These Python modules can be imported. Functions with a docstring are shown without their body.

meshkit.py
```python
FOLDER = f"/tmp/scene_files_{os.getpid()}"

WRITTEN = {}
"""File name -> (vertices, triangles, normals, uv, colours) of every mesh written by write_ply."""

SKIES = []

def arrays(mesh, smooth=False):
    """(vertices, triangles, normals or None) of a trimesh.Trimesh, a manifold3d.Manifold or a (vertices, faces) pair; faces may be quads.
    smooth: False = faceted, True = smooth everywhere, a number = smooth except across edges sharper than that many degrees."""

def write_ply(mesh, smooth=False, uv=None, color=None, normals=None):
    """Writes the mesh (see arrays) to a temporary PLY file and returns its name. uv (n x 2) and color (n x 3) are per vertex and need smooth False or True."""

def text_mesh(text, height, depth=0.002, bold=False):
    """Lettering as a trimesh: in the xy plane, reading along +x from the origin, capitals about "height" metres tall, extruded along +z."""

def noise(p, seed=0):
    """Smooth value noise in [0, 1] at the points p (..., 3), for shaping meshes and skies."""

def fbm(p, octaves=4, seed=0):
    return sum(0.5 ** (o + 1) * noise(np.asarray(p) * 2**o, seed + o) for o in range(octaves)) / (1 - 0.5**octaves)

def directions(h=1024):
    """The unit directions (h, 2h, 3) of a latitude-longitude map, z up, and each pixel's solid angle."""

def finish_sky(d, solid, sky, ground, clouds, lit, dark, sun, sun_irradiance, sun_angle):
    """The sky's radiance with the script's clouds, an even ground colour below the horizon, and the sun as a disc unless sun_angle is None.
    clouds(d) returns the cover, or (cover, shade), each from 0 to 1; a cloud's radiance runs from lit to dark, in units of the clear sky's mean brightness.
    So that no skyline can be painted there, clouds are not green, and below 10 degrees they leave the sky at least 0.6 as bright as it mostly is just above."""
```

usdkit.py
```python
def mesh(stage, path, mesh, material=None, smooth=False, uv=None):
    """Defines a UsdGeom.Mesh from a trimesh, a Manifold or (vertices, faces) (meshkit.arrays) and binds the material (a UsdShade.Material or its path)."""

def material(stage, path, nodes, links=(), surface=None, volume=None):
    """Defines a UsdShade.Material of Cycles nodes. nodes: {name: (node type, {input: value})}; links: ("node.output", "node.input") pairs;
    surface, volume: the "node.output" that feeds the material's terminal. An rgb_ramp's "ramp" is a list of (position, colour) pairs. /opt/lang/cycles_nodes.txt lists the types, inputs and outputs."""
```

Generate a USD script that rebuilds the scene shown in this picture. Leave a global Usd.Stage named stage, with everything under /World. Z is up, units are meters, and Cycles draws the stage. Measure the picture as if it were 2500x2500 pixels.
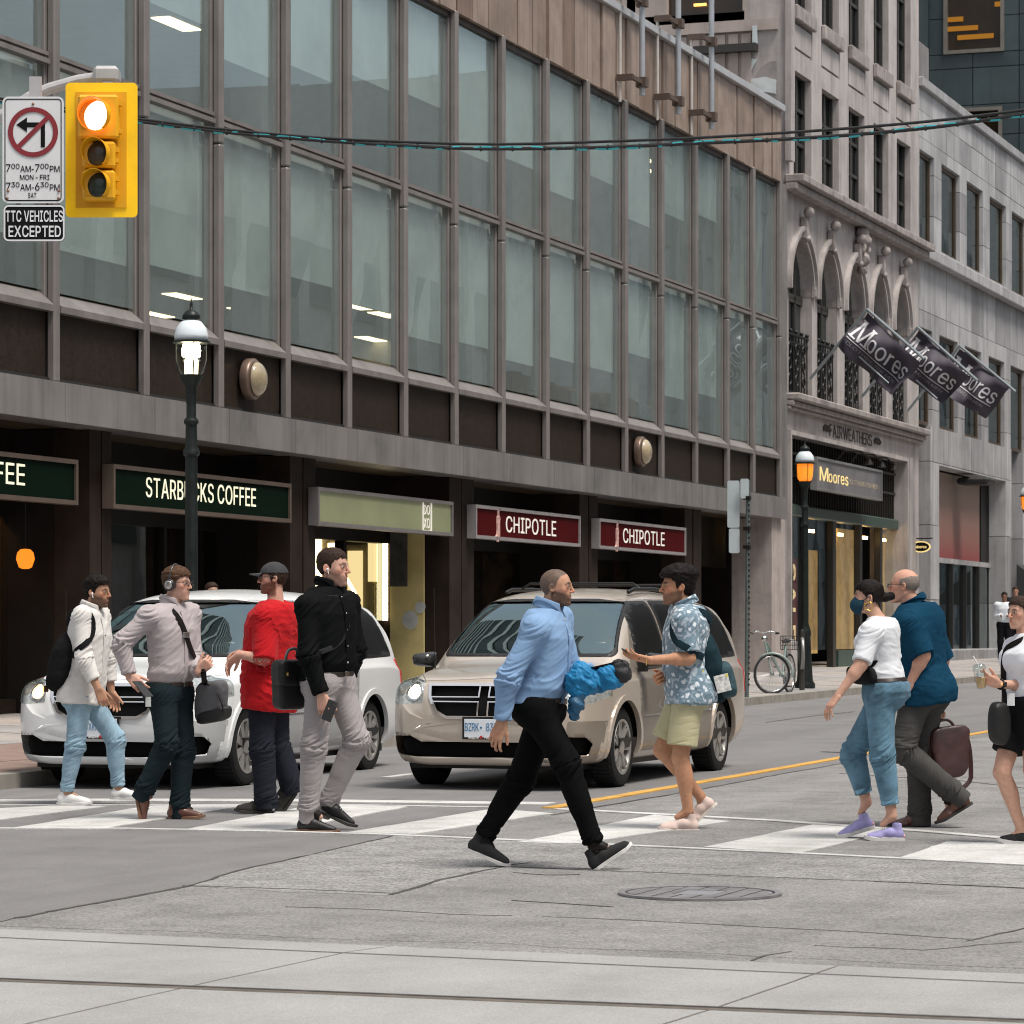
import math, random, sys
import numpy as np, trimesh, manifold3d as m3, shapely
from shapely.geometry import Polygon, LineString, box as sbox, MultiPolygon
from shapely import affinity
sys.path.insert(0, '/opt/lang')
import usdkit, meshkit
from pxr import Usd, UsdGeom, UsdLux, UsdShade, Gf, Sdf, Vt
random.seed(7); np.random.seed(7)
RNG = np.random.default_rng(11)
stage = Usd.Stage.CreateInMemory()
UsdGeom.SetStageUpAxis(stage, 'Z'); UsdGeom.SetStageMetersPerUnit(stage, 1.0)
UsdGeom.Xform.Define(stage, '/World')
# ------------------------------------------------------------------ camera, sky, sun, exposure
# X runs up the street, Y towards the shops on the left, z up; measurements below are in the photograph's 2500-pixel grid
FOC, VPX, VH, CAMH = 7800., 4014., 1550., 1.35
TH = math.atan((VPX-1250)/FOC); C, S = math.cos(TH), math.sin(TH)
RIGHT, VIEW = np.array([S, -C, 0.]), np.array([C, S, 0.])
cam = UsdGeom.Camera.Define(stage, '/World/camera')
cam.AddTransformOp().Set(Gf.Matrix4d(*[float(x) for x in (*RIGHT, 0, 0, 0, 1, 0, *(-VIEW), 0, 0, 0, CAMH, 1)]))
cam.CreateHorizontalApertureAttr(36.); cam.CreateVerticalApertureAttr(36.)
cam.CreateFocalLengthAttr(36.*FOC/2500); cam.CreateVerticalApertureOffsetAttr(36.*(VH-1250)/2500)
cam.CreateClippingRangeAttr(Gf.Vec2f(.1, 4000.)); cam.CreateFStopAttr(14.); cam.CreateFocusDistanceAttr(21.)
cam.CreateExposureAttr(1.45)
SUN_EL, SUN_AZ = math.radians(66), math.radians(-112)     # azimuth measured from +X towards +Y
sd = np.array([math.cos(SUN_EL)*math.cos(SUN_AZ), math.cos(SUN_EL)*math.sin(SUN_AZ), math.sin(SUN_EL)])
sun = UsdLux.DistantLight.Define(stage, '/World/sun')
sun.CreateIntensityAttr(.40); sun.CreateAngleAttr(18.); sun.CreateNormalizeAttr(True); sun.CreateColorAttr(Gf.Vec3f(1, .94, .86))
zax = sd; xax = np.cross([0, 0, 1.], zax); xax /= np.linalg.norm(xax); yax = np.cross(zax, xax)
sun.AddTransformOp().Set(Gf.Matrix4d(*[float(x) for x in (*xax, 0, *yax, 0, *zax, 0, 0, 0, 60, 1)]))
skym = usdkit.material(stage, '/World/Looks/sky_look', {
    'sky': ('sky_texture', {'sky_type': 'single_scattering', 'sun_disc': False, 'sun_elevation': SUN_EL, 'sun_rotation': math.atan2(sd[0], sd[1]), 'aerosol_density': 2.5}),
    'tc': ('texture_coordinate', {}), 'nz': ('noise_texture', {'scale': 2.2, 'detail': 6., 'roughness': .6}),
    'rp': ('rgb_ramp', {'ramp': [(0., (.55,)*3), (.42, (.62,)*3), (.68, (.95,)*3), (1, (1,)*3)]}),
    'sx': ('separate_xyz', {}), 'mr': ('map_range', {'from_min': 0., 'from_max': 1., 'to_min': 1.5, 'to_max': 3.8, 'clamp': True}), 'cl': ('mix', {'mix_type': 'multiply', 'fac': 1., 'color2': (1.0, .972, .925)}),
    'mx': ('mix', {}), 'bg': ('background_shader', {'strength': .105})},
    [('tc.generated', 'nz.vector'), ('nz.fac', 'rp.fac'), ('rp.color', 'mx.fac'), ('tc.generated', 'sx.vector'), ('sx.z', 'mr.value'), ('mr.result', 'cl.color1'),
     ('sky.color', 'mx.color1'), ('cl.color', 'mx.color2'), ('mx.color', 'bg.color')], surface='bg.background')
dome = UsdLux.DomeLight.Define(stage, '/World/sky')
UsdShade.MaterialBindingAPI.Apply(dome.GetPrim()).Bind(skym)
dome.GetPrim().SetCustomDataByKey('kind', 'structure')

# ------------------------------------------------------------------ measuring helpers
GS, GX = .006, 20.
def zr(X): return GS*np.maximum(0, np.asarray(X, float)-GX)
def onY(u, v, Y):
    t = (u-1250)/FOC; d = Y/(S-t*C)
    return np.array([d*(C+t*S), Y, CAMH-(v-VH)/FOC*d])
def XY(u, Y): return onY(u, 0, Y)[0]
def onX(u, v, X):
    t = (u-1250)/FOC; d = X/(C+t*S)
    return np.array([X, d*(S-t*C), CAMH-(v-VH)/FOC*d])
def at(u, v, d):
    return VIEW*d + RIGHT*((u-1250)/FOC*d) + np.array([0, 0, CAMH-(v-VH)/FOC*d])
def gnd(u, v, dz=0.):
    z = 0.
    for _ in range(8):
        d = (CAMH-z)*FOC/(v-VH); p = at(u, v, d); z = float(zr(p[0]))+dz
    return np.array([p[0], p[1], z])
def dep(p): return p[0]*C+p[1]*S

# ------------------------------------------------------------------ prims
USED = {}
def path_for(name, parent='/World'):
    k = (parent, name); n = USED.get(k, -1)+1; USED[k] = n
    return f'{parent}/{name}' + (f'_{n:03d}' if n else '')
def meta(p, label=None, cat=None, group=None, kind=None):
    for k, v in (('label', label), ('category', cat), ('group', group), ('kind', kind)):
        if v: p.SetCustomDataByKey(k, v)
    return p
def thing(name, label, cat, loc=(0, 0, 0), rz=0., group=None, kind=None):
    x = UsdGeom.Xform.Define(stage, path_for(name))
    x.AddTranslateOp().Set(Gf.Vec3d(*map(float, loc)))
    if rz: x.AddRotateZOp().Set(math.degrees(rz))
    meta(x.GetPrim(), label, cat, group, kind)
    return str(x.GetPath())
def struct(name):
    x = UsdGeom.Xform.Define(stage, path_for(name)); meta(x.GetPrim(), kind='structure'); return str(x.GetPath())
def part(parent, name, mesh, mat, smooth=False, label=None, kind=None, color=None):
    p = path_for(name, parent)
    m = usdkit.mesh(stage, p, mesh, mat, smooth)
    if color is not None:
        UsdGeom.PrimvarsAPI(m).CreatePrimvar('col', Sdf.ValueTypeNames.Color3fArray, 'vertex').Set(Vt.Vec3fArray.FromNumpy(np.asarray(color, np.float32)))
    meta(m.GetPrim(), label, None, None, kind)
    return p
def copies(src, name, places):
    for loc, rz, label in places:
        x = UsdGeom.Xform.Define(stage, path_for(name))
        x.AddTranslateOp().Set(Gf.Vec3d(*map(float, loc))); x.AddRotateZOp().Set(math.degrees(rz))
        x.GetPrim().GetReferences().AddInternalReference(src); x.GetPrim().SetInstanceable(True)
        meta(x.GetPrim(), label)

# ------------------------------------------------------------------ materials
LOOKS = {}
def look(name, col=(.5, .5, .5), rough=.6, metal=0., var=.12, scale=3., detail=5., bump=0., bscale=60., coat=0., spec=.5, stretch=(1, 1, 1), emit=0., emitc=None, obj=False, speck=0., speckscale=300., vcol=False, sheen=0., sss=0., trans=0., rvar=0., streak=0., lane=0.):
    if name in LOOKS: return LOOKS[name]
    n = {'p': ('principled_bsdf', {'base_color': col, 'roughness': rough, 'metallic': metal, 'specular_ior_level': spec, 'coat_weight': coat, 'coat_roughness': .03})}
    l = []
    if emit: n['p'][1].update(emission_color=emitc or col, emission_strength=emit)
    if sheen: n['p'][1].update(sheen_weight=sheen, sheen_roughness=.5)
    if sss: n['p'][1].update(subsurface_weight=sss, subsurface_radius=(1., .35, .2), subsurface_scale=.01)
    if trans: n['p'][1].update(transmission_weight=trans)
    n['g'] = ('texture_coordinate', {}) if obj else ('geometry', {})
    src = 'g.object' if obj else 'g.position'
    n['mp'] = ('mapping', {'scale': stretch}); l.append((src, 'mp.vector'))
    if var or vcol or speck or streak:
        n['nz'] = ('noise_texture', {'scale': scale, 'detail': detail, 'roughness': .62})
        n['rp'] = ('rgb_ramp', {'ramp': [(.25, (1-var*1.6,)*3), (.5, (1.,)*3), (.75, (1+var,)*3)]})
        n['mx'] = ('mix', {'mix_type': 'multiply', 'fac': 1., 'color1': col})
        l += [('mp.vector', 'nz.vector'), ('nz.fac', 'rp.fac'), ('rp.color', 'mx.color2')]
        last = 'mx.color'
        if vcol:
            n['at'] = ('attribute', {'attribute': 'col'}); l.append(('at.color', 'mx.color1'))
        if speck:
            n['sn'] = ('white_noise_texture', {}) if False else ('voronoi_texture', {'scale': speckscale, 'randomness': 1.})
            n['sr'] = ('rgb_ramp', {'ramp': [(0, (1-speck,)*3), (.5, (1,)*3), (1, (1+speck,)*3)]})
            n['sx'] = ('mix', {'mix_type': 'multiply', 'fac': 1.})
            n['sb'] = ('rgb_to_bw', {})
            l += [('mp.vector', 'sn.vector'), ('sn.color', 'sb.color'), ('sb.val', 'sr.fac'), (last, 'sx.color1'), ('sr.color', 'sx.color2')]; last = 'sx.color'
        if streak:
            n['km'] = ('mapping', {'scale': (2.2, 2.2, .16)}); n['kn'] = ('noise_texture', {'scale': 1.6, 'detail': 6., 'roughness': .7})
            n['kr'] = ('rgb_ramp', {'ramp': [(.3, (1-streak,)*3), (.55, (1,)*3), (.8, (1+.4*streak,)*3)]}); n['kx'] = ('mix', {'mix_type': 'multiply', 'fac': 1.})
            l += [(src, 'km.vector'), ('km.vector', 'kn.vector'), ('kn.fac', 'kr.fac'), (last, 'kx.color1'), ('kr.color', 'kx.color2')]; last = 'kx.color'
        if lane:
            n['lm'] = ('mapping', {'scale': (.07, 1.3, 1)}); n['ln'] = ('noise_texture', {'scale': 1., 'detail': 5., 'roughness': .6}); n['lb'] = ('noise_texture', {'scale': .5, 'detail': 7., 'roughness': .68})
            n['lr'] = ('rgb_ramp', {'ramp': [(.3, (1-lane,)*3), (.55, (1,)*3), (.8, (1+.35*lane,)*3)]}); n['lx'] = ('mix', {'mix_type': 'multiply', 'fac': 1.}); n['l2'] = ('rgb_ramp', {'ramp': [(.28, (1-1.1*lane,)*3), (.45, (1,)*3), (.8, (1+.3*lane,)*3)]}); n['ly'] = ('mix', {'mix_type': 'multiply', 'fac': 1.})
            l += [(src, 'lm.vector'), ('lm.vector', 'ln.vector'), (src, 'lb.vector'), ('ln.fac', 'lr.fac'), ('lb.fac', 'l2.fac'), (last, 'lx.color1'), ('lr.color', 'lx.color2'), ('lx.color', 'ly.color1'), ('l2.color', 'ly.color2')]; last = 'ly.color'
        l.append((last, 'p.base_color'))
        if rvar:
            n['rr'] = ('map_range', {'from_min': .3, 'from_max': .7, 'to_min': max(.02, rough-rvar), 'to_max': min(1, rough+rvar), 'clamp': True})
            l += [('nz.fac', 'rr.value'), ('rr.result', 'p.roughness')]
    if bump:
        n['bn'] = ('noise_texture', {'scale': bscale, 'detail': 4., 'roughness': .65})
        n['bp'] = ('bump', {'strength': 1., 'distance': bump})
        l += [('mp.vector', 'bn.vector'), ('bn.fac', 'bp.height'), ('bp.normal', 'p.normal')]
    LOOKS[name] = usdkit.material(stage, '/World/Looks/'+name, n, l, surface='p.BSDF')
    return LOOKS[name]
def glow(name, col, strength):
    if name not in LOOKS: LOOKS[name] = usdkit.material(stage, '/World/Looks/'+name, {'e': ('emission', {'color': col, 'strength': strength})}, [], surface='e.emission')
    return LOOKS[name]
def pane(name, tint=(.6, .7, .66), ior=1.6, wav=0., wscale=1., boost=0., gl=(.9, 1, 1), haze=0., hazec=(.5, .5, .5)):
    if name not in LOOKS:
        f0 = ((ior-1)/(ior+1))**2
        n = {'t': ('transparent_bsdf', {'color': tint}), 'g': ('glossy_bsdf', {'color': gl, 'roughness': .0}), 'w': ('layer_weight', {'blend': .5}), 'p5': ('math', {'math_type': 'power', 'value2': 5.}),
             'f': ('math', {'math_type': 'multiply_add', 'value2': 1-f0, 'value3': f0+boost, 'use_clamp': True}), 'm': ('mix_closure', {})}
        l = [('w.facing', 'p5.value1'), ('p5.value', 'f.value1'), ('f.value', 'm.fac'), ('t.BSDF', 'm.closure1'), ('g.BSDF', 'm.closure2')]; out = 'm.closure'
        if wav:
            n['q'] = ('geometry', {}); n['z'] = ('noise_texture', {'scale': wscale, 'detail': 1.}); n['b'] = ('bump', {'strength': 1., 'distance': wav})
            l += [('q.position', 'z.vector'), ('z.fac', 'b.height'), ('b.normal', 'g.normal')]
        if haze:
            n['d'] = ('diffuse_bsdf', {'color': hazec}); n['hn'] = ('noise_texture', {'scale': .7, 'detail': 5., 'roughness': .65}); n['hg'] = ('geometry', {}); n['hr'] = ('map_range', {'from_min': .3, 'from_max': .7, 'to_min': haze*.75, 'to_max': haze*1.2, 'clamp': True}); n['k'] = ('mix_closure', {})
            l += [('hg.position', 'hn.vector'), ('hn.fac', 'hr.value'), ('hr.result', 'k.fac'), ('t.BSDF', 'k.closure1'), ('d.BSDF', 'k.closure2'), ('k.closure', 'm.closure1')]; l.remove(('t.BSDF', 'm.closure1'))
        LOOKS[name] = usdkit.material(stage, '/World/Looks/'+name, n, l, surface=out)
    return LOOKS[name]

# ------------------------------------------------------------------ mesh helpers
def cat(*ms):
    ms = [m for m in (ms[0] if len(ms) == 1 and isinstance(ms[0], (list, tuple)) else ms) if m is not None]
    return ms[0] if len(ms) == 1 else trimesh.util.concatenate(ms)
def bx(x0, x1, y0, y1, z0, z1, ch=0.):
    """A box between corners; ch chamfers all its edges."""
    x0, x1 = min(x0, x1), max(x0, x1); y0, y1 = min(y0, y1), max(y0, y1); z0, z1 = min(z0, z1), max(z0, z1)
    c = np.array([(x0+x1)/2, (y0+y1)/2, (z0+z1)/2]); h = np.array([x1-x0, y1-y0, z1-z0])/2
    if not ch: b = trimesh.creation.box(2*h)
    else:
        pts = []
        for s in np.ndindex(2, 2, 2):
            s = np.array(s)*2-1
            for k in range(3):
                q = (h-ch)*s; q[k] = h[k]*s[k]; pts.append(q)
        b = trimesh.convex.convex_hull(np.array(pts))
    b.apply_translation(c); return b
def tube(pts, r, n=10, caps=True, closed=False):
    pts = np.asarray(pts, float); m = len(pts); r = np.broadcast_to(r, (m,))
    t = np.gradient(pts, axis=0) if not closed else np.roll(pts, -1, 0)-np.roll(pts, 1, 0)
    t /= np.linalg.norm(t, axis=1, keepdims=True)+1e-12
    up = np.array([0, 0, 1.]) if abs(t[0][2]) < .9 else np.array([1., 0, 0])
    V = []; u = np.cross(t[0], up); u /= np.linalg.norm(u)
    for i in range(m):
        u = u-t[i]*(u@t[i]); u /= np.linalg.norm(u)+1e-12; w = np.cross(t[i], u)
        a = np.linspace(0, 2*np.pi, n, endpoint=False)[:, None]
        V.append(pts[i]+r[i]*(np.cos(a)*u+np.sin(a)*w))
    V = np.vstack(V); F = []
    for i in range(m if closed else m-1):
        j = (i+1) % m
        for k in range(n):
            a, b, c, d = i*n+k, i*n+(k+1) % n, j*n+(k+1) % n, j*n+k
            F += [(a, b, c), (a, c, d)]
    if caps and not closed:
        V = np.vstack([V, pts[0], pts[-1]]); o = m*n
        for k in range(n): F += [(o, (k+1) % n, k), (o+1, (m-1)*n+k, (m-1)*n+(k+1) % n)]
    return trimesh.Trimesh(V, np.array(F), process=False)
def lathe(prof, n=32):
    """prof: (radius, z) from bottom to top."""
    prof = np.asarray(prof, float); m = len(prof); a = np.linspace(0, 2*np.pi, n, endpoint=False)
    V = np.vstack([np.c_[r*np.cos(a), r*np.sin(a), np.full(n, z)] for r, z in prof]); F = []
    for i in range(m-1):
        for k in range(n):
            p, q, s, t = i*n+k, i*n+(k+1) % n, (i+1)*n+(k+1) % n, (i+1)*n+k
            F += [(p, q, s), (p, s, t)]
    V = np.vstack([V, [0, 0, prof[0][1]], [0, 0, prof[-1][1]]]); o = m*n
    for k in range(n): F += [(o, (k+1) % n, k), (o+1, (m-1)*n+k, (m-1)*n+(k+1) % n)]
    return trimesh.Trimesh(V, np.array(F), process=False)
def move(m, v):
    m = m.copy(); m.apply_translation(v); return m
def frame(o, ex, ey, ez):
    T = np.eye(4); T[:3, 0], T[:3, 1], T[:3, 2], T[:3, 3] = ex, ey, ez, o; return T
def put(m, T):
    m = m.copy(); m.apply_transform(T); return m
def poly(p, holes=()): return Polygon(p, holes)
def extr(pg, h):
    """Extrudes a polygon in xy along +z by h."""
    gs = getattr(pg, 'geoms', [pg])
    return cat([trimesh.creation.extrude_polygon(g, h, engine='earcut') for g in gs if g.area > 1e-9])
WALL = lambda x, y, z: frame((x, y, z), (1, 0, 0), (0, 0, 1), (0, -1, 0))      # a drawing (x, height) laid on a street front, thickness towards the street
def wall(pg, y, t=.1, x=0, z=0): return put(extr(pg, t), WALL(x, y, z))
GLY = {}
def text(s, h, depth=.006, bold=False, width=None, track=.14):
    out, x = [], 0.
    for ch in s:
        if ch == ' ': x += .34; continue
        if (ch, bold) not in GLY: GLY[ch, bold] = meshkit.text_mesh(ch, 1., 1., bold)
        g_ = GLY[ch, bold].copy(); g_.apply_translation([x-g_.bounds[0][0], 0, 0]); x = g_.bounds[1][0]+track; out.append(g_)
    m = cat(out); m.apply_scale([h, h, depth]); w = m.bounds[1][0]-m.bounds[0][0]
    if width: m.apply_scale([width/w, 1, 1])
    return m
def sheet(pg, dz, z0=None):
    """A polygon on the road surface as a thin sheet dz above it."""
    out = []
    for part_ in (pg.intersection(sbox(-200, -200, GX, 300)), pg.intersection(sbox(GX, -200, 400, 300))):
        for g in getattr(part_, 'geoms', [part_]):
            if g.is_empty or g.geom_type != 'Polygon' or g.area < 1e-8: continue
            m = trimesh.creation.extrude_polygon(g, 1., engine='earcut'); v = np.array(m.vertices); v[:, 2] = zr(v[:, 0])+np.where(v[:, 2] > .5, dz, -.02); out.append(trimesh.Trimesh(v, m.faces, process=False))
    return cat(out)
def gp(pts): return [tuple(gnd(u, v)[:2]) for u, v in pts]
def ragged(pg, amp, step=.08, seed=0):
    out = []
    for g in getattr(pg, 'geoms', [pg]):
        r = g.exterior.segmentize(step); c = np.array(r.coords)[:-1]
        q = np.c_[c*3., np.full(len(c), seed)]
        c = c+amp*np.c_[meshkit.fbm(q, 4, seed)-.5, meshkit.fbm(q+31., 4, seed+5)-.5]*2
        out.append(Polygon(c).buffer(0))
    return shapely.union_all(out)
# ================================================================== ground, road, pavements
YF = 18.0
asph = look('asphalt_smooth', (.178, .174, .174), .85, var=.14, scale=1.3, detail=8, bump=.006, bscale=220, speck=.28, speckscale=170, rvar=.08, lane=.16)
asph2 = look('asphalt_worn', (.235, .231, .226), .9, var=.2, scale=2.1, detail=9, bump=.010, bscale=130, speck=.5, speckscale=110, stretch=(1, .8, 1), lane=.2)
asph3 = look('asphalt_rough', (.275, .272, .265), .92, var=.22, scale=3., detail=9, bump=.014, bscale=110, speck=.6, speckscale=75, lane=.16)
conc = look('track_concrete', (.29, .29, .285), .85, var=.12, scale=1.1, detail=9, bump=.004, bscale=150, speck=.22, speckscale=200, lane=.10)
crackm = look('crack_tar', (.055, .052, .05), .9, var=.3, scale=9)
paintw = look('road_paint_white', (.50, .50, .485), .75, var=.17, scale=3.2, detail=9, bump=.004, bscale=160, speck=.25, speckscale=120, lane=.22)
painty = look('road_paint_yellow', (.52, .29, .06), .8, var=.22, scale=4., detail=9, bump=.004, bscale=160, speck=.2, speckscale=120)
steel = look('rail_steel', (.16, .15, .145), .45, .7, var=.3, scale=12)
dirt = look('groove_dirt', (.10, .085, .07), .95, var=.3, scale=8)
g = struct('ground'); part(g, 'terrain', bx(-1500, 1500, -1500, 1500, -1.3, -.3), look('far_ground', (.1, .1, .1), .9))
road = struct('road')
part(road, 'asphalt', sheet(sbox(-45, -60, 160, 60), 0.), asph)
bd = gp([(0, 2253), (90, 2233), (304, 2194), (466, 2164), (582, 2126), (776, 2084), (970, 2039), (1110, 2010), (1250, 1984)])
right_lanes = Polygon(bd+[(23.4, 7.55), (30, 7.55), (150, 7.55), (150, -30), (-5, -30), (-5, 9), (12.75, 7.1)])
part(road, 'worn_asphalt', sheet(ragged(right_lanes, .05, .12, 3), .002), asph2)
pt = Polygon(gp([(466, 2164), (776, 2086), (970, 2041), (1090, 2046), (1500, 2066), (2000, 2094), (2600, 2122), (2600, 2172), (2100, 2152), (1600, 2135), (1270, 2116), (1240, 2122), (950, 2187), (700, 2180)]))
part(road, 'rough_patch', sheet(ragged(pt, .05, .06, 9), .0036), asph3)
pt = Polygon(gp([(-300, 2262), (0, 2258), (150, 2232), (900, 2200), (1200, 2226), (1560, 2228), (2600, 2300), (2600, 2372), (1250, 2308), (0, 2262)]))
part(road, 'rough_patch', sheet(ragged(pt, .08, .08, 17), .0036), asph2)
def crack(pts, w, seed, n=70, amp=.03):
    p = np.array(gp(pts)); d = np.r_[0, np.cumsum(np.linalg.norm(np.diff(p, axis=0), axis=1))]
    s = np.linspace(0, d[-1], n); q = np.c_[np.interp(s, d, p[:, 0]), np.interp(s, d, p[:, 1])]
    q += amp*(np.c_[meshkit.fbm(np.c_[q*4, q[:, :1]*0+seed], 4), meshkit.fbm(np.c_[q*4, q[:, :1]*0+seed+7], 4)]-.5)*2
    wd = w*(.35+1.3*meshkit.fbm(np.c_[q*9, q[:, :1]*0+seed+3.], 3))
    wd = wd*.62*(meshkit.fbm(np.c_[q*2.2, q[:, :1]*0+seed+11.], 3) > .36)+.0012
    return shapely.union_all([LineString([q[i], q[i+1]]).buffer(wd[i]/2, cap_style='flat') for i in range(n-1)])
CR = [([(0, 2253), (90, 2233), (304, 2194), (466, 2164)], .045, .015), ([(466, 2164), (582, 2126), (776, 2084), (970, 2039)], .03, .02), ([(970, 2039), (1110, 2010), (1250, 1982)], .04, .02),
      ([(955, 2186), (1080, 2150), (1180, 2128), (1250, 2112), (1290, 2108)], .05, .035), ([(700, 2216), (900, 2222), (1100, 2234), (1250, 2238)], .018, .03),
      ([(450, 2164), (700, 2172), (950, 2182)], .022, .03), ([(1250, 2118), (1500, 2128), (1800, 2140), (2250, 2158), (2500, 2170)], .028, .03),
      ([(1330, 2240), (1600, 2252), (1900, 2268), (2100, 2277), (2360, 2296)], .016, .04), ([(2360, 2300), (2420, 2288), (2480, 2272), (2520, 2264)], .02, .03),
      ([(1835, 2347), (1880, 2334), (1930, 2326)], .02, .03), ([(1990, 2310), (2250, 2322), (2500, 2302)], .012, .04), ([(1250, 2132), (1340, 2138), (1420, 2137)], .02, .04),
      ([(1345, 1991), (1521, 1960), (1700, 1930), (1900, 1892), (2060, 1864)], .035, .03), ([(2050, 1889), (2160, 1897), (2330, 1905), (2500, 1925)], .02, .03),
      ([(2010, 1836), (2060, 1838)], .12, .05), ([(1870, 1764), (1990, 1748), (2085, 1738)], .03, .03), ([(1250, 2200), (1330, 2205), (1500, 2216)], .012, .03)]
for i, (p, w, a) in enumerate(CR): part(road, 'crack', sheet(crack(p, w, i*3.1, 60, a), .0055), crackm)
# streetcar track slab
slab = struct('streetcar_track')
x0, x1 = 12.97, 12.60
edge = LineString([(x0+.1, 9.5), (x0, 7.07), (x1, 2.31), (x1-.4, -4)])
cuts = [LineString(gp([(84, 2500), (430, 2420), (850, 2328), (990, 2309)]+[(1100, 2290)])), LineString(gp([(1620, 2505), (1745, 2466), (1990, 2382), (2060, 2358), (2120, 2340)]))]
area = Polygon([(x0+.1, 9.5), (x0, 7.07), (x1, 2.31), (x1-.4, -4), (4, -4), (4, 9.5)])
def ext(l, k=30.):
    c = np.array(l.coords); a = c[0]+(c[0]-c[1])/np.linalg.norm(c[0]-c[1])*k
    return LineString([tuple(a)]+[tuple(x) for x in c])
rail1 = LineString([(12.66, 9.5), (12.6, 6.87), (12.27, 2.25), (12.0, -4)]); rail2 = LineString([(11.06, 9.5), (11.05, 6.03), (11.06, 2.03), (11.02, -4)])
body = area.difference(shapely.union_all([ext(c).buffer(.008) for c in cuts]+[rail1.buffer(.022), rail2.buffer(.05)]))
for q in sorted(getattr(body, 'geoms', [body]), key=lambda a: a.centroid.y):
    if q.area > .02: part(slab, 'concrete_slab', sheet(ragged(q, .006, .1, 5), .0075), conc)
part(slab, 'joint_bed', sheet(area.buffer(-.02), .0055), dirt)
for r, w in ((rail1, .016), (rail2, .034)): part(slab, 'rail', sheet(LineString(r.coords).buffer(w, cap_style='flat'), .0062 if w < .02 else .0066), dirt if w > .02 else steel)
r3 = LineString([(c[0]+.055, c[1]) for c in rail2.coords]); part(slab, 'rail', sheet(r3.buffer(.012, cap_style='flat'), .0090), steel)
# painted markings
mk = struct('crosswalk_marking')
ST = [[(-60, 1978), (-60, 2007), (0, 2003), (265, 1970), (150, 1968)], [(39, 2022), (255, 2024), (621, 1965), (362, 1969)], [(446, 2028), (680, 2031), (996, 1971), (776, 1965)],
      [(848, 2034), (1010, 2038.5), (1350, 1988), (1205, 1976)], [(1262, 2058), (1405, 2062), (1780, 2007), (1594, 1991)], [(1716, 2070), (1955, 2085), (2185, 2028), (1985, 2015)],
      [(2200, 2095), (2490, 2111), (2620, 2080), (2620, 2062), (2310, 2057)]]
for i, s_ in enumerate(ST): part(mk, 'stripe', sheet(ragged(Polygon(gp(s_)), .018, .05, i), .0075 if i else .0075), paintw)
def band(pts, w): return LineString(gp(pts)).buffer(w/2, cap_style='flat')
part(mk, 'edge_line', sheet(ragged(band([(-80, 2024), (300, 2025), (640, 2031), (900, 2038), (1050, 2044), (1400, 2060), (1900, 2083), (2580, 2117)], .1), .01, .05, 31), .0095), paintw)
part(mk, 'edge_line', sheet(ragged(band([(1360, 1977), (1428, 1980), (1900, 2006), (2250, 2031), (2580, 2059)], .13), .012, .05, 32), .0095), paintw)
part(mk, 'edge_line', sheet(ragged(band([(-80, 1967), (300, 1967), (800, 1966), (1200, 1973)], .08), .01, .05, 33), .0095), paintw)
part(struct('stop_line'), 'paint', sheet(ragged(band([(-80, 1957), (300, 1955), (700, 1956), (1345, 1964)], .32), .012, .06, 34), .0095), paintw)
yl = [gnd(u, v)[:2] for u, v in [(1342, 1974), (1521, 1942), (1900, 1877)]]
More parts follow.
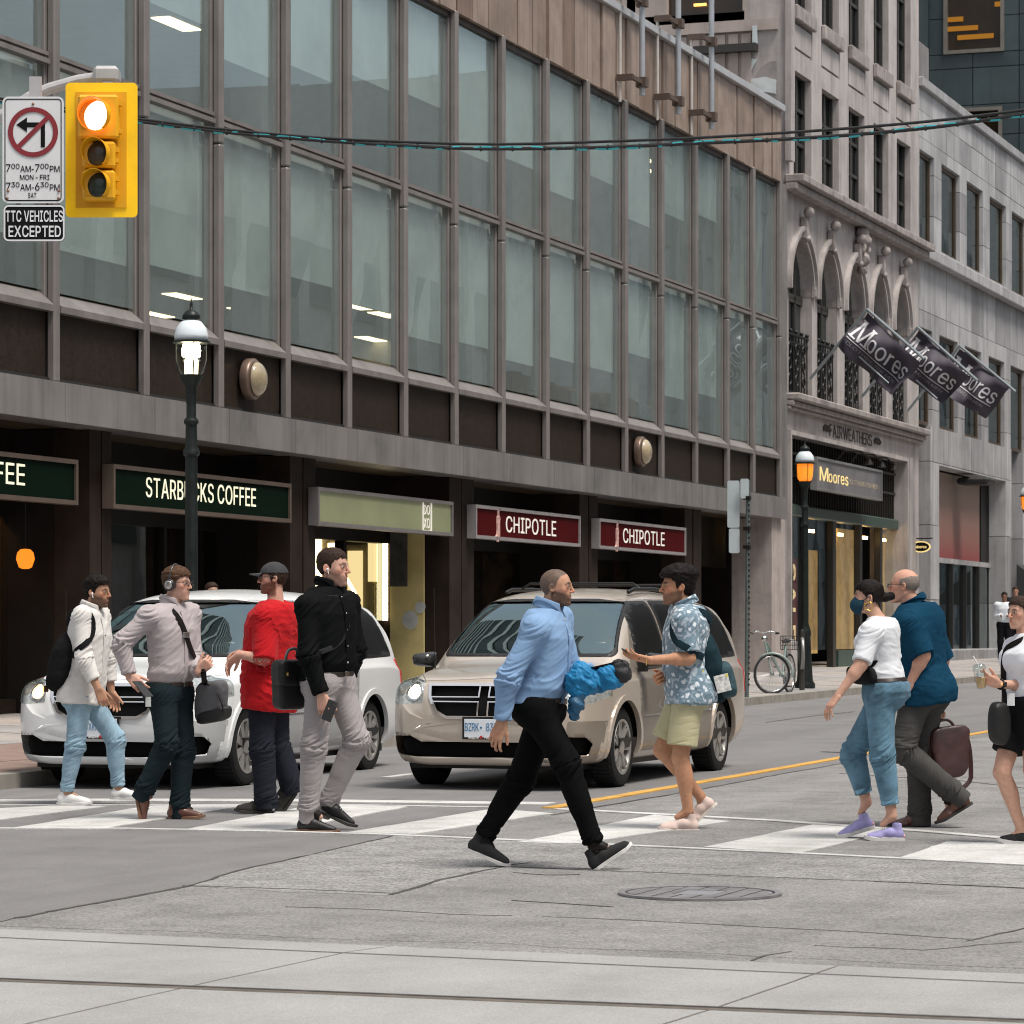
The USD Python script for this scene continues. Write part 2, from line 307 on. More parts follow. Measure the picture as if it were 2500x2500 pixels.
part(struct('centre_line'), 'paint', sheet(ragged(LineString([tuple(yl[0]), (30, 7.84), (45, 7.84), (140, 7.84)]).buffer(.06, cap_style='flat'), .014, .06, 35), .0095), painty)
part(struct('lane_dash'), 'paint', sheet(ragged(band([(940, 1899), (1010, 1890)], .1), .01, .06, 36), .0075), paintw)
# manhole cover
iron = look('cast_iron', (.20, .195, .20), .55, .3, var=.25, scale=7, bump=.002, bscale=90, rvar=.12)
mc = gnd(1709, 2185); mh = thing('manhole_cover', 'round cast iron manhole cover set in the asphalt in front of the crosswalk', 'manhole cover', (mc[0], mc[1], .004))
R = .425
part(mh, 'frame', put(extr(Polygon(shapely.Point(0, 0).buffer(R, 48).exterior, [shapely.Point(0, 0).buffer(R-.035, 48).exterior.coords[::-1]]), .012), np.eye(4)), iron)
part(mh, 'lid', extr(shapely.Point(0, 0).buffer(R-.04, 48), .004), look('iron_dark', (.075, .075, .08), .7, .2))
for i in range(-5, 6):
    for j in range(-3, 4):
        c = sbox(i*.072-.031+(.036 if j % 2 else 0), j*.11-.047, i*.072+.031+(.036 if j % 2 else 0), j*.11+.047).intersection(shapely.Point(0, 0).buffer(R-.05, 32)).difference(sbox(-.14, -.11, .14, .11))
        if c.area > .0006: part(mh, 'tread_block', move(extr(c, .007), (0, 0, .003)), iron)
part(mh, 'maker_plate', move(extr(sbox(-.13, -.1, .13, .1), .006), (0, 0, .003)), look('iron_plate', (.25, .255, .27), .5, .3, var=.2, scale=15))
# pavement
KERB = [(23.3, 40), (23.45, 15), (23.62, 13.75), (23.75, 13.4), (24.1, 13.25), (25.5, 13.25), (30, 13.3), (40, 13.6), (50.8, 13.9), (70, 13.92), (150, 13.95)]
def zs(X, Y): return zr(X)+.125+.03*np.clip(np.asarray(Y, float)-14., 0, 6)
pave = Polygon(KERB+[(150, 40)])
sw = struct('sidewalk')
kc = look('kerb_concrete', (.27, .25, .22), .85, var=.22, scale=3, detail=8, bump=.006, bscale=60, streak=.25)
slabm = [look('paving_%s' % n, c, .85, var=.14, scale=2., detail=8, bump=.003, bscale=120, speck=.2, speckscale=120) for n, c in (('grey', (.30, .285, .275)), ('warm', (.32, .29, .265)), ('dull', (.265, .255, .25)))]
brick = look('paving_red', (.215, .15, .125), .85, var=.2, scale=4, detail=8, bump=.004, bscale=90)
inner = pave.buffer(-.2, join_style='mitre')
kl = np.array(LineString(KERB).segmentize(1.6).coords); ki = np.array(LineString(KERB).offset_curve(.2).segmentize(1.6).coords)
for i in range(len(kl)-1):
    a, b = kl[i], kl[i+1]; t = (b-a)/np.linalg.norm(b-a); nn = np.array([-t[1], t[0]])*.2; e = t*.006
    if i == 0: continue
    V = []
    for z_ in (-.06, 1):
        for p in (a+e, b-e, b-e+nn, a+e+nn): V.append((p[0], p[1], (zr(p[0])-.05) if z_ < 0 else float(zs(p[0], 14.))+.003))
    V = np.array(V); part(sw, 'kerb_stone', trimesh.convex.convex_hull(V), kc)
def top_sheet(pg, th=.11, dz=0.):
    v, f = trimesh.creation.triangulate_polygon(pg, engine='earcut'); m = extr(pg, th)
    w = m.vertices; w[:, 2] = zs(w[:, 0], w[:, 1])+dz-(th-w[:, 2]); return m
part(sw, 'bed', top_sheet(Polygon([(23.6, 40), (23.8, 13.6), (50.8, 14.1), (150, 14.15), (150, 40)]).intersection(inner), .1, -.012), look('joint_sand', (.13, .12, .11), .95))
ys = [13.0, 14.35, 15.8, 17.25, 18.7, 20.]; n = 0
for j in range(5):
    X = 23.6
    while X < 105:
        w = 1.5; c = sbox(X+.006, ys[j]+.006, X+w-.006, ys[j+1]-.006).intersection(inner)
        if c.area > .1 and c.geom_type == 'Polygon':
            part(sw, 'paving_slab', top_sheet(c, .06, RNG.uniform(-.003, .003)), brick if (j == 0 and X < 32) or (j == 1 and X < 30) else slabm[RNG.integers(3)]); n += 1
        X += w
# opposite pavement, seen only in reflections
ow = struct('far_sidewalk'); part(ow, 'pavement', cat(bx(20, 150, -40, -1.2, -.1, .12), bx(-45, 3, -40, -1.2, -.1, .12), bx(-45, 3, 14, 40, -.1, .12)), slabm[0])
# ================================================================== office building with the glass front
us = [119, 340, 523, 687, 838, 976, 1100, 1215.5, 1324, 1423, 1517, 1606, 1689, 1767, 1830, 1895]
XM = [XY(u, YF) for u in us]; XM = [XM[0]-2*2.25, XM[0]-2.25]+XM
Z = {k: 1.35+s*YF/C for k, s in dict(cop=.610, pan=.5226, tra=.361, sil=.2037, fat=.1584, fab=.1332, sgt=.1114, sgb=.0826).items()}
XL, XR = XM[0]-.1, XM[-1]
off = thing('office_building', 'long office building with grey glass front over brown granite and dark shopfronts', 'building')
mull = look('mullion_metal', (.215, .195, .185), .5, .3, var=.12, scale=2.5, bump=.001, bscale=30, streak=.22)
frm = look('window_frame_metal', (.15, .125, .11), .5, .4, var=.15, scale=4)
gran = look('brown_granite', (.024, .017, .0125), .5, spec=.12, var=.25, scale=8, detail=9, speck=1., speckscale=140, bump=.001, bscale=200, streak=.15)
fasc = look('fascia_metal', (.25, .238, .23), .4, .4, var=.16, scale=.9, detail=6, streak=.3, rvar=.1)
bronze = [look('bronze_panel_%s' % n, c, .55, .15, var=.2, scale=1.6, detail=7, streak=.35, bump=.002, bscale=25) for n, c in (('light', (.31, .235, .19)), ('mid', (.255, .19, .15)), ('dark', (.21, .145, .11)))]
white_ceiling = look('office_ceiling', (.45, .46, .44), .9, var=.05)
offwall = look('office_wall', (.36, .37, .35), .9, var=.08, scale=.7)
troff = glow('troffer_light', (1, .80, .45), 1.5)
offglass = pane('office_glass', (.93, .97, .95), 2.3, .004, .35, 0., (.80, .97, 1.), .22, (.40, .47, .455))
blind = look('roller_blind', (.27, .32, .31), .9, var=.2, scale=.9, detail=4)
ZG0, ZG1 = Z['sil']+.23, Z['pan']-.12
for i, x in enumerate(XM):
    a, b = x-.075, x+.075
    part(off, 'mullion', cat(bx(a, b, YF-.12, YF-.01, Z['fat'], Z['tra']-.35, .02), bx(a, b, YF-.12, YF-.01, Z['tra']-.335, Z['pan'], .02), bx(a-.05, b+.05, YF-.01, YF+.1, Z['sil'], Z['pan'], .01)), mull)
for i in range(len(XM)-1):
    a, b = XM[i]+.09, XM[i+1]-.09
    part(off, 'granite_panel', bx(a+.06, b-.02, YF-.01, YF+.08, Z['fat']+.05, Z['sil']-.03), gran)
    sl = trimesh.Trimesh([(a, YF-.12, Z['sil']-.03), (b, YF-.12, Z['sil']-.03), (b, YF-.12, Z['sil']+.05), (a, YF-.12, Z['sil']+.05), (a, YF+.06, Z['sil']-.03), (b, YF+.06, Z['sil']-.03), (b, YF+.06, Z['sil']+.21), (a, YF+.06, Z['sil']+.21)],
                         [(0, 1, 2), (0, 2, 3), (5, 4, 7), (5, 7, 6), (3, 2, 6), (3, 6, 7), (4, 5, 1), (4, 1, 0), (1, 5, 6), (1, 6, 2), (4, 0, 3), (4, 3, 7)])
    part(off, 'window_sill', sl, mull)
    part(off, 'transom', cat(bx(a, b, YF-.07, YF+.06, Z['tra']-.08, Z['tra']-.02), bx(a, b, YF-.05, YF+.06, Z['tra']+.02, Z['tra']+.07), bx(a, b, YF, YF+.05, Z['tra']-.02, Z['tra']+.02)), mull)
    part(off, 'head_frame', bx(a, b, YF-.02, YF+.08, ZG1, Z['pan']), look('dark_head', (.045, .036, .03), .6, .2))
    q = RNG.normal(0, .004, 4)
    for z0, z1, k in ((ZG0, Z['tra']-.08, 0), (Z['tra']+.07, ZG1, 2)):
        y = YF+.03
        part(off, 'window_pane', trimesh.Trimesh([(a, y+q[k], z0), (b, y-q[k], z0), (b, y+q[k+1], z1), (a, y-q[k+1], z1)], [(0, 1, 2), (0, 2, 3)], process=False), offglass)
    hl, hu = RNG.uniform(.5, .8), RNG.uniform(.42, .7)
    if i < 15:
        part(off, 'roller_blind', cat(bx(a, b, YF+.13, YF+.14, Z['tra']-.2-(Z['tra']-ZG0)*hl*.95, Z['tra']-.15), bx(a, b, YF+.13, YF+.14, ZG1-(ZG1-Z['tra'])*hu, ZG1-.02)), blind)
    # metal cladding above
    w = (XM[i+1]-XM[i])/3
    for k in range(3):
        e = XM[i]+k*w
        part(off, 'cladding_panel', bx(e+.022, e+w-.022, YF-.1+RNG.uniform(-.025, .025), YF+.05, Z['pan']-.02, Z['cop']-.14), bronze[RNG.choice(3, p=[.4, .4, .2])])
    # fascia
    e = .006; a, b = XM[i], XM[i+1]
    part(off, 'fascia_panel', bx(a+e, b-e, YF-.22, YF+.3, Z['fab'], Z['fat']-.012), fasc)
part(off, 'coping', bx(XL, XR+.05, YF-.2, YF+.5, Z['cop']-.14, Z['cop'], .01), look('coping_metal', (.55, .56, .57), .4, .5, var=.08))
part(off, 'cladding_back', bx(XL, XR, YF+.06, YF+.3, Z['pan']-.02, Z['cop']-.15), look('cladding_shadow', (.05, .035, .03), .8))
part(off, 'fascia_shadow_gap', bx(XL, XR, YF-.05, YF+.3, Z['fat']-.011, Z['fat']+.05), look('black_gap', (.012, .011, .01), .8))
part(off, 'roof', bx(XL, XR, YF+.52, YF+22, Z['cop']-.5, Z['cop']-.3), look('roof_felt', (.15, .15, .15), .9))
part(off, 'spandrel_wall', bx(XL, XR, YF+.1, YF+.3, Z['fat'], Z['sil']+.1), look('black_gap', (.012, .011, .01)))
for z in (Z['tra']-.15, Z['pan']-.1): part(off, 'ceiling', bx(XL, XR, YF+.3, YF+14, z, z+.25), white_ceiling)
part(off, 'floor', bx(XL, XR, YF+.31, YF+14, Z['sil'], Z['sil']+.1), look('office_carpet', (.12, .12, .115), .9))
part(off, 'back_wall', bx(XL, XR, YF+14, YF+14.2, Z['fab'], Z['cop']-.5), offwall)
for x in (XL, XR): part(off, 'end_wall', bx(x-.1, x, YF+.32, YF+14, Z['fat'], Z['pan']), offwall)
TR = [(430, 60, 0), (575, 128, 0), (395, 637, 1), (568, 673, 1), (445, 725, 1), (600, 759, 1), (380, 770, 1), (870, 750, 1), (905, 829, 1), (1010, 845, 1), (1020, 903, 1), (1245, 895, 1), (1560, 388, 0), (1615, 425, 0), (940, 770, 1)]
for u, v, lo in TR:
    z = (Z['tra']-.17) if lo else Z['pan']-.12
    t = (u-1250)/FOC; d = (z-CAMH)*FOC/(VH-v); p = at(u, v, d)
    if YF+.6 < p[1] < YF+13.5: part(off, 'ceiling_light', bx(p[0]-.6, p[0]+.6, p[1]-.16, p[1]+.16, z, z+.03), troff)
for k, (x0, x1) in enumerate([(XM[12]+.2, XM[13]-.3), (XM[14]+.1, XM[15]-.2)]): part(off, 'office_desk', cat(bx(x0, x1, YF+1.2, YF+2, Z['sil']+.75, Z['sil']+.8), bx(x0, x1, YF+1.95, YF+2, Z['sil']+.1, Z['sil']+1.3)), look('desk_wood', (.3, .2, .1), .6))
# bits in the far bays: column and lit partition
part(off, 'partition', cat(bx(XM[13], XM[15], YF+5, YF+5.2, Z['sil']+.1, Z['tra']-.2), bx(XM[14]+.5, XM[16], YF+4, YF+4.2, Z['tra']+.1, Z['pan']-.2)), look('partition_tan', (.34, .24, .15), .8))
part(off, 'office_column', cat([bx(XM[i]-.25, XM[i]+.25, YF+1.2, YF+1.7, Z['sil'], Z['pan']-.1) for i in range(2, 17, 4)]), offwall)
# ---- ground floor
bron = look('bronze_column', (.026, .018, .0145), .6, .05, spec=.1, var=.25, scale=2.5, streak=.3)
dark = look('dark_metal', (.012, .010, .009), .5, .1, spec=.15, var=.2)
YS = YF+.12
def col(u0, u1, y=YS, dpt=.5, m=bron, nm='column'):
    part(off, nm, bx(XY(u0, y), XY(u1, y), y, y+dpt, 0, Z['fab']), m)
for u0, u1 in ((219, 246), (249, 272), (708, 738), (741, 770), (1128, 1157), (1097, 1126), (1415, 1436), (1439, 1459), (1672, 1690), (1693, 1712)): col(u0, u1)
stone = look('pale_pier_stone', (.37, .32, .30), .7, var=.15, scale=3, streak=.3)
part(off, 'end_pier', bx(XY(1884, YF-.1), XY(1917, YF-.1), YF-.1, YF+.8, 0, Z['fab']), stone)
part(off, 'end_pilaster', bx(XR+.1, XY(1916, YF), YF-.06, YF+.6, Z['fab'], Z['pan']), fasc)
soff = look('soffit_wood', (.075, .05, .03), .4, .1, var=.3, scale=3, stretch=(.3, 4, 1))
part(off, 'soffit', bx(XL, XR, YF+.3, YF+1.6, Z['fab']+.02, Z['fab']+.1), soff)
bulb = glow('downlight_glow', (1, .8, .5), 14.)
for u, v in ((365, 1100), (536, 1122), (828, 1159), (953, 1176), (1185, 1203), (1285, 1214), (1472, 1237), (1560, 1246), (1020, 1206)):
    p = at(u, v, (Z['fab']+.02-CAMH)*FOC/(VH-v)); part(off, 'downlight', move(lathe([(.001, -.03), (.05, -.03), (.06, -.01)], 14), p), bulb)
YG = YF+1.25
glassd = pane('shop_glass', (.85, .85, .82), 1.7, .002, .8)
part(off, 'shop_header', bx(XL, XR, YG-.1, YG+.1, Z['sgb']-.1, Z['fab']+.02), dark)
bays = [(XL, XY(219, YS)), (XY(272, YS), XY(708, YS)), (XY(770, YS), XY(1097, YS)), (XY(1157, YS), XY(1415, YS)), (XY(1459, YS), XY(1672, YS))]
for i, (a, b) in enumerate(bays):
    n = 2 if i > 2 else 3; w = (b-a)/n
    for k in range(n):
        part(off, 'shop_window', trimesh.Trimesh([(a+k*w, YG, .55), (a+(k+1)*w, YG, .55), (a+(k+1)*w, YG, Z['sgb']), (a+k*w, YG, Z['sgb'])], [(0, 1, 2), (0, 2, 3)], process=False), glassd)
        part(off, 'shop_mullion', bx(a+k*w-.05, a+k*w+.05, YG-.08, YG+.08, .1, Z['sgb']), dark)
    part(off, 'stall_riser', bx(a, b, YG-.12, YG+.12, 0, .55), gran)
    part(off, 'shop_pier', bx(b-.02, b+.3, YS+.5, YG+.1, 0, Z['fab']), dark if i != 2 else bron)
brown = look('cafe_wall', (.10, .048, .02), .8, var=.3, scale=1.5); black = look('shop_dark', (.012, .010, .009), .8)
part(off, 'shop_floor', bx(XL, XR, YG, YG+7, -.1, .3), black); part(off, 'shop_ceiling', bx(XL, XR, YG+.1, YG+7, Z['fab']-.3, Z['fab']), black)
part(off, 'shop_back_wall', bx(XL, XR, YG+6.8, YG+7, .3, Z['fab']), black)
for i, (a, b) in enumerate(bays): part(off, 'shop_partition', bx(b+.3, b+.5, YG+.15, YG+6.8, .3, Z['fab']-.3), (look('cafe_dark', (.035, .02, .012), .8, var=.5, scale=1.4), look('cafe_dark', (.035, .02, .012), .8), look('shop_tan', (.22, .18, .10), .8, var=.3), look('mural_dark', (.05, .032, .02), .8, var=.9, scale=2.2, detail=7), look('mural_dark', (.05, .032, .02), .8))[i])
EX = [b for _, b in bays]
def pe(i, u0, u1, v0, v1, nm, m, dx=.28, t=.03):
    # on the far side wall of shop bay i
    X_ = EX[i]+dx; p, q = onX(u0, v0, X_), onX(u1, v1, X_); part(off, nm, bx(X_-t, X_, q[1], p[1], max(q[2], .32), p[2]), m)
pe(0, 52, 119, 1200, 1700, 'cafe_wall', brown); pe(0, 60, 112, 1560, 1600, 'cafe_counter', look('counter_wood', (.12, .06, .03), .5))
p = onX(75, 1140, EX[0]-1.2); part(off, 'cafe_light', bx(p[0]-.6, p[0]+.4, YG+.5, YG+.9, Z['fab']-.36, Z['fab']-.32), glow('cafe_light', (1, .45, .12), 9.))
pm0 = onX(62, 1365, EX[0]-.6); lt = thing('pendant_lamp', 'small orange glowing pendant lamp hanging inside the coffee shop window', 'lamp', pm0)
part(lt, 'lamp_shade', lathe([(.04, -.12), (.08, -.1), (.115, 0), (.10, .08), (.06, .12), (.02, .125)], 20), glow('pendant_glow', (1, .25, .02), .5), True)
part(lt, 'cord', tube([(0, 0, .12), (0, 0, 1.3)], .006, 6), black)
for k_ in range(3): pe(0, 78, 108, 1625-k_*25+20, 1632-k_*25+20, 'menu_line', look('menu_line', (.25, .13, .06), .7))
for u0, u1, v0, v1, m in ((350, 420, 1290, 1440, look('menu_red', (.06, .03, .025), .8, var=.5, scale=4)), (440, 500, 1270, 1480, look('blind_brown', (.05, .04, .032), .8, var=.3, scale=3)), (540, 640, 1290, 1500, look('blind_brown', (.05, .04, .032), .8))): pe(1, u0, u1, v0, v1, 'wall_panel', m)
# bright doughnut-shop style bay with light tubes and a yellow wall
yw = look('yellow_plaster', (.55, .46, .20), .85, var=.16, scale=2., detail=8, bump=.002); tub = glow('tube_light', (1, .80, .45), 2.2)
pe(2, 955, 1037, 1290, 1990, 'yellow_wall', yw, -.03, .05)
pe(2, 936, 947, 1292, 1515, 'tube_light', tub, -.06, .04); pe(2, 772, 786, 1282, 1545, 'tube_light', tub); pe(2, 900, 922, 1297, 1420, 'lit_panel', glow('panel_glow', (.95, .74, .36), .5)); pe(2, 850, 886, 1345, 1900, 'lit_panel', glow('panel_glow', (.95, .74, .36), .5))
pe(2, 802, 826, 1286, 1300, 'shelf_light', tub); pe(2, 802, 826, 1326, 1336, 'shelf_light', tub); pe(2, 844, 898, 1296, 1330, 'ornament_panel', look('ornament', (.08, .06, .035), .7, var=.9, scale=9)); pe(2, 905, 915, 1425, 1900, 'shelf_post', yw)
a_, b_ = onX(836, 1395, EX[2]+.2), onX(868, 1450, EX[2]+.2); part(off, 'tube_light', tube([a_, b_], .03, 8), tub)
pe(2, 953, 995, 1296, 1432, 'hanging_banner', look('banner_grey', (.06, .058, .05), .8, var=.4, scale=7), -.35, .02)
for u, v, r in ((1003, 1515, .09), (1024, 1480, .06)):
    q_ = onX(u, v, EX[2]-.085); part(off, 'torn_sticker', put(extr(ragged(shapely.Point(0, 0).buffer(r*1.6), .04, .05, int(u)), .004), frame(q_, (0, -1, 0), (0, 0, 1), (-1, 0, 0))), look('sticker_pale', (.5, .52, .5), .8))
pe(3, 1180, 1330, 1345, 1700, 'mural', look('mural_figure', (.10, .06, .03), .8, var=1., scale=3.5, detail=6)); pe(4, 1560, 1612, 1352, 1450, 'window_notice', look('notice_grey', (.16, .16, .155), .7)); pe(4, 1500, 1545, 1360, 1500, 'wall_panel', look('wall_red_brown', (.12, .05, .035), .7, var=.3))
part(off, 'passage_wall', cat(bx(XY(1712, YG+1), XY(1884, YG+1), YG+4, YG+4.2, 0, Z['fab']), bx(XY(1855, YG), XY(1884, YG), YG-.3, YG+4, 0, Z['fab'])), look('passage_brown', (.035, .02, .018), .7, var=.2))
# wall lights on the granite
def wall_light(u, v, r, label):
    p = onY(u, v, YF-.05); t = thing('wall_light', label, 'wall light', p, 0, 'round bulkhead lights on the granite band')
    T = frame((0, 0, 0), (1, 0, 0), (0, 0, 1), (0, -1, 0))
    part(t, 'housing', put(lathe([(r*.9, 0), (r, .01), (r, .10), (r*.92, .13), (r*.8, .14)], 32), T), look('bulkhead_metal', (.16, .11, .085), .4, .5, var=.2), 40)
    part(t, 'glass_dome', put(lathe([(r*.82*math.cos(a), .14+r*.45*math.sin(a)) for a in np.linspace(0, 1.56, 12)], 32), T), look('dome_glass', (.38, .31, .20), .12, 0, var=.25, scale=2.5, coat=.6), True)
wall_light(604, 926, .285, 'large round wall light on the granite band left, right of the tall street lamp'); wall_light(1557, 1103, .29, 'small round wall light on the granite band above the right burgundy sign')
# shop signs
def sign_board(name, label, u0, u1, field, rim, extra=None, y=YF-.02, zt=None, zb=None):
    x0, x1 = XY(u0, y), XY(u1, y); zt, zb = zt or Z['sgt'], zb or Z['sgb']
    t = thing(name, label, 'sign', (x0, y, zb)); w, h = x1-x0, zt-zb
    part(t, 'panel', bx(.05, w-.05, 0, .12, .05, h-.05), field)
    part(t, 'frame', cat(bx(0, w, -.03, .13, 0, .055), bx(0, w, -.03, .13, h-.055, h), bx(0, .055, -.03, .13, .055, h-.055), bx(w-.055, w, -.03, .13, .055, h-.055)), rim)
    return t, w, h, x0, y
rimb = look('sign_frame_bronze', (.10, .075, .06), .5, .1, spec=.2, var=.15)
lit = look('sign_letter_cream', (.80, .78, .60), .5, emit=.18, emitc=(1., .93, .62)); ltw = look('sign_letter_white', (.75, .72, .66), .5, emit=.1, emitc=(1, .95, .85))
def letter(t, s, x, z, h, width, m, bold=False, nm='lettering', y=-.03):
    part(t, nm, put(text(s, h, .006, bold, width, .2), frame((x, y+.03, z), (1, 0, 0), (0, 0, 1), (0, -1, 0))), m)
gsg = look('sign_green', (.0025, .009, .005), .6, spec=.03, var=.1); rsg = look('sign_burgundy', (.06, .003, .004), .6, spec=.04, var=.12)
def lx(t_x0, y, u): return XY(u, y)-t_x0
t, w, h, x0, y = sign_board('shop_sign', 'dark green shop sign with cream capital letters STARBUCKS COFFEE behind the lamp post', 272, 707, gsg, rimb)
letter(t, 'STARBUCKS COFFEE', lx(x0, y, 356), h*.33, .25, lx(x0, y, 624)-lx(x0, y, 356), lit)
t, w, h, x0, y = sign_board('shop_sign', 'dark green shop sign cut by the left picture edge, reading FEE', -330, 186, gsg, rimb)
letter(t, 'STARBUCKS COFFEE', lx(x0, y, 60)-4.55, h*.33, .25, 4.55, lit)
og = look('sign_olive', (.20, .215, .12), .45, var=.12, scale=1.2, emit=.06)
t, w, h, x0, y = sign_board('shop_sign', 'pale olive green shop sign with a small framed mark at its right end', 773, 1103, og, look('sign_frame_grey', (.14, .13, .13), .5))
a, b = lx(x0, y, 1031), lx(x0, y, 1052); zc = h*.52
part(t, 'logo_frame', put(cat([bx(a, b, zc-.24, zc-.225, 0, .02), bx(a, b, zc+.225, zc+.24, 0, .02), bx(a, a+.02, zc-.225, zc+.225, 0, .02), bx(b-.02, b, zc-.225, zc+.225, 0, .02)]), frame((0, 0, 0), (1, 0, 0), (0, 0, 1), (0, -1, 0))), ltw)
for s_, z in (('DO', zc+.02), ('XO', zc-.19)): letter(t, s_, a+.06, z, .15, b-a-.12, ltw, False)
pepper = Polygon([(0, .02), (.05, -.02), (.10, -.05), (.155, .0), (.17, .12), (.165, .25), (.18, .34), (.14, .38), (.09, .36), (.08, .26), (.09, .14), (.07, .06)]).buffer(.012).buffer(-.004)
stem = LineString([(.13, .38), (.12, .44), (.15, .49), (.19, .50)]).buffer(.012)
for u0, u1, ua, ub, up, lb in ((1158, 1414, 1235, 1357, 1208, 'burgundy shop sign CHIPOTLE, the left and larger of the pair'), (1460, 1672, 1521, 1622, 1500, 'burgundy shop sign CHIPOTLE, the right one beside the dark passage')):
    t, w, h, x0, y = sign_board('shop_sign', lb, u0, u1, rsg, look('sign_frame_silver', (.36, .34, .34), .4, .4))
    letter(t, 'CHIPOTLE', lx(x0, y, ua), h*.27, .265, lx(x0, y, ub)-lx(x0, y, ua), ltw)
    pm = put(extr(shapely.union_all([pepper.difference(pepper.buffer(-.022)), stem, LineString([(.09, .15), (.13, .2), (.12, .28)]).buffer(.01)]), .03), frame((lx(x0, y, up), 0, h*.5-.25), (1, 0, 0), (0, 0, 1), (0, -1, 0)))
    part(t, 'pepper_mark', pm, look('pepper_outline', (.55, .34, .30), .5, emit=.08))
# pipe masts on the cladding
pm_ = look('galvanised_pipe', (.42, .44, .46), .4, .6, var=.12)
for k, (u, vb, lb) in enumerate(((1567.5, 233, 'leftmost of the three grey pipe masts clamped to the brown cladding'), (1656, 278, 'middle one of the three grey pipe masts clamped to the brown cladding'), (1737, 315, 'rightmost of the three grey pipe masts clamped to the brown cladding'))):
    p = onY(u, vb, YF-.4); t = thing('pipe_mast', lb, 'pipe mast', p, 0, 'pipe masts on the cladding'); L = 5.4
    part(t, 'pipe', tube([(0, 0, 0), (0, 0, L)], .055, 14), pm_)
    for z in (.25, 1.75): part(t, 'bracket', cat(bx(-.62, .1, -.03, .03, z-.05, z+.03), bx(-.09, .09, -.1, .1, z-.1, z+.08), bx(-.66, -.55, -.02, .29, z-.06, z+.05)), look('bracket_rust', (.10, .07, .055), .7, .3))
    part(t, 'cable_conduit', tube([(-.6, .24, -.2), (-.6, .24, 1.75)], .03, 8), look('conduit_pale', (.5, .47, .43), .6))
    part(t, 'cable', tube([(.06, -.06, 2.2+.3*k), (.12, -.1, 2.4+.3*k), (-.1, -.1, 2.55+.3*k), (.05, -.08, 2.9+.3*k)], .025, 6), dark)
# ================================================================== stone building with pointed arches
ZS = lambda s, y=YF: 1.35+s*y/C
F = lambda u, y=YF: XY(u, y)
arc = thing('arcade_building', 'pale stone building with five pointed arch windows and tall dark windows above a shop', 'building')
pale = look('arcade_stone', (.40, .365, .35), .75, var=.16, scale=1.6, detail=8, streak=.34, bump=.002, bscale=40)
trim = look('arcade_trim', (.31, .275, .26), .75, var=.28, scale=4, detail=8, streak=.35, bump=.004, bscale=30)
wglass = pane('dark_glass', (.25, .27, .26), 1.55, .003, .5)
blk = look('window_dark', (.015, .014, .013), .6); wfr = look('window_frame_dark', (.03, .028, .025), .5)
A0, A1 = F(1918), F(2243)
AH = 30.
ups = [(1938, 1981), (2006.5, 2048), (2072, 2111), (2133, 2169), (2189.5, 2223)]
holes = []
for a, b in ups: holes += [sbox(F(a), 11.7, F(b), ZS(.665)), sbox(F(a), ZS(.742), F(b), ZS(.742)+3.4), sbox(F(a), ZS(.742)+5.6, F(b), ZS(.742)+9.)]
recs = [sbox(F(a), ZS(.693), F(b), ZS(.72)) for a, b in ups]
arch = []
AR = [(1925, 1982), (1995, 2044), (2062, 2106), (2123, 2163), (2179, 2215)]
for a, b in AR:
    x0, x1 = F(a), F(b); w = x1-x0; sp = ZS(.412); cr = ZS(.474)
    th_ = np.linspace(0, 1, 14); left = [(x0+w/2*(1-math.cos(t*1.2))/(1-math.cos(1.2)), sp+(cr-sp)*math.sin(t*1.2)/math.sin(1.2)) for t in th_]
    arch.append(Polygon([(x0, 6.75)]+left+[(2*(x0+w/2)-x, z) for x, z in left[::-1]]+[(x1, 6.75)]))
shop = sbox(F(1923), -.2, F(2207), ZS(.234))
front = sbox(A0, -.2, A1, AH).difference(shapely.union_all(holes+arch+[shop]))
part(arc, 'front_wall', put(extr(front.difference(shapely.union_all([r.buffer(.06, join_style='mitre').difference(r) for r in recs])), .9), WALL(0, YF+.9, 0)), pale)
part(arc, 'panel_backing', cat([bx(r.bounds[0]-.1, r.bounds[2]+.1, YF+.05, YF+.1, r.bounds[1]-.1, r.bounds[3]+.1) for r in recs]), trim)
for i, (a, b) in enumerate(ups):
    for z0, z1 in ((11.7, ZS(.665)), (ZS(.742), ZS(.742)+3.4), (ZS(.742)+5.6, ZS(.742)+9.)):
        y = YF+.2
        wn = part(arc, 'window', cat([bx(F(a)+s_, F(a)+s_+.09, y-.05, y+.05, z0, z1) for s_ in (0, (F(b)-F(a))/2-.045, F(b)-F(a)-.09)]+[bx(F(a)+.09, F(b)-.09, y-.04, y+.04, z, z+.08) for z in np.arange(z0+.02, z1, (z1-z0)/3.05)]), wfr)
        part(wn, 'glass', trimesh.Trimesh([(F(a), y+.02, z0), (F(b), y+.02, z0), (F(b), y+.02, z1), (F(a), y+.02, z1)], [(0, 1, 2), (0, 2, 3)]), wglass)
        if z0 > 12: part(arc, 'sill', bx(F(a)-.08, F(b)+.08, YF-.12, YF-.003, z0-.35, z0-.02, .02), trim)
part(arc, 'cornice', cat(bx(A0-.1, A1, YF-.45, YF-.003, ZS(.527), ZS(.536), .02), bx(A0-.1, A1, YF-.3, YF-.003, ZS(.5175), ZS(.5268), .03)), trim)
part(arc, 'floor_slabs', cat([bx(A0, A1, YF+.95, YF+14, z, z+.3) for z in (6.2, 11.2, 15., 20., 25.)]), blk)
part(arc, 'back_wall', bx(A0, A1, YF+3.5, YF+3.7, .3, AH), blk)
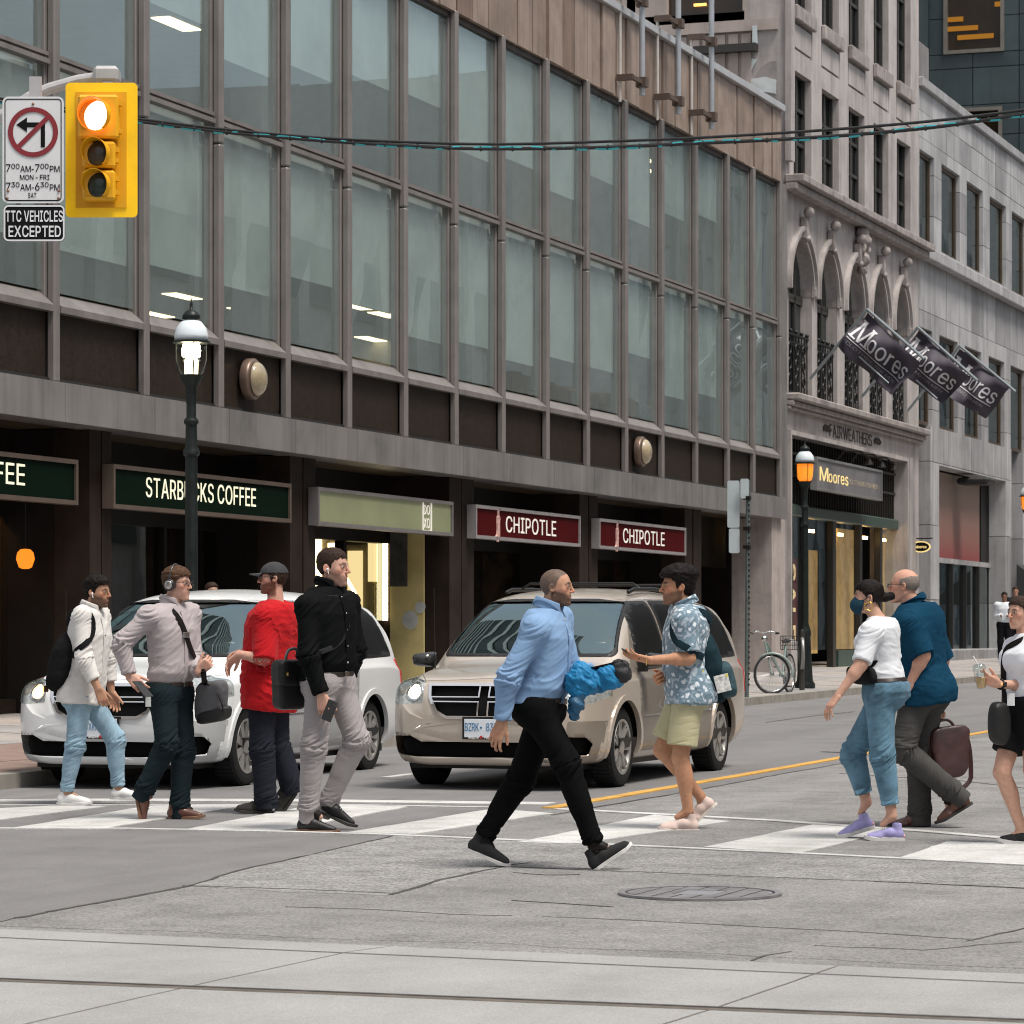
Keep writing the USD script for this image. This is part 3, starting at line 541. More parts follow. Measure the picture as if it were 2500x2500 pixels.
for (a, b), pg in zip(AR, arch):
    x0, x1 = F(a), F(b); w = x1-x0
    ring = pg.buffer(.20).difference(pg.buffer(.11)).intersection(sbox(x0-.4, ZS(.405), x1+.4, 20)); ring2 = pg.buffer(.05).difference(pg.buffer(-.02)).intersection(sbox(x0-.4, ZS(.405), x1+.4, 20))
    m = part(arc, 'arch_moulding', cat(wall(ring, YF-.003, .13), wall(ring2, YF-.003, .07)), pale)
    kx, kz = x0+w/2, ZS(.474)
    part(m, 'keystone', cat(bx(kx-.08, kx+.08, YF-.2, YF-.01, kz-.1, kz+.40, .03), move(trimesh.creation.icosphere(2, .125), (kx, YF-.2, kz+.5)), move(trimesh.creation.icosphere(1, .08), (kx, YF-.17, kz-.1))), trim, 40)
    y = YF+.27
    wn = part(arc, 'arch_window', cat([bx(x, x+.08, y-.05, y+.05, 6.75, kz) for x in (x0+w*.33, x0+w*.66)]+[bx(x0, x1, y-.05, y+.05, z, z+.1) for z in (7.9, 8.9, ZS(.40))]), wfr)
    part(wn, 'glass', trimesh.Trimesh([(x0, y, 6.75), (x1, y, 6.75), (x1, y, kz), (x0, y, kz)], [(0, 1, 2), (0, 2, 3)]), wglass)
    for x_ in (x0-.05, x1+.05): part(arc, 'capital', bx(x_-.06, x_+.06, YF-.1, YF+.5, ZS(.405), ZS(.405)+.22, .02), trim)
    # wrought iron balcony
    y = YF+.1; bars = [tube([(x, y, 6.8), (x, y, 8.12)], .016, 5) for x in np.linspace(x0+.06, x1-.06, 9)]
    orn = []
    for cx in np.linspace(x0+w*.2, x1-w*.2, 3):
        for cz in (7.1, 7.45, 7.8):
            tt = np.linspace(0, 2*np.pi, 13)[:-1]
            orn.append(tube([(cx+.12*math.cos(t), y-.02, cz+.13*math.sin(t)) for t in tt], .018, 5, closed=True))
    kn = [move(trimesh.creation.icosphere(1, .05), (x, y, 8.2)) for x in np.linspace(x0+.06, x1-.06, 5)]
    part(arc, 'balcony_railing', cat(bars+orn+kn+[bx(x0, x1, y-.03, y+.03, 8.1, 8.15), bx(x0, x1, y-.03, y+.03, 6.78, 6.84), bx(x0, x1, y-.02, y+.02, 7.93, 7.96)]), look('wrought_iron', (.012, .012, .012), .5, .3), kind='stuff')
kx = (F(2062)+F(2106))/2+.35
cr_ = cat(*[move(trimesh.creation.icosphere(3, r), (kx+dx, YF-.13, z)) for dx, z, r in ((0, 10.9, .22), (-.2, 10.7, .15), (.2, 10.7, .15), (0, 10.45, .19), (-.12, 11.1, .13), (.12, 11.1, .13), (0, 10.2, .12))])
cr_.vertices += .09*(np.stack([meshkit.fbm(cr_.vertices*7+k_*9, 3, k_) for k_ in range(3)], 1)-.5); part(arc, 'carved_crest', cr_, trim, True)
part(arc, 'sill_band', cat(bx(A0, A1+.05, YF-.32, YF-.003, 6.58, 6.74, .03), bx(A0, A1+.05, YF-.2, YF-.003, 6.45, 6.578, .03), bx(A0, A1+.05, YF-.12, YF-.003, 6.37, 6.448, .02)), trim)
fr0 = shop.buffer(.10, join_style='mitre').difference(shop); fr1 = sbox(F(2214), -.1, F(2222), 5.95)
part(arc, 'shop_surround', cat(wall(fr0.intersection(sbox(0, 0, 200, 20)), YF-.003, .1), wall(fr1.intersection(sbox(0, 0, A1, 20)), YF-.003, .07)), pale)
engr = look('engraved_letter', (.055, .045, .04), .8)
ys_ = YF-.012; a = F(2025); part(arc, 'frieze_lettering', put(text('FAIRWEATHERS', .29, .012, False, F(2128)-a), frame((a, YF-.001, 6.01), (1, 0, 0), (0, 0, 1), (0, -1, 0))), engr)
for u in (2010, 2134): part(arc, 'frieze_ornament', cat([move(trimesh.creation.icosphere(1, .07), (F(u)+k*.13, YF, 6.15+.04*(k % 2))) for k in range(5)]), engr)
# shop front
sy = YF+.28; zt, zb = ZS(.234), 4.25
grn = look('shop_green', (.035, .062, .05), .4, var=.2, scale=4); dkb = look('shop_front_dark', (.02, .017, .014), .4, .1)
part(arc, 'transom_bar', bx(F(1923), F(2207), sy-.14, sy+.1, 4.05, 4.32, .03), grn)
part(arc, 'transom_lattice', cat([bx(x, x+.035, sy-.05, sy+.02, 4.32, zt) for x in np.arange(F(1923), F(2207), .26)]+[bx(F(1923), F(2207), sy-.06, sy+.03, z, z+.06) for z in (4.95, 5.45)]), dkb, kind='stuff')
part(arc, 'transom_backing', bx(F(1923), F(2207), sy+.15, sy+.2, 4.1, zt), look('stained_backing', (.07, .06, .05), .3, var=.9, scale=3.5, detail=3))
for u, w in ((1924, .06), (1957, .2), (2024, .3), (2090, .25), (2140, .25), (2198, .2)):
    part(arc, 'shop_post', bx(F(u, sy), F(u, sy)+w, sy-.1, sy+.06, 0, 4.06, .01), dkb)
def quad(x0, x1, y, z0, z1): return trimesh.Trimesh([(x0, y, z0), (x1, y, z0), (x1, y, z1), (x0, y, z1)], [(0, 1, 2), (0, 2, 3)], process=False)
sgl = pane('shop_glass', (.72, .72, .68), 1.7, .002, .8)
for u0, u1 in ((1926, 1960), (1972, 2020), (2037, 2090), (2148, 2196)): part(arc, 'shop_window', quad(F(u0, sy), F(u1, sy), sy, 1.0, 4.05), sgl)
for u0, u1 in ((1926, 1965), (2037, 2092), (2148, 2196)): part(arc, 'stall_riser', bx(F(u0, sy), F(u1, sy), sy-.1, sy+.1, 0, .98), grn)
amber = look('shop_display_amber', (.34, .24, .11), .7, var=.8, scale=1.6, detail=6, emit=.10, emitc=(1, .6, .2))
for u0, u1, z0, z1, dy in ((2043, 2088, 1.0, 3.95, .25), (2150, 2196, 1.0, 3.95, .22), (1976, 1996, .9, 3.4, .7)): part(arc, 'shop_display', bx(F(u0, sy+dy), F(u1, sy+dy), sy+dy, sy+dy+.05, z0, z1), amber)
part(arc, 'display_light', cat([bx(F(u, sy), F(u, sy)+.35, sy+.1, sy+.16, 3.75, 3.82) for u in (1990, 2060, 2120, 2165)]), glow('display_glow', (1, .6, .2), 9.))
part(arc, 'sale_panel', bx(F(1926, sy), F(1953, sy), sy+.06, sy+.09, 1.1, 3.1), look('sale_red', (.13, .02, .015), .6, emit=.02))
T = frame((F(1929, sy)+.1, sy+.05, 2.98), (0, 0, -1), (1, 0, 0), (0, -1, 0))
part(arc, 'sale_lettering', put(text('SALE', F(1950, sy)-F(1929, sy)-.25, .012, True, 1.75), T), look('sale_cream', (.8, .62, .36), .6, emit=.2, emitc=(1, .75, .4)))
part(arc, 'shop_floor', bx(A0, A1, YF+.95, YF+9, -.2, .62), blk)
for k_, u in enumerate((1918, 2207)):
    x = F(u); part(arc, 'pier_base', bx(x-.1, x+.75 if k_ else x+.3, YF-.2, YF+.3, 0, 1.25, .05), pale)
part(arc, 'corner_strip', bx(A0-.06, A0+.28, YF-.14, YF-.003, 11.9, AH), pale)
# the party wall above the office roof
side = look('party_wall', (.40, .34, .31), .85, var=.14, scale=.9, detail=7, streak=.18)
X0 = A0; q = lambda u, v: onX(u, v, X0)
wh = [sbox(q(1813, 0)[1], q(1700, 25)[2]-.1, q(1627, 0)[1], AH-4)]
pw = sbox(YF+.9, 10, YF+24, AH).difference(wh[0])
part(arc, 'party_wall', put(extr(pw, .3), frame((X0, 0, 0), (0, 1, 0), (0, 0, 1), (1, 0, 0))), side)
part(arc, 'party_window', bx(X0+.2, X0+.28, wh[0].bounds[0], wh[0].bounds[2], wh[0].bounds[1], wh[0].bounds[3]), look('brown_glass', (.03, .018, .01), .15))
part(arc, 'party_window_light', bx(X0+.12, X0+.16, q(1720, 10)[1], q(1690, 10)[1], q(1700, 12)[2], q(1700, 6)[2]), glow('warm_window_light', (1, .5, .12), 1.))
a, b = q(1835, 60), q(1612, 110)
ribs = [bx(X0-.06, X0, y, y+.22, a[2]-2.5, a[2]-.2) for y in np.arange(a[1], b[1], .3)]
for r in ribs[:40]: part(arc, 'ribbed_panel', r, side)
part(arc, 'string_course', bx(X0-.1, X0, q(1900, 0)[1], b[1], a[2]-.15, a[2]+.1), side)
part(arc, 'ledge', bx(X0-.25, X0, q(1851, 110)[1], b[1]+3, q(1851, 114)[2]-.12, q(1851, 108)[2]), wfr)
part(arc, 'downpipe_box', bx(X0-.15, X0, q(1851, 70)[1], q(1841, 70)[1], q(1850, 108)[2], q(1850, 65)[2]), look('pale_metal', (.5, .56, .58), .5))
pz = q(1830, 200)
part(arc, 'wall_patch', put(extr(ragged(Polygon([tuple(q(u, v)[1:]) for u, v in ((1833, 225), (1835, 200), (1855, 165), (1880, 150), (1897, 148), (1897, 240), (1850, 232))]), .06, .2, 3), .02), frame((X0, 0, 0), (0, 1, 0), (0, 0, 1), (-1, 0, 0))), look('patch_grey', (.27, .25, .24), .85, var=.3, scale=2))
for k_, pts in enumerate((((1836, 215), (1835, 195), (1870, 190), (1895, 196), (1895, 232), (1862, 226)), ((1708, 135), (1770, 132), (1768, 172), (1740, 165)), ((1822, 158), (1838, 143), (1850, 146), (1838, 170), (1828, 180)))):
    part(arc, 'wall_patch', put(extr(ragged(Polygon([tuple(q(u, v)[1:]) for u, v in pts]), .05, .2, 5+k_), .035), frame((X0, 0, 0), (0, 1, 0), (0, 0, 1), (-1, 0, 0))), look('patch_pale', (.52, .55, .55), .85, var=.2, scale=2))
part(arc, 'roof', bx(A0, A1, YF, YF+24, AH, AH+.3), side)
pb = onX(1560, 40, X0-6)
pl_ = thing('roof_plant_room', 'dark grey plant room on the roof behind the three pipe masts', 'plant room', (X0-9, YF+9, 12.7))
part(pl_, 'housing', bx(0, 5, 0, 14, 0, 9), look('plant_grey', (.10, .095, .09), .7, var=.2)); part(pl_, 'louvre', cat([bx(-.08, 0, .5, 13, z, z+.12) for z in np.arange(.5, 8.5, .35)]), look('plant_louvre', (.06, .058, .055), .6), kind='stuff')
# ================================================================== grey stone building
gb = thing('grey_stone_building', 'grey stone clad building with paired dark windows, right of the arch windows', 'building')
gst = [look('grey_cladding_%s' % n, c, .6, var=.16, scale=1.1, detail=8, streak=.38) for n, c in (('light', (.40, .396, .40)), ('mid', (.33, .326, .33)), ('dark', (.27, .266, .27)))]
G0, G1 = A1+.02, 118.
uw = [(2244, 2280), (2298, 2343.5), (2360, 2400), (2416, 2456), (2470, 2506)]; lw = [(2243, 2276), (2293, 2338), (2355, 2396), (2413, 2452), (2467, 2503)]
hs = []
xg = 102.
for a, b in uw: hs.append(sbox(F(a)+.02, 11.75, F(b), ZS(.671)))
for a, b in lw: hs.append(sbox(F(a)+.02, 6.95, F(b), ZS(.426)))
for k_ in range(3): hs += [sbox(101.5+k_*4.2, 11.75, 103.6+k_*4.2, ZS(.671)), sbox(101.5+k_*4.2, 6.95, 103.6+k_*4.2, ZS(.426))]
hs += [sbox(F(2293), -.2, F(2455), ZS(.2405)), sbox(G0-.1, -.2, F(2272), 6.95), sbox(F(2469), -.2, F(2497), 6.95)]
hole = shapely.union_all(hs); n = 0
zr_ = [-.2, 2.3, 4.3, 6.0, 7.4, 9.0, ZS(.45), 11.4, 12.6, 13.7, 14.5, 15.2, ZS(.757)]
for j in range(len(zr_)-1):
    x = G0
    while x < G1:
        w = 1.75; c = sbox(x+.008, zr_[j]+.008, min(x+w, G1)-.008, zr_[j+1]-.008).difference(hole)
        for g_ in getattr(c, 'geoms', [c]):
            if g_.area > .03 and g_.geom_type == 'Polygon' and n < 298:
                part(gb, 'cladding_slab', put(extr(g_, .5), WALL(0, YF+.5+RNG.uniform(-.006, .006), 0)), gst[RNG.choice(3, p=[.45, .4, .15])]); n += 1
        x += w
part(gb, 'wall_core', put(extr(sbox(G0, -.2, G1, ZS(.757)-.05).difference(hole.buffer(.02, join_style='mitre')), .4), WALL(0, YF+.9, 0)), look('joint_dark', (.08, .08, .08), .9))
part(gb, 'ledge', bx(G0, G1, YF-.28, YF-.01, ZS(.535)-.3, ZS(.535), .02), gst[0])
part(gb, 'coping', bx(G0, G1, YF-.12, YF+1, ZS(.757), ZS(.757)+.25, .02), gst[1])
part(gb, 'roof', bx(G0, G1, YF+.9, YF+18, ZS(.757)-.5, ZS(.757)-.2), blk)
for r in hs[:16]:
    x0, z0, x1, z1 = r.bounds; y = YF+.16
    wn = part(gb, 'window', cat(bx(x0, x0+.1, y-.05, y+.05, z0, z1), bx(x1-.1, x1, y-.05, y+.05, z0, z1), bx(x0+.1, x1-.1, y-.05, y+.05, z0, z0+.1), bx(x0+.1, x1-.1, y-.05, y+.05, z1-.1, z1)), look('window_frame_bronze', (.11, .08, .055), .4, .5))
    part(wn, 'glass', quad(x0, x1, y, z0, z1), wglass)
    part(wn, 'curtain', cat([tube([(x0+.1+k*.12, y+.18+.04*(k % 2), z0), (x0+.1+k*.12, y+.18+.04*(k % 2), z1)], .065, 6) for k in range(3)]), look('curtain_beige', (.34, .27, .19), .9))
part(gb, 'interior', cat(bx(G0, G1, YF+3, YF+3.2, 0, 15), *[bx(G0, G1, YF+.95, YF+3, z, z+.2) for z in (6.4, 11., 14.6)]), blk)
lou = look('louvre_dark', (.02, .02, .019), .5, .3)
for a, b in ((G0, F(2272)), (F(2469), F(2497))):
    part(gb, 'louvre_bay', cat(bx(a, b, YF+.5, YF+.6, 0, 6.95), *[bx(a+.02, a+.9, YF+.3, YF+.42, z, z+.09) for z in np.arange(2.2, 6.8, .17)]), lou, kind='stuff')
px0, px1 = F(2293), F(2455); y = YF+.55
part(gb, 'shop_louvre', cat([bx(px0, px0+.5, y-.06, y, z, z+.07) for z in np.arange(3.5, 5.9, .13)]), lou, kind='stuff')
sun_ = look('sunset_panel', (.32, .22, .17), .6)
n_ = {'g': ('geometry', {}), 's': ('separate_xyz', {}), 'r': ('map_range', {'from_min': 3.5, 'from_max': 5.9}), 'c': ('rgb_ramp', {'ramp': [(0, (.22, .045, .045)), (.3, (.24, .12, .10)), (1, (.30, .235, .19))]}), 'p': ('principled_bsdf', {'roughness': .5})}
LOOKS['poster_gradient'] = usdkit.material(stage, '/World/Looks/poster_gradient', n_, [('g.position', 's.vector'), ('s.z', 'r.value'), ('r.result', 'c.fac'), ('c.color', 'p.base_color')], surface='p.BSDF')
part(gb, 'shop_poster', bx(px0+.5, px1-1.2, y, y+.05, 3.5, 5.9), LOOKS['poster_gradient'])
part(gb, 'shop_band', bx(px0, px1, y-.1, y+.02, 3.36, 3.5), gst[1])
for k_ in range(5):
    x = px0+.1+k_*(px1-1.6-px0)/4.2
    part(gb, 'shop_mullion', bx(x, x+.1, y-.12, y+.02, .95, 3.36), lou)
part(gb, 'shop_window', quad(px0, px1, y-.02, .95, 3.36), pane('mirror_glass', (.3, .33, .33), 2.4, .003, .8))
part(gb, 'shop_return', bx(px1-.95, px1+.1, y, YF+3, 0, 5.95), lou)
part(gb, 'shop_sill', bx(px0-.2, px1+.1, YF-.1, y+.1, .2, .95, .03), gst[2])
part(gb, 'camera_dome', cat(bx((px0+px1)/2-.5, (px0+px1)/2+.55, YF-.5, YF+.4, 5.62, 5.82, .06)), lou)
aw = F(2478); part(gb, 'awning', trimesh.convex.convex_hull(np.array([(aw, YF-.05, 3.5), (aw+6, YF-.05, 3.5), (aw, YF-1.6, 2.3), (aw+6, YF-1.6, 2.3), (aw, YF-.05, 2.25), (aw+6, YF-.05, 2.25)])), look('awning_dark', (.03, .032, .033), .7))
# ================================================================== dark tower behind
tw = thing('dark_tower', 'dark slate coloured tower block rising behind the grey stone building', 'building')
slate = [look('slate_panel_%s' % n, c, .35, .1, var=.12, scale=.8, detail=6, streak=.15) for n, c in (('cool', (.055, .078, .082)), ('deep', (.045, .064, .07)))]
TX = 121.; k = lambda u, v: onX(u, v, TX)[1:]
yr = k(2540, 0)[0]; yl = k(2268, 0)[0]
w1 = sbox(k(2452, 0)[0], k(2400, 128)[1], k(2304, 0)[0], k(2400, -120)[1]); w2 = sbox(k(2447, 0)[0], k(2400, 395)[1], k(2340, 0)[0], k(2400, 262)[1])
w3 = sbox(k(2620, 0)[0], k(2500, 300)[1], k(2512, 0)[0], k(2500, 30)[1]); wu = affinity.translate(w1, 0, 7.5)
ycut = [k(u, 0)[0] for u in (2620, 2560, 2488, 2375, 2268)]; zc = [10, 14, k(2400, 330)[1], k(2400, 255)[1], k(2400, 164)[1], k(2400, 128)[1], k(2400, 40)[1], k(2400, -60)[1], k(2400, -130)[1], k(2400, -220)[1], 44]
for i in range(4):
    for j in range(len(zc)-1):
        c = sbox(ycut[i]+.015, zc[j]+.015, ycut[i+1]-.015, zc[j+1]-.015).difference(shapely.union_all([w1, w2, wu]))
        for g_ in getattr(c, 'geoms', [c]):
            if g_.area > .05: part(tw, 'cladding_panel', put(extr(g_, .2), frame((TX, 0, 0), (0, 1, 0), (0, 0, 1), (1, 0, 0))), slate[RNG.integers(2)])
part(tw, 'core', bx(TX+.21, TX+.3, ycut[0], ycut[-1], 10, 44), look('tower_joint', (.015, .02, .022), .8))
for w in (w1, w2, wu):
    y0, z0, y1, z1 = w.bounds
    wn = part(tw, 'window', cat(bx(TX-.08, TX+.2, y0, y0+.14, z0, z1), bx(TX-.08, TX+.2, y1-.14, y1, z0, z1), bx(TX-.08, TX+.2, y0+.14, y1-.14, z0, z0+.14), bx(TX-.08, TX+.2, y0+.14, y1-.14, z1-.14, z1)), look('tower_frame', (.22, .2, .17), .4, .5))
    part(wn, 'glass', bx(TX+.16, TX+.2, y0, y1, z0, z1), look('brown_glass_dark', (.022, .014, .007), .12))
    if w is w1:
        for u, v, l in ((2345, 68, 1.3), (2380, 88, 1.4), (2328, 46, .7), (2443, 8, .5)):
            p = k(u, v); part(wn, 'ceiling_light', bx(TX+.1, TX+.14, p[0]-l/2, p[0]+l/2, p[1]-.09, p[1]+.09), glow('amber_light', (1, .42, .06), .13))
part(tw, 'side_return', bx(TX-2, TX-.02, ycut[-1], ycut[-1]+.3, 10, k(2260, 120)[1]), gst[2])
part(tw, 'side_window', bx(TX-2, TX-.02, ycut[-1]+.01, ycut[-1]+.32, k(2260, 118)[1], 44), slate[1])
part(tw, 'body', bx(TX+.31, TX+25, ycut[0], ycut[-1]+16, 0, 44), slate[1])
# ================================================================== street fronts behind the camera, seen only in glass
def reflected(name, label, x0, x1, y0, y1, h, wallm, glassm, fx, fz, face):
    t = thing(name, label, 'building', (0, 0, 0)); part(t, 'wall', bx(x0, x1, y0, y1, 0, h), wallm)
    n = 0
    if face in 'yB':
        for z in np.arange(4, h-2, fz): part(t, 'window_band', bx(x0+1, x1-1, y1, y1+.12, z, z+fz*.5), glassm)
        part(t, 'pilaster', cat([bx(x, x+fx*.25, y1, y1+.3, 0, h) for x in np.arange(x0, x1-.5, fx)]), wallm, kind='stuff')
    if face == 'S':
        for z in np.arange(20, h-2, 4.4): part(t, 'window_band', cat(bx(x0+.5, x1-.5, y0-.15, y0-.02, z, z+2.6), bx(x0-.15, x0-.02, y0+.5, y1-.5, z, z+2.6)), dk2)
    if face in 'xB':
        for z in np.arange(4, h-2, fz): part(t, 'window_band', bx(x1, x1+.12, y0+1, y1-1, z, z+fz*.55), glassm)
        part(t, 'pilaster', cat([bx(x1, x1+.3, y, y+fx*.25, 0, h) for y in np.arange(y0, y1-.5, fx)]), wallm, kind='stuff')
dk2 = look('tower_glass_dark', (.015, .02, .02), .3, spec=.2)
dgl = look('reflected_glass', (.10, .12, .12), .1, var=.1)
reflected('opposite_building', 'brown brick building across the street', 27, 48, -30, -3.2, 17, look('opp_brick', (.25, .17, .13), .85, var=.2), dgl, 3, 3.6, 'y')
reflected('opposite_building', 'pale concrete building across the street', 48.5, 111, -30, -3.2, 16, look('opp_concrete', (.55, .54, .51), .85, var=.15), dgl, 4, 3.8, 'y')
reflected('opposite_building', 'low shop row across the street', 111.5, 126, -30, -3.2, 11, look('opp_brick', (.25, .17, .13), .85, var=.2), dgl, 3, 3.6, 'y')
reflected('opposite_building', 'grey glass building across the street', 126.5, 200, -34, -3.2, 25, look('opp_grey', (.28, .29, .3), .7, var=.15), dgl, 2.6, 3.5, 'y')
reflected('striped_tower', 'tall white and dark striped tower behind the office building', 22, 60, 42, 66, 125, look('opp_white', (.62, .61, .57), .7, var=.1), dgl, 2.4, 3.1, 'S')
reflected('corner_block', 'stone block behind the viewer on the left', -60, -9, 24, 50, 24, look('opp_stone', (.36, .31, .26), .85, var=.15), dgl, 3, 3.8, 'x')
reflected('corner_block', 'dark block behind the viewer on the right', -60, -12, -45, -12, 30, look('opp_dark', (.14, .13, .13), .7, var=.15), dgl, 3, 3.8, 'B')
reflected('street_end_block', 'tall grey block closing the far end of the street', 215, 240, -40, 60, 70, look('opp_grey', (.28, .29, .3), .7), dgl, 3, 3.5, 'N')
# ================================================================== street furniture
blkp = look('black_post_paint', (.010, .014, .013), .45, .0, spec=.25, var=.25, scale=9, rvar=.1)
def street_lamp(u, v, Y, ztop, label, warm, lit_, full=True):
    x = XY(u, Y); z0 = float(zs(x, Y)); t = thing('street_lamp', label, 'street lamp', (x, Y, z0), 0, 'acorn street lamps'); h = ztop-z0; k = h/4.6
    K = .62*k; o_ = h-4.76*K; q_ = lambda pr: [(r*K, o_+z*K) for r, z in pr]; top = o_+3.0*K
    part(t, 'post', lathe([(.19*k, 0), (.19*k, .08*k), (.15*k, .14*k), (.125*k, .5*k), (.105*k, .95*k), (.12*k, 1.0*k), (.105*k, 1.08*k), (.068*k, 1.2*k), (.062*k, top-.52), (.085*k, top-.5), (.085*k, top-.46), (.062*k, top-.42), (.058*k, top-.2), (.075*k, top-.18), (.075*k, top-.15), (.05*k, top-.12), (.05*k, top+.05)], 20), blkp, 40)
    part(t, 'collar', lathe(q_([(.08, 3.0), (.09, 3.1), (.09, 3.28), (.15, 3.38), (.19, 3.46), (.19, 3.5)]), 20), blkp, 40)
    gl_ = look('lamp_globe_'+warm[0], warm[1], .1, emit=warm[2], emitc=warm[3])
    part(t, 'globe', lathe(q_([(.15, 3.5), (.205, 3.55), (.235, 3.66), (.25, 3.85), (.25, 4.02)]), 24), pane('lamp_glass', (.95, .93, .88), 1.2) if warm[0] == 'white' else gl_, True)
    part(t, 'burner', lathe(q_([(.11, 3.5), (.12, 3.74), (.10, 3.755)]), 16), gl_, True)
    part(t, 'lamp_bulb', lathe(q_([(.06, 3.76), (.15, 3.8), (.16, 3.9), (.14, 4.0)]), 16), glow('lamp_'+warm[0], warm[3], lit_), True)
    part(t, 'ring', lathe(q_([(.25, 4.015), (.31, 4.02), (.31, 4.05), (.25, 4.055)]), 24), blkp)
    part(t, 'cap', lathe(q_([(.275, 4.056), (.28, 4.15), (.25, 4.27), (.17, 4.37), (.09, 4.41), (.085, 4.44)]), 24), look('lamp_cap_white', (.62, .68, .72), .3, var=.06), True)
    part(t, 'finial', lathe(q_([(.15, 4.42), (.145, 4.48), (.10, 4.54), (.04, 4.57), (.022, 4.62), (.028, 4.66), (.012, 4.70), (.008, 4.76)]), 16), blkp, True)
    for a in np.arange(4)*np.pi/2+.6: part(t, 'cage_bar', tube([(r_*K*math.cos(a), r_*K*math.sin(a), o_+z_*K) for r_, z_ in ((.255, 4.02), (.255, 3.75), (.18, 3.48))], .010*K, 6), blkp)
street_lamp(467, 725, 13.9, 1.35+(1550-728)*dep((XY(467, 13.9), 13.9))/FOC, 'tall black street lamp with lit clear globe, in front of the coffee sign', ('white', (.8, .75, .6), .9, (1, .87, .6)), 8.)
street_lamp(1965, 1070, 14.6, 1.35+(1550-1072)*dep((XY(1965, 14.6), 14.6))/FOC, 'black street lamp with orange glowing globe in front of the arch building shop', ('orange', (.7, .25, .03), .36, (1, .24, .015)), .8)
street_lamp(2508, 1120, 15., 5.2+.2, 'far black street lamp at the right picture edge, orange glow half cut off', ('orange', (.7, .25, .03), .36, (1, .24, .015)), .8)
# ---- traffic signal and arm
dS = 27.; P0 = at(225, 190, dS); ORI = math.atan2(RIGHT[1], RIGHT[0])
def local(u, v): p = at(u, v, dS)-P0; return p@RIGHT, p[2]
polem = look('signal_pole_grey', (.47, .46, .46), .4, .4, var=.1, rvar=.1)
sp = thing('signal_mast', 'light grey signal mast with a curved arm reaching in from the left', 'signal mast', P0, ORI)
L2 = lambda u, v, y=0: (local(u, v)[0], y, local(u, v)[1])
xb = local(-120, 0)[0]
part(sp, 'mast', tube([(xb, .25, -P0[2]+.1), (xb, .25, 1.6)], .12, 16), polem)
part(sp, 'arm', tube([(xb, .25, local(0, 330)[1]), L2(-60, 292, .25), L2(0, 266, .25), L2(60, 226, .25), L2(110, 204, .25), L2(180, 184, .25), L2(235, 176, .25)], .05, 12), polem)
a = L2(255, 172, .25); part(sp, 'head_bracket', cat(bx(a[0]-.12, a[0]+.1, .14, .36, a[2]-.07, a[2]+.07, .03), bx(a[0]-.05, a[0]+.07, .15, .3, a[2]-.2, a[2]-.05, .02)), polem)
sg = thing('traffic_signal', 'yellow traffic signal with the red light lit on a yellow backboard', 'traffic signal', P0, ORI)
yel = look('signal_yellow', (.72, .36, .005), .45, var=.05); yel2 = look('signal_yellow_border', (.86, .52, .005), .35, emit=.06)
c0, c1 = local(161, 531), local(336, 203)
bbp = sbox(c0[0], c0[1], c1[0], c1[1]); bbp = bbp.buffer(-.04).buffer(.04)
XZ = frame((0, 0, 0), (1, 0, 0), (0, 0, 1), (0, -1, 0))
inn = sbox(*local(186, 508), *local(310, 226))
part(sg, 'backboard', put(extr(bbp, .02), XZ), yel2); part(sg, 'backboard_field', move(put(extr(inn, .012), XZ), (0, -.0205, 0)), yel)
secs = [(197, 295, 239, 347), (208, 288, 352, 418), (208, 288, 422, 496)]
lens = [glow('signal_red', (1., .22, .16), 3.2), look('lens_off_amber', (.035, .025, .012), .25), look('lens_off_green', (.018, .03, .022), .25)]
for (ua, ub, va, vb), lm, cx, cy, rr in zip(secs, lens, (241, 245, 246), (291, 383, 459), (.126, .105, .105)):
    a, b = local(ua, vb), local(ub, va)
    hd = part(sg, 'signal_head', bx(a[0], b[0], -.2, -.033, a[1]+.004, b[1]-.004, .02), yel)
    cc = local(cx, cy); ax_ = np.array([-.26, -1, .08]); ax_ /= np.linalg.norm(ax_); ex_ = np.cross([0, 0, 1.], -ax_); ex_ /= np.linalg.norm(ex_); ex_ *= np.sign(ex_[0]); T = frame((cc[0], -.195, cc[1]), ex_, np.cross(ax_, ex_), ax_)
    part(hd, 'lens', put(lathe([(rr, 0), (rr*.98, .012), (rr*.7, .03), (rr*.3, .038), (.001, .04)], 28), T), lm, True)
    # tunnel visor, cut back along its lower side
    ang = np.linspace(-2.6, 2.6, 40); V = []; Fq = []
    for i_, a_ in enumerate(ang):
        l = .025+.10*max(0, math.cos(a_*.55))**1.2
        for r_, z_ in ((rr*1.03, 0), (rr*1.06, l), (rr*1.10, l), (rr*1.10, 0)): V.append((r_*math.sin(a_), r_*math.cos(a_), z_))
    for i_ in range(39):
        for k_ in range(4): p_, q_ = i_*4+k_, i_*4+(k_+1) % 4; Fq += [(p_, q_, q_+4), (p_, q_+4, p_+4)]
    part(hd, 'visor', put(trimesh.Trimesh(V, Fq, process=False), T), yel, 50)
    for dx in (.01,): part(hd, 'latch', cat(bx(b[0], b[0]+.025, -.16, -.09, a[1]+.05, a[1]+.09), bx(b[0], b[0]+.025, -.16, -.09, b[1]-.09, b[1]-.05)), yel)
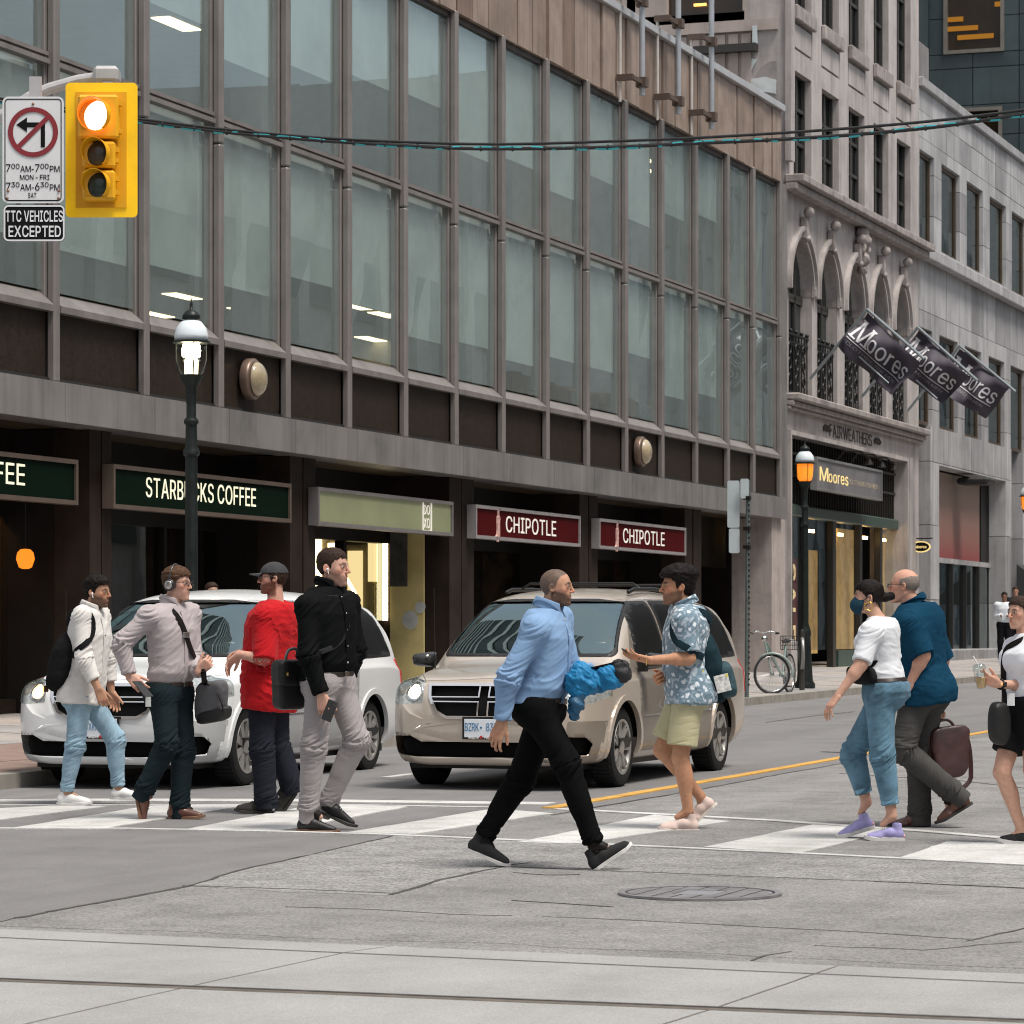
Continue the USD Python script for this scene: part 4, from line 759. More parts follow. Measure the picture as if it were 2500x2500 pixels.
# ---- signs hung on the arm
wsg = look('sign_white', (.66, .67, .68), .45, var=.05); bsg = look('sign_black', (.008, .008, .009), .5, spec=.1); rsg2 = look('sign_red_ring', (.22, .018, .025), .45)
def hung(name, label, u0, v0, u1, v1, dd, r=.05):
    o = at(u0, v1, dd); t = thing(name, label, 'sign', o, ORI); w = (u1-u0)*dd/FOC; h = (v1-v0)*dd/FOC
    return t, w, h, dd/FOC
dd = 26.5; t, w, h, k = hung('turn_sign', 'white no left turn sign with hours, hanging left of the traffic signal', 6, 236, 156, 496, dd)
pg = sbox(0, 0, w, h).buffer(-.05).buffer(.05)
part(t, 'plate', put(extr(pg, .004), XZ), wsg); part(t, 'border', move(put(extr(pg.buffer(-.018).difference(pg.buffer(-.026)), .002), XZ), (0, -.0042, 0)), bsg)
cx, cz = (81-6)*k, (496-323)*k; ring = shapely.Point(cx, cz).buffer(61*k, 48); bar = LineString([(cx-43*k, cz-43*k), (cx+43*k, cz+43*k)]).buffer(5.5*k, cap_style='flat')
part(t, 'ring', move(put(extr(ring.difference(ring.buffer(-12*k)).union(bar.intersection(ring)), .002), XZ), (0, -.0085, 0)), rsg2)
arr = shapely.union_all([sbox(94*k, (496-360)*k, 104*k, (496-303)*k), sbox(55*k, (496-311)*k, 104*k, (496-299)*k), Polygon([(34*k, (496-305)*k), (60*k, (496-287)*k), (60*k, (496-323)*k)])])
part(t, 'arrow', move(put(extr(arr, .002), XZ), (0, -.0055, 0)), bsg)
def sign_text(t, s, x, z, hh, wd, m, bold=False): part(t, 'lettering', put(text(s, hh, .002, bold, wd), frame((x*k, -.0055, z*k), (1, 0, 0), (0, 0, 1), (0, -1, 0))), m)
def hours(z, a, b, y0, y1):
    for s_, x, dz, hh, wd in ((a[0], 9, 0, 19, 11), (a[1], 22, 8, 12, 20), ('AM-', 44, 0, 15, 33), (b[0], 80, 0, 19, 11), (b[1], 93, 8, 12, 20), ('PM', 116, 0, 15, 24)): sign_text(t, s_, x, z+dz, hh*k, wd*k, bsg)
hours(496-420, ('7', '00'), ('7', '00'), 0, 0); sign_text(t, 'MON - FRI', 43, 496-439, 12*k, 72*k, bsg); hours(496-465, ('7', '30'), ('6', '30'), 0, 0); sign_text(t, 'SAT', 63, 496-483, 12*k, 20*k, bsg)
part(t, 'rivet', cat([move(trimesh.creation.icosphere(1, .012), (x*k, -.006, z*k)) for x, z in ((75, 242), (14, 30), (138, 30), (12, 12), (137, 12))]), look('rivet_rust', (.28, .16, .11), .6, .4))
part(t, 'hanger', bx(.22, .32, .01, .05, h-.15, h+.17), polem)
t, w, h, k = hung('exemption_sign', 'small black sign TTC VEHICLES EXCEPTED hanging below the turn sign', 8, 500, 159, 590, dd)
pg = sbox(0, 0, w, h).buffer(-.045).buffer(.045); part(t, 'plate', put(extr(pg, .004), XZ), bsg); part(t, 'border', move(put(extr(pg.buffer(-.003).difference(pg.buffer(-.017)), .002), XZ), (0, -.0042, 0)), wsg)
sign_text(t, 'TTC VEHICLES', 6, 49, 26*k, 140*k, wsg, True); sign_text(t, 'EXCEPTED', 13, 12, 26*k, 128*k, wsg, True); part(t, 'hanger', bx(.1, .14, .01, .03, 0, h+.06), polem)
# ---- overhead cables
def cable(name, label, pts, r, m, extra=None):
    u = np.array([p[0] for p in pts], float); v = np.array([p[1] for p in pts], float); uu = np.linspace(u[0], u[-1], 90)
    from scipy.interpolate import PchipInterpolator
    vv = PchipInterpolator(u, v)(uu); P = np.array([at(a, b, 28.5-.0012*a) for a, b in zip(uu, vv)])
    t = thing(name, label, 'cable', P[0]); part(t, 'strand', tube(P-P[0], r, 6), m, True); return t, P-P[0]
tq = look('cable_teal', (.03, .36, .40), .45)
cm = look('cable_black', (.012, .012, .013), .5)
cable('support_cable', 'upper thin black overhead cable crossing the picture', [(-400, 190), (-60, 232), (336, 290), (600, 321), (900, 343), (1200, 352), (1550, 343), (1900, 325), (2250, 298), (2520, 266), (2900, 215)], .013, cm)
t, P = cable('wrapped_cable', 'lower overhead cable wrapped in a teal plastic strip', [(-400, 198), (-60, 241), (336, 296), (600, 328), (900, 351), (1200, 363.5), (1430, 361), (1700, 350), (1950, 338), (2250, 314), (2520, 276), (2900, 224)], .016, cm)
from scipy.interpolate import interp1d
fP = interp1d(np.linspace(0, 1, len(P)), P, axis=0)
for s0 in np.arange(.02, .97, .0235):
    s_ = np.linspace(s0, s0+.018, 8); c_ = fP(s_); a_ = np.linspace(0, 2.2, 8)+s0*40
    part(t, 'teal_wrap', tube(c_+np.c_[np.zeros(8), -.012*np.ones(8), .012*np.sin(a_)], .013, 6), tq)
part(t, 'tie', cat([tube(fP(np.array([s_, s_+.0009])), .024, 6) for s_ in np.arange(.03, .97, .0235)]), cm, kind='stuff')
# ---- street sign post
p = onY(1823, 1698, 14.0); z0 = float(zs(p[0], 14.)); sp_ = thing('sign_post', 'thin grey perforated steel post with three white sign backs by the kerb', 'sign post', (p[0], 14., z0)); dP = dep(p); k = dP/FOC
hh = (1698-1168)*k
part(sp_, 'post', tube([(0, 0, 0), (.02, -.02, hh)], .038, 8), look('post_green_grey', (.13, .16, .155), .5, .5, var=.25, scale=12))
part(sp_, 'post_hole', cat([bx(-.02, .02, -.05, -.03, z, z+.03) for z in np.arange(.2, hh-.1, .09)]), dark, kind='stuff')
E2 = frame((0, 0, 0), RIGHT, (0, 0, 1), np.cross(RIGHT, [0, 0, 1.]))
sgn = look('sign_back_grey', (.50, .56, .58), .4, .4, var=.12, scale=3)
for (u0, u1, v0, v1, y) in ((1776, 1806, 1168, 1283, .04), (1780, 1806, 1285, 1345, .04), (1807, 1828, 1164, 1212, -.05)):
    g_ = sbox((u0-1823)*k, (1698-v1)*k, (u1-1823)*k, (1698-v0)*k).buffer(-.03).buffer(.03)
    part(sp_, 'sign_plate', move(put(extr(g_, .006), E2), VIEW*y), sgn)
part(sp_, 'clamp', cat([bx(-.06, .06, -.06, .05, z, z+.06) for z in ((1698-1215)*k, (1698-1290)*k, (1698-1335)*k)]), dark)
# ---- bicycle with its front wheel turned
bk0 = onY(1893, 1692, 13.97+.25); zb_ = float(zs(bk0[0], bk0[1]))
bike = thing('bicycle', 'pale green city bicycle parked on the pavement by the sign post', 'bicycle', (bk0[0], bk0[1], zb_))
bfr = look('bike_paint_green', (.28, .36, .33), .35, .1, var=.1); chrome = look('chrome', (.62, .62, .62), .2, 1., var=.05); rub = look('tyre_rubber', (.016, .016, .016), .8, var=.2, scale=20)
def wheel(parent, c, ax, R=.335, nm='wheel'):
    ax = np.array(ax, float)/np.linalg.norm(ax); e = np.cross([0, 0, 1.], ax); e /= np.linalg.norm(e); T = frame(c, e, np.cross(ax, e), ax)
    tt = np.linspace(0, 2*np.pi, 37)[:-1]
    w_ = part(parent, nm, put(tube([(R*math.cos(a), R*math.sin(a), 0) for a in tt], .02, 8, closed=True), T), rub, True)
    part(w_, 'rim', put(tube([((R-.03)*math.cos(a), (R-.03)*math.sin(a), 0) for a in tt], .013, 6, closed=True), T), chrome, True)
    part(w_, 'spokes', put(cat([tube([(.02*math.cos(a+.8), .02*math.sin(a+.8), .02*(-1)**i), ((R-.035)*math.cos(a), (R-.035)*math.sin(a), 0)], .0022, 4) for i, a in enumerate(tt)]), T), chrome, kind='stuff')
    part(w_, 'hub', put(tube([(0, 0, -.05), (0, 0, .05)], .025, 10), T), chrome)
fw = RIGHT*-.06+np.array([0, 0, .335]); dirb = VIEW*.93+RIGHT*.37; dirb /= np.linalg.norm(dirb)
wheel(bike, fw, VIEW*.93+RIGHT*-.36, nm='wheel')
hd_ = fw+np.array([0, 0, .45])-RIGHT*.13+dirb*.1; st_ = hd_+np.array([0, 0, .22])-RIGHT*.04
bbk = fw+dirb*.62+np.array([0, 0, -.05]); sea = bbk+dirb*.2+np.array([0, 0, .55]); rw = fw+dirb*1.04
wheel(bike, rw, np.cross(dirb, [0, 0, 1.]), nm='wheel')
part(bike, 'fork', cat(tube([fw+VIEW*.05, hd_+VIEW*.04], .013, 8), tube([fw-VIEW*.05, hd_-VIEW*.04], .013, 8), tube([hd_, st_], .02, 8)), bfr, True)
part(bike, 'frame', cat(tube([hd_+np.array([0, 0, .1]), bbk+dirb*.02], .02, 8), tube([hd_+np.array([0, 0, .02]), bbk], .022, 8), tube([bbk, sea], .018, 8), tube([bbk, rw+VIEW*.05], .011, 8), tube([sea, rw-VIEW*.05], .011, 8)), bfr, True)
part(bike, 'saddle', put(trimesh.convex.convex_hull(np.array([(-.13, -.02, 0), (-.13, .02, 0), (.12, -.08, .02), (.12, .08, .02), (.1, 0, .06), (-.1, 0, .05), (0, .05, -.02), (0, -.05, -.02)])), frame(sea+np.array([0, 0, .06]), dirb, np.cross([0, 0, 1.], dirb), (0, 0, 1))), rub)
hb = st_+np.array([0, 0, .04]); e_ = RIGHT*.92-VIEW*.35
part(bike, 'handlebar', tube([hb-e_*.24-dirb*-.12, hb-e_*.26, hb-e_*.12+np.array([0, 0, .03]), hb, hb+e_*.12+np.array([0, 0, .03]), hb+e_*.22+dirb*.1], .013, 8), chrome, True)
part(bike, 'handgrip', tube([hb-e_*.24+dirb*.12, hb-e_*.25+dirb*.02], .02, 8), rub); part(bike, 'handgrip', tube([hb+e_*.2+dirb*.06, hb+e_*.23+dirb*.14], .02, 8), rub)
part(bike, 'headlamp', put(lathe([(.03, 0), (.055, .03), (.05, .09)], 14), frame(hd_+np.array([0, 0, .16])-dirb*.1, RIGHT, (0, 0, 1), -VIEW)), chrome, True)
part(bike, 'crank', cat(put(lathe([(.095, -.006), (.095, .006)], 24), frame(bbk+RIGHT*.05, dirb, (0, 0, 1), np.cross(dirb, [0, 0, 1.]))), tube([bbk+RIGHT*.07, bbk+RIGHT*.07+np.array([0, 0, -.17])], .012, 6), tube([bbk-RIGHT*.05, bbk-RIGHT*.05+np.array([0, 0, .17])], .012, 6)), chrome)
part(bike, 'pedal', move(bx(-.05, .05, -.04, .04, -.012, .012), bbk+RIGHT*.12+np.array([0, 0, -.17])), rub); part(bike, 'pedal', move(bx(-.05, .05, -.04, .04, -.012, .012), bbk-RIGHT*.1+np.array([0, 0, .17])), rub)
part(bike, 'mudguard', tube([fw+(-RIGHT*math.cos(a)*.36+np.array([0, 0, math.sin(a)*.36])) for a in np.linspace(.9, 3.3, 14)], .02, 6), bfr, True)
part(bike, 'basket', put(cat(*[tube([(s_[0]*.15, s_[1]*.11, z) for s_ in ((-1, -1), (1, -1), (1, 1), (-1, 1))], .006, 5, closed=True) for z in (0, .08, .16, .24)]+[tube([(x, y, 0), (x*1.05, y*1.05, .24)], .006, 5) for x in (-.15, -.05, .05, .15) for y in (-.11, .11)]), frame(rw+np.array([0, 0, .42]), dirb, np.cross([0, 0, 1.], dirb), (0, 0, 1))), blkp)
ps = onY(1958, 1680, 14.35); rk = thing('bike_rack', 'black post and ring bicycle rack beside the bicycle', 'bike rack', (ps[0], 14.35, float(zs(ps[0], 14.35))))
part(rk, 'post', lathe([(.05, 0), (.05, 1.05), (.03, 1.1)], 12), look('rack_iron', (.06, .055, .05), .5, .5), 40)
part(rk, 'ring', tube([(C*.22*math.cos(a), S*.22*math.cos(a)+.0, .66+.27*math.sin(a)) for a in np.linspace(0, 2*np.pi, 29)[:-1]], .035, 8, closed=True), look('rack_ring', (.30, .29, .28), .4, .6), True)
# ---- flags on A-shaped poles
flagm = look('flag_cloth', (.042, .034, .05), .7, var=.22, scale=3, sheen=.05); fl_t = look('flag_lettering', (.62, .62, .64), .8); pol = look('flag_pole_grey', (.25, .28, .29), .4, .5)
def flag(ub, vb, tip, spar_end, A, B, Cc, D, label):
    X = XY(ub, YF); o = onX(*tip, X); t = thing('shop_flag', label, 'flag', o, 0, 'three shop flags'); q = lambda p: onX(p[0], p[1], X)-o
    part(t, 'pole', tube([q((ub, vb)), q(tip)], .035, 8), pol); part(t, 'spar', tube([q(tip), q(spar_end)], .035, 8), pol)
    mid = (np.array(q((ub, vb)))*.45+np.array(q(tip))*.55); part(t, 'brace', tube([mid, mid+np.array([0, -1.1, -1.0])], .022, 6), pol)
    a, b, c_, d = (q(p)[1:] for p in (A, B, Cc, D)); n = 26
    def surf(s_, r):
        """s along the top edge, r down the flag"""
        s_, r = np.asarray(s_)[..., None], np.asarray(r)[..., None]
        p = (1-r)*((1-s_)*a+s_*b)+r*((1-s_)*d+s_*c_); sag = .10*np.sin(np.pi*s_)*(r*.6+.25)*(1-.3*r)
        x = .36*np.sin(5.5*s_+2.5*r+X)*(.2+.8*r)+.13*np.sin(12*s_-6*r+X)*(.3+r)+.06*np.sin(8*r+5*s_)
        return np.concatenate([x, p[..., :1], p[..., 1:]-sag*.5], -1)
    ss, rr = np.meshgrid(np.linspace(0, 1, n), np.linspace(0, 1, n)); V = surf(ss, rr).reshape(-1, 3)
    Fq = []
    for i in range(n-1):
        for j in range(n-1): p_ = i*n+j; Fq += [(p_, p_+1, p_+n+1), (p_, p_+n+1, p_+n)]
    Fq = np.array(Fq); N = len(V); V2 = np.vstack([V, V+[.012, 0, 0]]); rim = []
    bd_ = [i for i in range(n)]+[i*n+n-1 for i in range(1, n)]+[(n-1)*n+j for j in range(n-2, -1, -1)]+[i*n for i in range(n-2, 0, -1)]
    for i in range(len(bd_)): p_, q_ = bd_[i], bd_[(i+1) % len(bd_)]; rim += [(p_, q_, q_+N), (p_, q_+N, p_+N)]
    part(t, 'cloth', trimesh.Trimesh(V2, np.vstack([Fq[:, ::-1], Fq+N, rim]), process=False), flagm, 50)
    def drape(m, s0, s1, r0, r1):
        bd2 = m.bounds; m = put(m, np.eye(4)); m.apply_translation(-bd2[0]); m.apply_scale(1/(bd2[1]-bd2[0])); m = m.subdivide_to_size(.12, max_iter=12); bd2 = m.bounds; e = (m.vertices-bd2[0])/(bd2[1]-bd2[0]); 
        s_ = s0+(s1-s0)*e[:, 0]; r = r1+(r0-r1)*e[:, 1]; P_ = surf(s_, r); P_[:, 0] -= .004+.012*e[:, 2]; m.vertices = P_; return m
    part(t, 'lettering', cat(drape(text('M', 1, .3, False), .04, .30, .16, .62), drape(text('oores', 1, .3, False), .31, .93, .30, .62), drape(bx(0, 1, 0, 1, 0, .3), .02, .13, .585, .62), drape(bx(0, 1, 0, 1, 0, .3), .21, .32, .585, .62), drape(bx(0, 1, 0, 1, 0, .3), .02, .1, .16, .195), drape(bx(0, 1, 0, 1, 0, .3), .23, .32, .16, .195)), fl_t, kind='stuff')
    part(t, 'rule', cat([drape(bx(0, 1, 0, 1, 0, .3), .03+k_*.09, .125+k_*.09, .665, .68) for k_ in range(10)]), fl_t, kind='stuff')
    part(t, 'small_lettering', drape(text('CLOTHING FOR MEN', 1, .3), .08, .86, .73, .80), look('flag_small_lettering', (.22, .21, .23), .8), kind='stuff')
flag(1978, 925, (2117, 755), (2256, 876), (2116, 762), (2247, 886), (2177, 965), (2051, 848), 'nearest and leftmost of the three dark Moores shop flags')
flag(2104, 969, (2241, 799), (2386, 929), (2241, 806), (2367, 919), (2293, 983), (2176, 884), 'middle one of the three dark Moores shop flags')
flag(2216, 1003, (2343, 844), (2479, 956), (2343, 851), (2467, 948), (2401, 1020), (2285, 940), 'farthest and rightmost of the three dark Moores shop flags')
# ---- arch building shop signs
y = YF-.35; t, w, h, x0, y = sign_board('hanging_sign', 'grey rectangular Moores shop board with gold letters under gooseneck lamps', 1992, 2152, look('sign_slate', (.17, .165, .17), .35, var=.15), look('sign_frame_pewter', (.30, .30, .30), .35, .5), y=y, zt=ZS(.2155, y), zb=ZS(.1755, y))
gold = look('sign_gold', (.75, .58, .25), .35, .3, emit=.25, emitc=(1, .75, .3))
letter(t, 'M', .35, h*.3, h*.42, w*.12, gold); letter(t, 'oores', .4+w*.12, h*.3, h*.36, w*.29, gold); letter(t, 'CLOTHING FOR MEN', w*.5, h*.36, h*.15, w*.44, look('sign_dull_letter', (.42, .36, .26), .5), False)
for k_ in (.35, .55, .75): part(t, 'gooseneck_lamp', cat(tube([(w*k_, .1, h), (w*k_, -.1, h+.25), (w*k_, -.5, h+.22), (w*k_+.2, -.65, h+.05)], .025, 7), put(lathe([(.03, 0), (.1, -.12)], 12), frame((w*k_+.2, -.65, h+.05), (1, 0, 0), (0, 1, 0), (0, 0, 1)))), dark)
part(t, 'sign_hanger', bx(.2, w-.2, .13, .6, h*.5, h*.56), dark)
o = onX(2249, 1335, A1-.3); t = thing('oval_sign', 'small dark oval blade sign with pale rim at the right end of the shop', 'sign', o)
ov = affinity.scale(shapely.Point(0, 0).buffer(1, 32), .235, .13); YZm = frame((0, 0, 0), (0, -1, 0), (0, 0, 1), (-1, 0, 0))
part(t, 'board', put(extr(ov, .04), YZm), dark); part(t, 'rim', put(extr(ov.buffer(.02).difference(ov.buffer(-.012)), .055), YZm), gold)
part(t, 'lettering', put(text('Moores', .07, .01, True, .3), frame((-.041, .15, -.035), (0, -1, 0), (0, 0, 1), (-1, 0, 0))), gold); part(t, 'bracket', cat(tube([(0, YF-o[1], .22), (0, -.3, .22)], .018, 6), tube([(0, 0, .12), (0, 0, .22)], .01, 5)), dark)
# ================================================================== minivans
def mfold(m):
    if isinstance(m, m3.Manifold): return m
    m = m.copy(); m.merge_vertices()
    return m3.Manifold(m3.Mesh(np.asarray(m.vertices, np.float32), np.asarray(m.faces, np.uint32)))
def tri(M_):
    q = M_.to_mesh(); return trimesh.Trimesh(np.array(q.vert_properties[:, :3], float), np.array(q.tri_verts), process=False)
def prism(pts, axis, a, b):
    """pts in the plane normal to axis ('y': x,z; 'x': y,z; 'z': x,y), from a to b along it"""
    pts = np.asarray(pts, float); pg = Polygon(pts).buffer(0); m = extr(pg, b-a)
    T = {'y': frame((0, a, 0), (1, 0, 0), (0, 0, 1), (0, 1, 0)), 'x': frame((a, 0, 0), (0, 1, 0), (0, 0, 1), (1, 0, 0)), 'z': frame((0, 0, a), (1, 0, 0), (0, 1, 0), (0, 0, 1))}[axis]
    m = put(m, T)
    if axis == 'y': m.invert()
    return mfold(m)
def rounded(pts, r, n=None):
    return list(Polygon(pts).buffer(-r).buffer(r, quad_segs=5).exterior.coords)[:-1]
def spline(xs, ys, x):
    from scipy.interpolate import PchipInterpolator
    return PchipInterpolator(xs, ys)(x)
# x runs from the front bumper to the back, y to the van's left, z up
_X = np.r_[np.linspace(0, .3, 16), np.linspace(.34, 4.8, 84), np.linspace(4.83, 5.15, 16)]
def van_solid(off):
    x = _X
    zt = spline([0, .02, .06, .12, .20, .5, .95, 1.08, 1.35, 1.75, 2.0, 2.3, 2.9, 3.8, 4.55, 4.75, 4.88, 4.98, 5.06, 5.11, 5.14, 5.15], [.66, .74, .84, .925, .965, 1.02, 1.085, 1.125, 1.33, 1.585, 1.675, 1.715, 1.745, 1.725, 1.67, 1.64, 1.50, 1.22, 1.04, .80, .70, .66], x)
    zb = spline([0, .03, .1, .3, .8, 4.4, 4.9, 5.1, 5.15], [.50, .27, .205, .20, .20, .22, .27, .34, .48], x)
    w = spline([0, .015, .06, .12, .22, .36, .55, .9, 2., 4.2, 4.8, 5.02, 5.1, 5.14, 5.15], [.56, .66, .76, .82, .88, .925, .955, .975, .98, .98, .955, .91, .87, .80, .72], x)
    belt = spline([0, .12, .4, 1.0, 2., 4.4, 5., 5.15], [.60, .80, .895, .955, .985, 1.05, 1.0, .58], x); belt = np.minimum(belt, zt-.03)
    rw = spline([0, .12, .4, .95, 1.12, 1.9, 2.3, 4.5, 4.8, 5.0, 5.15], [.50, .66, .72, .755, .79, .665, .665, .655, .68, .80, .68], x)
    rz = zt-spline([0, .2, .95, 1.2, 2., 4.6, 5., 5.15], [.03, .03, .045, .06, .07, .075, .05, .03], x)
    rings = []
    for i in range(len(x)):
        zm = .52; P_ = np.array([(0, zb[i]), (w[i]*.60, zb[i]), (w[i]*.90, zb[i]+.03), (w[i]*.985, min(zb[i]+.16, zm)), (w[i], max(zm+.06, zb[i]+.2) if belt[i] > .7 else (zb[i]+belt[i])/2), (w[i]*.99, belt[i]-.06*(belt[i] > .75)), (w[i]*.955, belt[i]), (max(rw[i]+.03, 0), rz[i]-.05 if rz[i]-.05 > belt[i]+.02 else belt[i]+.6*(rz[i]-belt[i])), (rw[i]*.93, rz[i]+.01), (rw[i]*.62, zt[i]-.018), (0, zt[i])])
        seg = [4, 4, 4, 5, 6, 4, 14, 5, 6, 6]; t = np.r_[0, np.cumsum(np.linalg.norm(np.diff(P_, axis=0), axis=1)+1e-4)]
        tt = np.concatenate([np.linspace(t[k], t[k+1], seg[k], endpoint=False) for k in range(10)]+[[t[-1]]])
        yy, zz = spline(t, P_[:, 0], tt), spline(t, P_[:, 1], tt); yy[0] = yy[-1] = 0
        rings.append(np.r_[np.c_[yy, zz], np.c_[-yy[-2:0:-1], zz[-2:0:-1]]])
    R_ = np.array(rings); n, m = R_.shape[:2]; V = np.concatenate([np.repeat(x, m)[:, None], R_.reshape(-1, 2)], 1); Fq = []
    idx = lambda i, k: i*m+k % m
    for i in range(n-1):
        for k in range(m): a, b, c_, d = idx(i, k), idx(i, k+1), idx(i+1, k+1), idx(i+1, k); Fq += [(a, c_, b), (a, d, c_)]
    c0, c1 = len(V), len(V)+1; V = np.vstack([V, [x[0], 0, R_[0, :, 1].mean()], [x[-1], 0, R_[-1, :, 1].mean()]])
    for k in range(m): Fq += [(c0, idx(0, k), idx(0, k+1)), (c1, idx(n-1, k+1), idx(n-1, k))]
    t = trimesh.Trimesh(V, Fq, process=False)
    if t.volume < 0: t.invert()
    if off: t.vertices = t.vertices+np.array(t.vertex_normals)*off
    return mfold(t)
VS = {}
def shell(a, b):
    for k in (a, b):
        if k not in VS: VS[k] = van_solid(k)
    return VS[b]-VS[a]
AX0, AX1, WR, TRK = .97, 4.05, .345, .83
def ypr(pts, side, y0=.25): return prism(pts, 'y', y0, 1.4) if side > 0 else prism(pts, 'y', -1.4, -y0)
SIDE = dict(
    front=rounded([(1.50, 1.02), (2.42, 1.055), (2.40, 1.60), (2.02, 1.595), (1.80, 1.50)], .03),
    quarter_front=[(1.28, 1.01), (1.46, 1.015), (1.72, 1.42)],
    slide=rounded([(2.52, 1.06), (3.62, 1.10), (3.60, 1.605), (2.50, 1.605)], .03),
    rear=rounded([(3.72, 1.105), (4.78, 1.13), (4.66, 1.48), (4.54, 1.575), (3.70, 1.60)], .03))
WS = rounded([(-.80, 1.13), (.80, 1.13), (.655, 1.60), (.4, 1.63), (-.4, 1.63), (-.655, 1.60)], .03)
GRILLE = [(-.52, .905), (.52, .905), (.50, .78), (.43, .655), (.33, .60), (-.33, .60), (-.43, .655), (-.50, .78)]
HEAD = [(.555, .915), (.80, .985), (.96, .985), (.97, .80), (.90, .735), (.80, .715), (.56, .735)]
LOWER = rounded([(-.86, .45), (-.66, .455), (-.56, .405), (.56, .405), (.66, .455), (.86, .45), (.89, .39), (.86, .30), (.6, .275), (-.6, .275), (-.86, .30), (-.89, .39)], .025)
mir = lambda p: [(-a, b) for a, b in p][::-1]
def cyl(x, r, y0, y1, n=40):
    m = m3.Manifold.cylinder(y1-y0, r, r, n).rotate((-90, 0, 0)).translate((x, y0, 0)); return m
def van_parts():
    shell(-.014, 0.); sh = shell(-.03, 0.); cut = prism(WS, 'x', .9, 2.1)
    for s_ in (1, -1):
        for p in SIDE.values(): cut = cut+ypr(p, s_)
    cut = cut+prism(rounded([(-.62, 1.12), (.62, 1.12), (.55, 1.55), (-.55, 1.55)], .05), 'x', 4.6, 5.3)
    ar = cyl(0, .405, -1.3, 1.3).translate((AX0, 0, WR)) + cyl(0, .405, -1.3, 1.3).translate((AX1, 0, WR))
    arb = ar+m3.Manifold.cube((.81, 2.6, .4)).translate((AX0-.405, -1.3, -.05))+m3.Manifold.cube((.81, 2.6, .4)).translate((AX1-.405, -1.3, -.05))
    gr = prism(GRILLE, 'x', -.2, .45); lo = prism(LOWER, 'x', -.2, .45); hl = prism(HEAD, 'x', -.2, .62)+prism(mir(HEAD), 'x', -.2, .62)
    und = m3.Manifold.cube((6, 3, .06)).translate((-.3, -1.5, .17))
    tl = prism([(4.85, 1.08), (5.3, 1.08), (5.3, .76), (4.99, .76)], 'y', .6, 1.4)+prism([(4.85, 1.08), (5.3, 1.08), (5.3, .76), (4.99, .76)], 'y', -1.4, -.6)
    P_ = sh-cut-arb-gr-lo-hl-tl
    # panel gaps
    g = .0045
    def vline(pts, s_): return ypr(list(LineString(pts).buffer(g, cap_style='flat').exterior.coords)[:-1], s_, .5)
    gaps = []
    for s_ in (1, -1):
        gaps += [vline([(1.40, .30), (1.37, .6), (1.36, .90), (1.30, .985)], s_), vline([(2.46, .25), (2.46, 1.64)], s_), vline([(3.66, 1.64), (3.66, .95), (3.62, .70), (3.58, .25)], s_), vline([(1.40, .30), (3.585, .28)], s_), vline([(1.95, 1.63), (3.66, 1.645)], s_), vline([(.62, .55), (.58, .74)], s_), vline([(.55, .56), (.66, .55)], s_)]
    hz = [(.115, -.56), (.13, -.40), (.13, .40), (.115, .56)]
    hoodl = prism(list(LineString([(.14, -.57), (.45, -.73), (1.02, -.80)]).buffer(g, cap_style='flat').exterior.coords)[:-1], 'z', .8, 1.3)+prism(list(LineString([(.14, .57), (.45, .73), (1.02, .80)]).buffer(g, cap_style='flat').exterior.coords)[:-1], 'z', .8, 1.3)+prism(list(LineString([(.145, -.58), (.15, 0), (.145, .58)]).buffer(g).exterior.coords)[:-1], 'z', .88, 1.3)
    gaps.append(hoodl)
    gaps.append(prism(list(LineString([(-.95, .60), (-.56, .585), (-.42, .575), (.42, .575), (.56, .585), (.95, .60)]).buffer(g).exterior.coords)[:-1], 'x', -.1, .0))
    G_ = m3.Manifold.batch_boolean(gaps, m3.OpType.Add) ^ shell(-.014, .03)
    P_ = P_-G_
    hood = prism([(.15, -.575), (.45, -.725), (1.02, -.795), (1.06, 0), (1.02, .795), (.45, .725), (.15, .575)], 'z', .86, 1.3)
    out = {'hood': P_ ^ hood}; P_ = P_-hood
    for s_ in (1, -1):
        fd = ypr([(1.40, .295), (2.457, .295), (2.457, 1.63), (1.95, 1.62), (1.28, 1.0), (1.365, .90), (1.37, .6)], s_, .3); rd = ypr([(2.463, .285), (3.58, .285), (3.62, .70), (3.655, .95), (3.655, 1.635), (2.463, 1.635)], s_, .3)
        out[('front_door', s_)] = P_ ^ fd; out[('sliding_door', s_)] = P_ ^ rd; P_ = P_-fd-rd
    bp = m3.Manifold.cube((.62, 3, .66)).translate((-.1, -1.5, 0)); bp = bp ^ prism([(-.2, .1), (.62, .1), (.62, .55), (.5, .585), (-.2, .585)], 'y', -1.5, 1.5)
    out['front_bumper'] = P_ ^ bp; out['body'] = P_-bp
    out['windscreen'] = shell(-.014, -.008) ^ prism(WS, 'x', .9, 2.1)
    out['screen_band'] = (shell(-.008, .002) ^ prism(list(Polygon(WS).buffer(.008).exterior.coords)[:-1], 'x', .9, 2.1))-prism(rounded([(-.78, 1.15), (.78, 1.15), (.64, 1.61), (-.64, 1.61)], .05), 'x', .8, 2.2)
    out['back_window'] = shell(-.014, -.008) ^ prism(rounded([(-.62, 1.12), (.62, 1.12), (.55, 1.55), (-.55, 1.55)], .05), 'x', 4.6, 5.3)
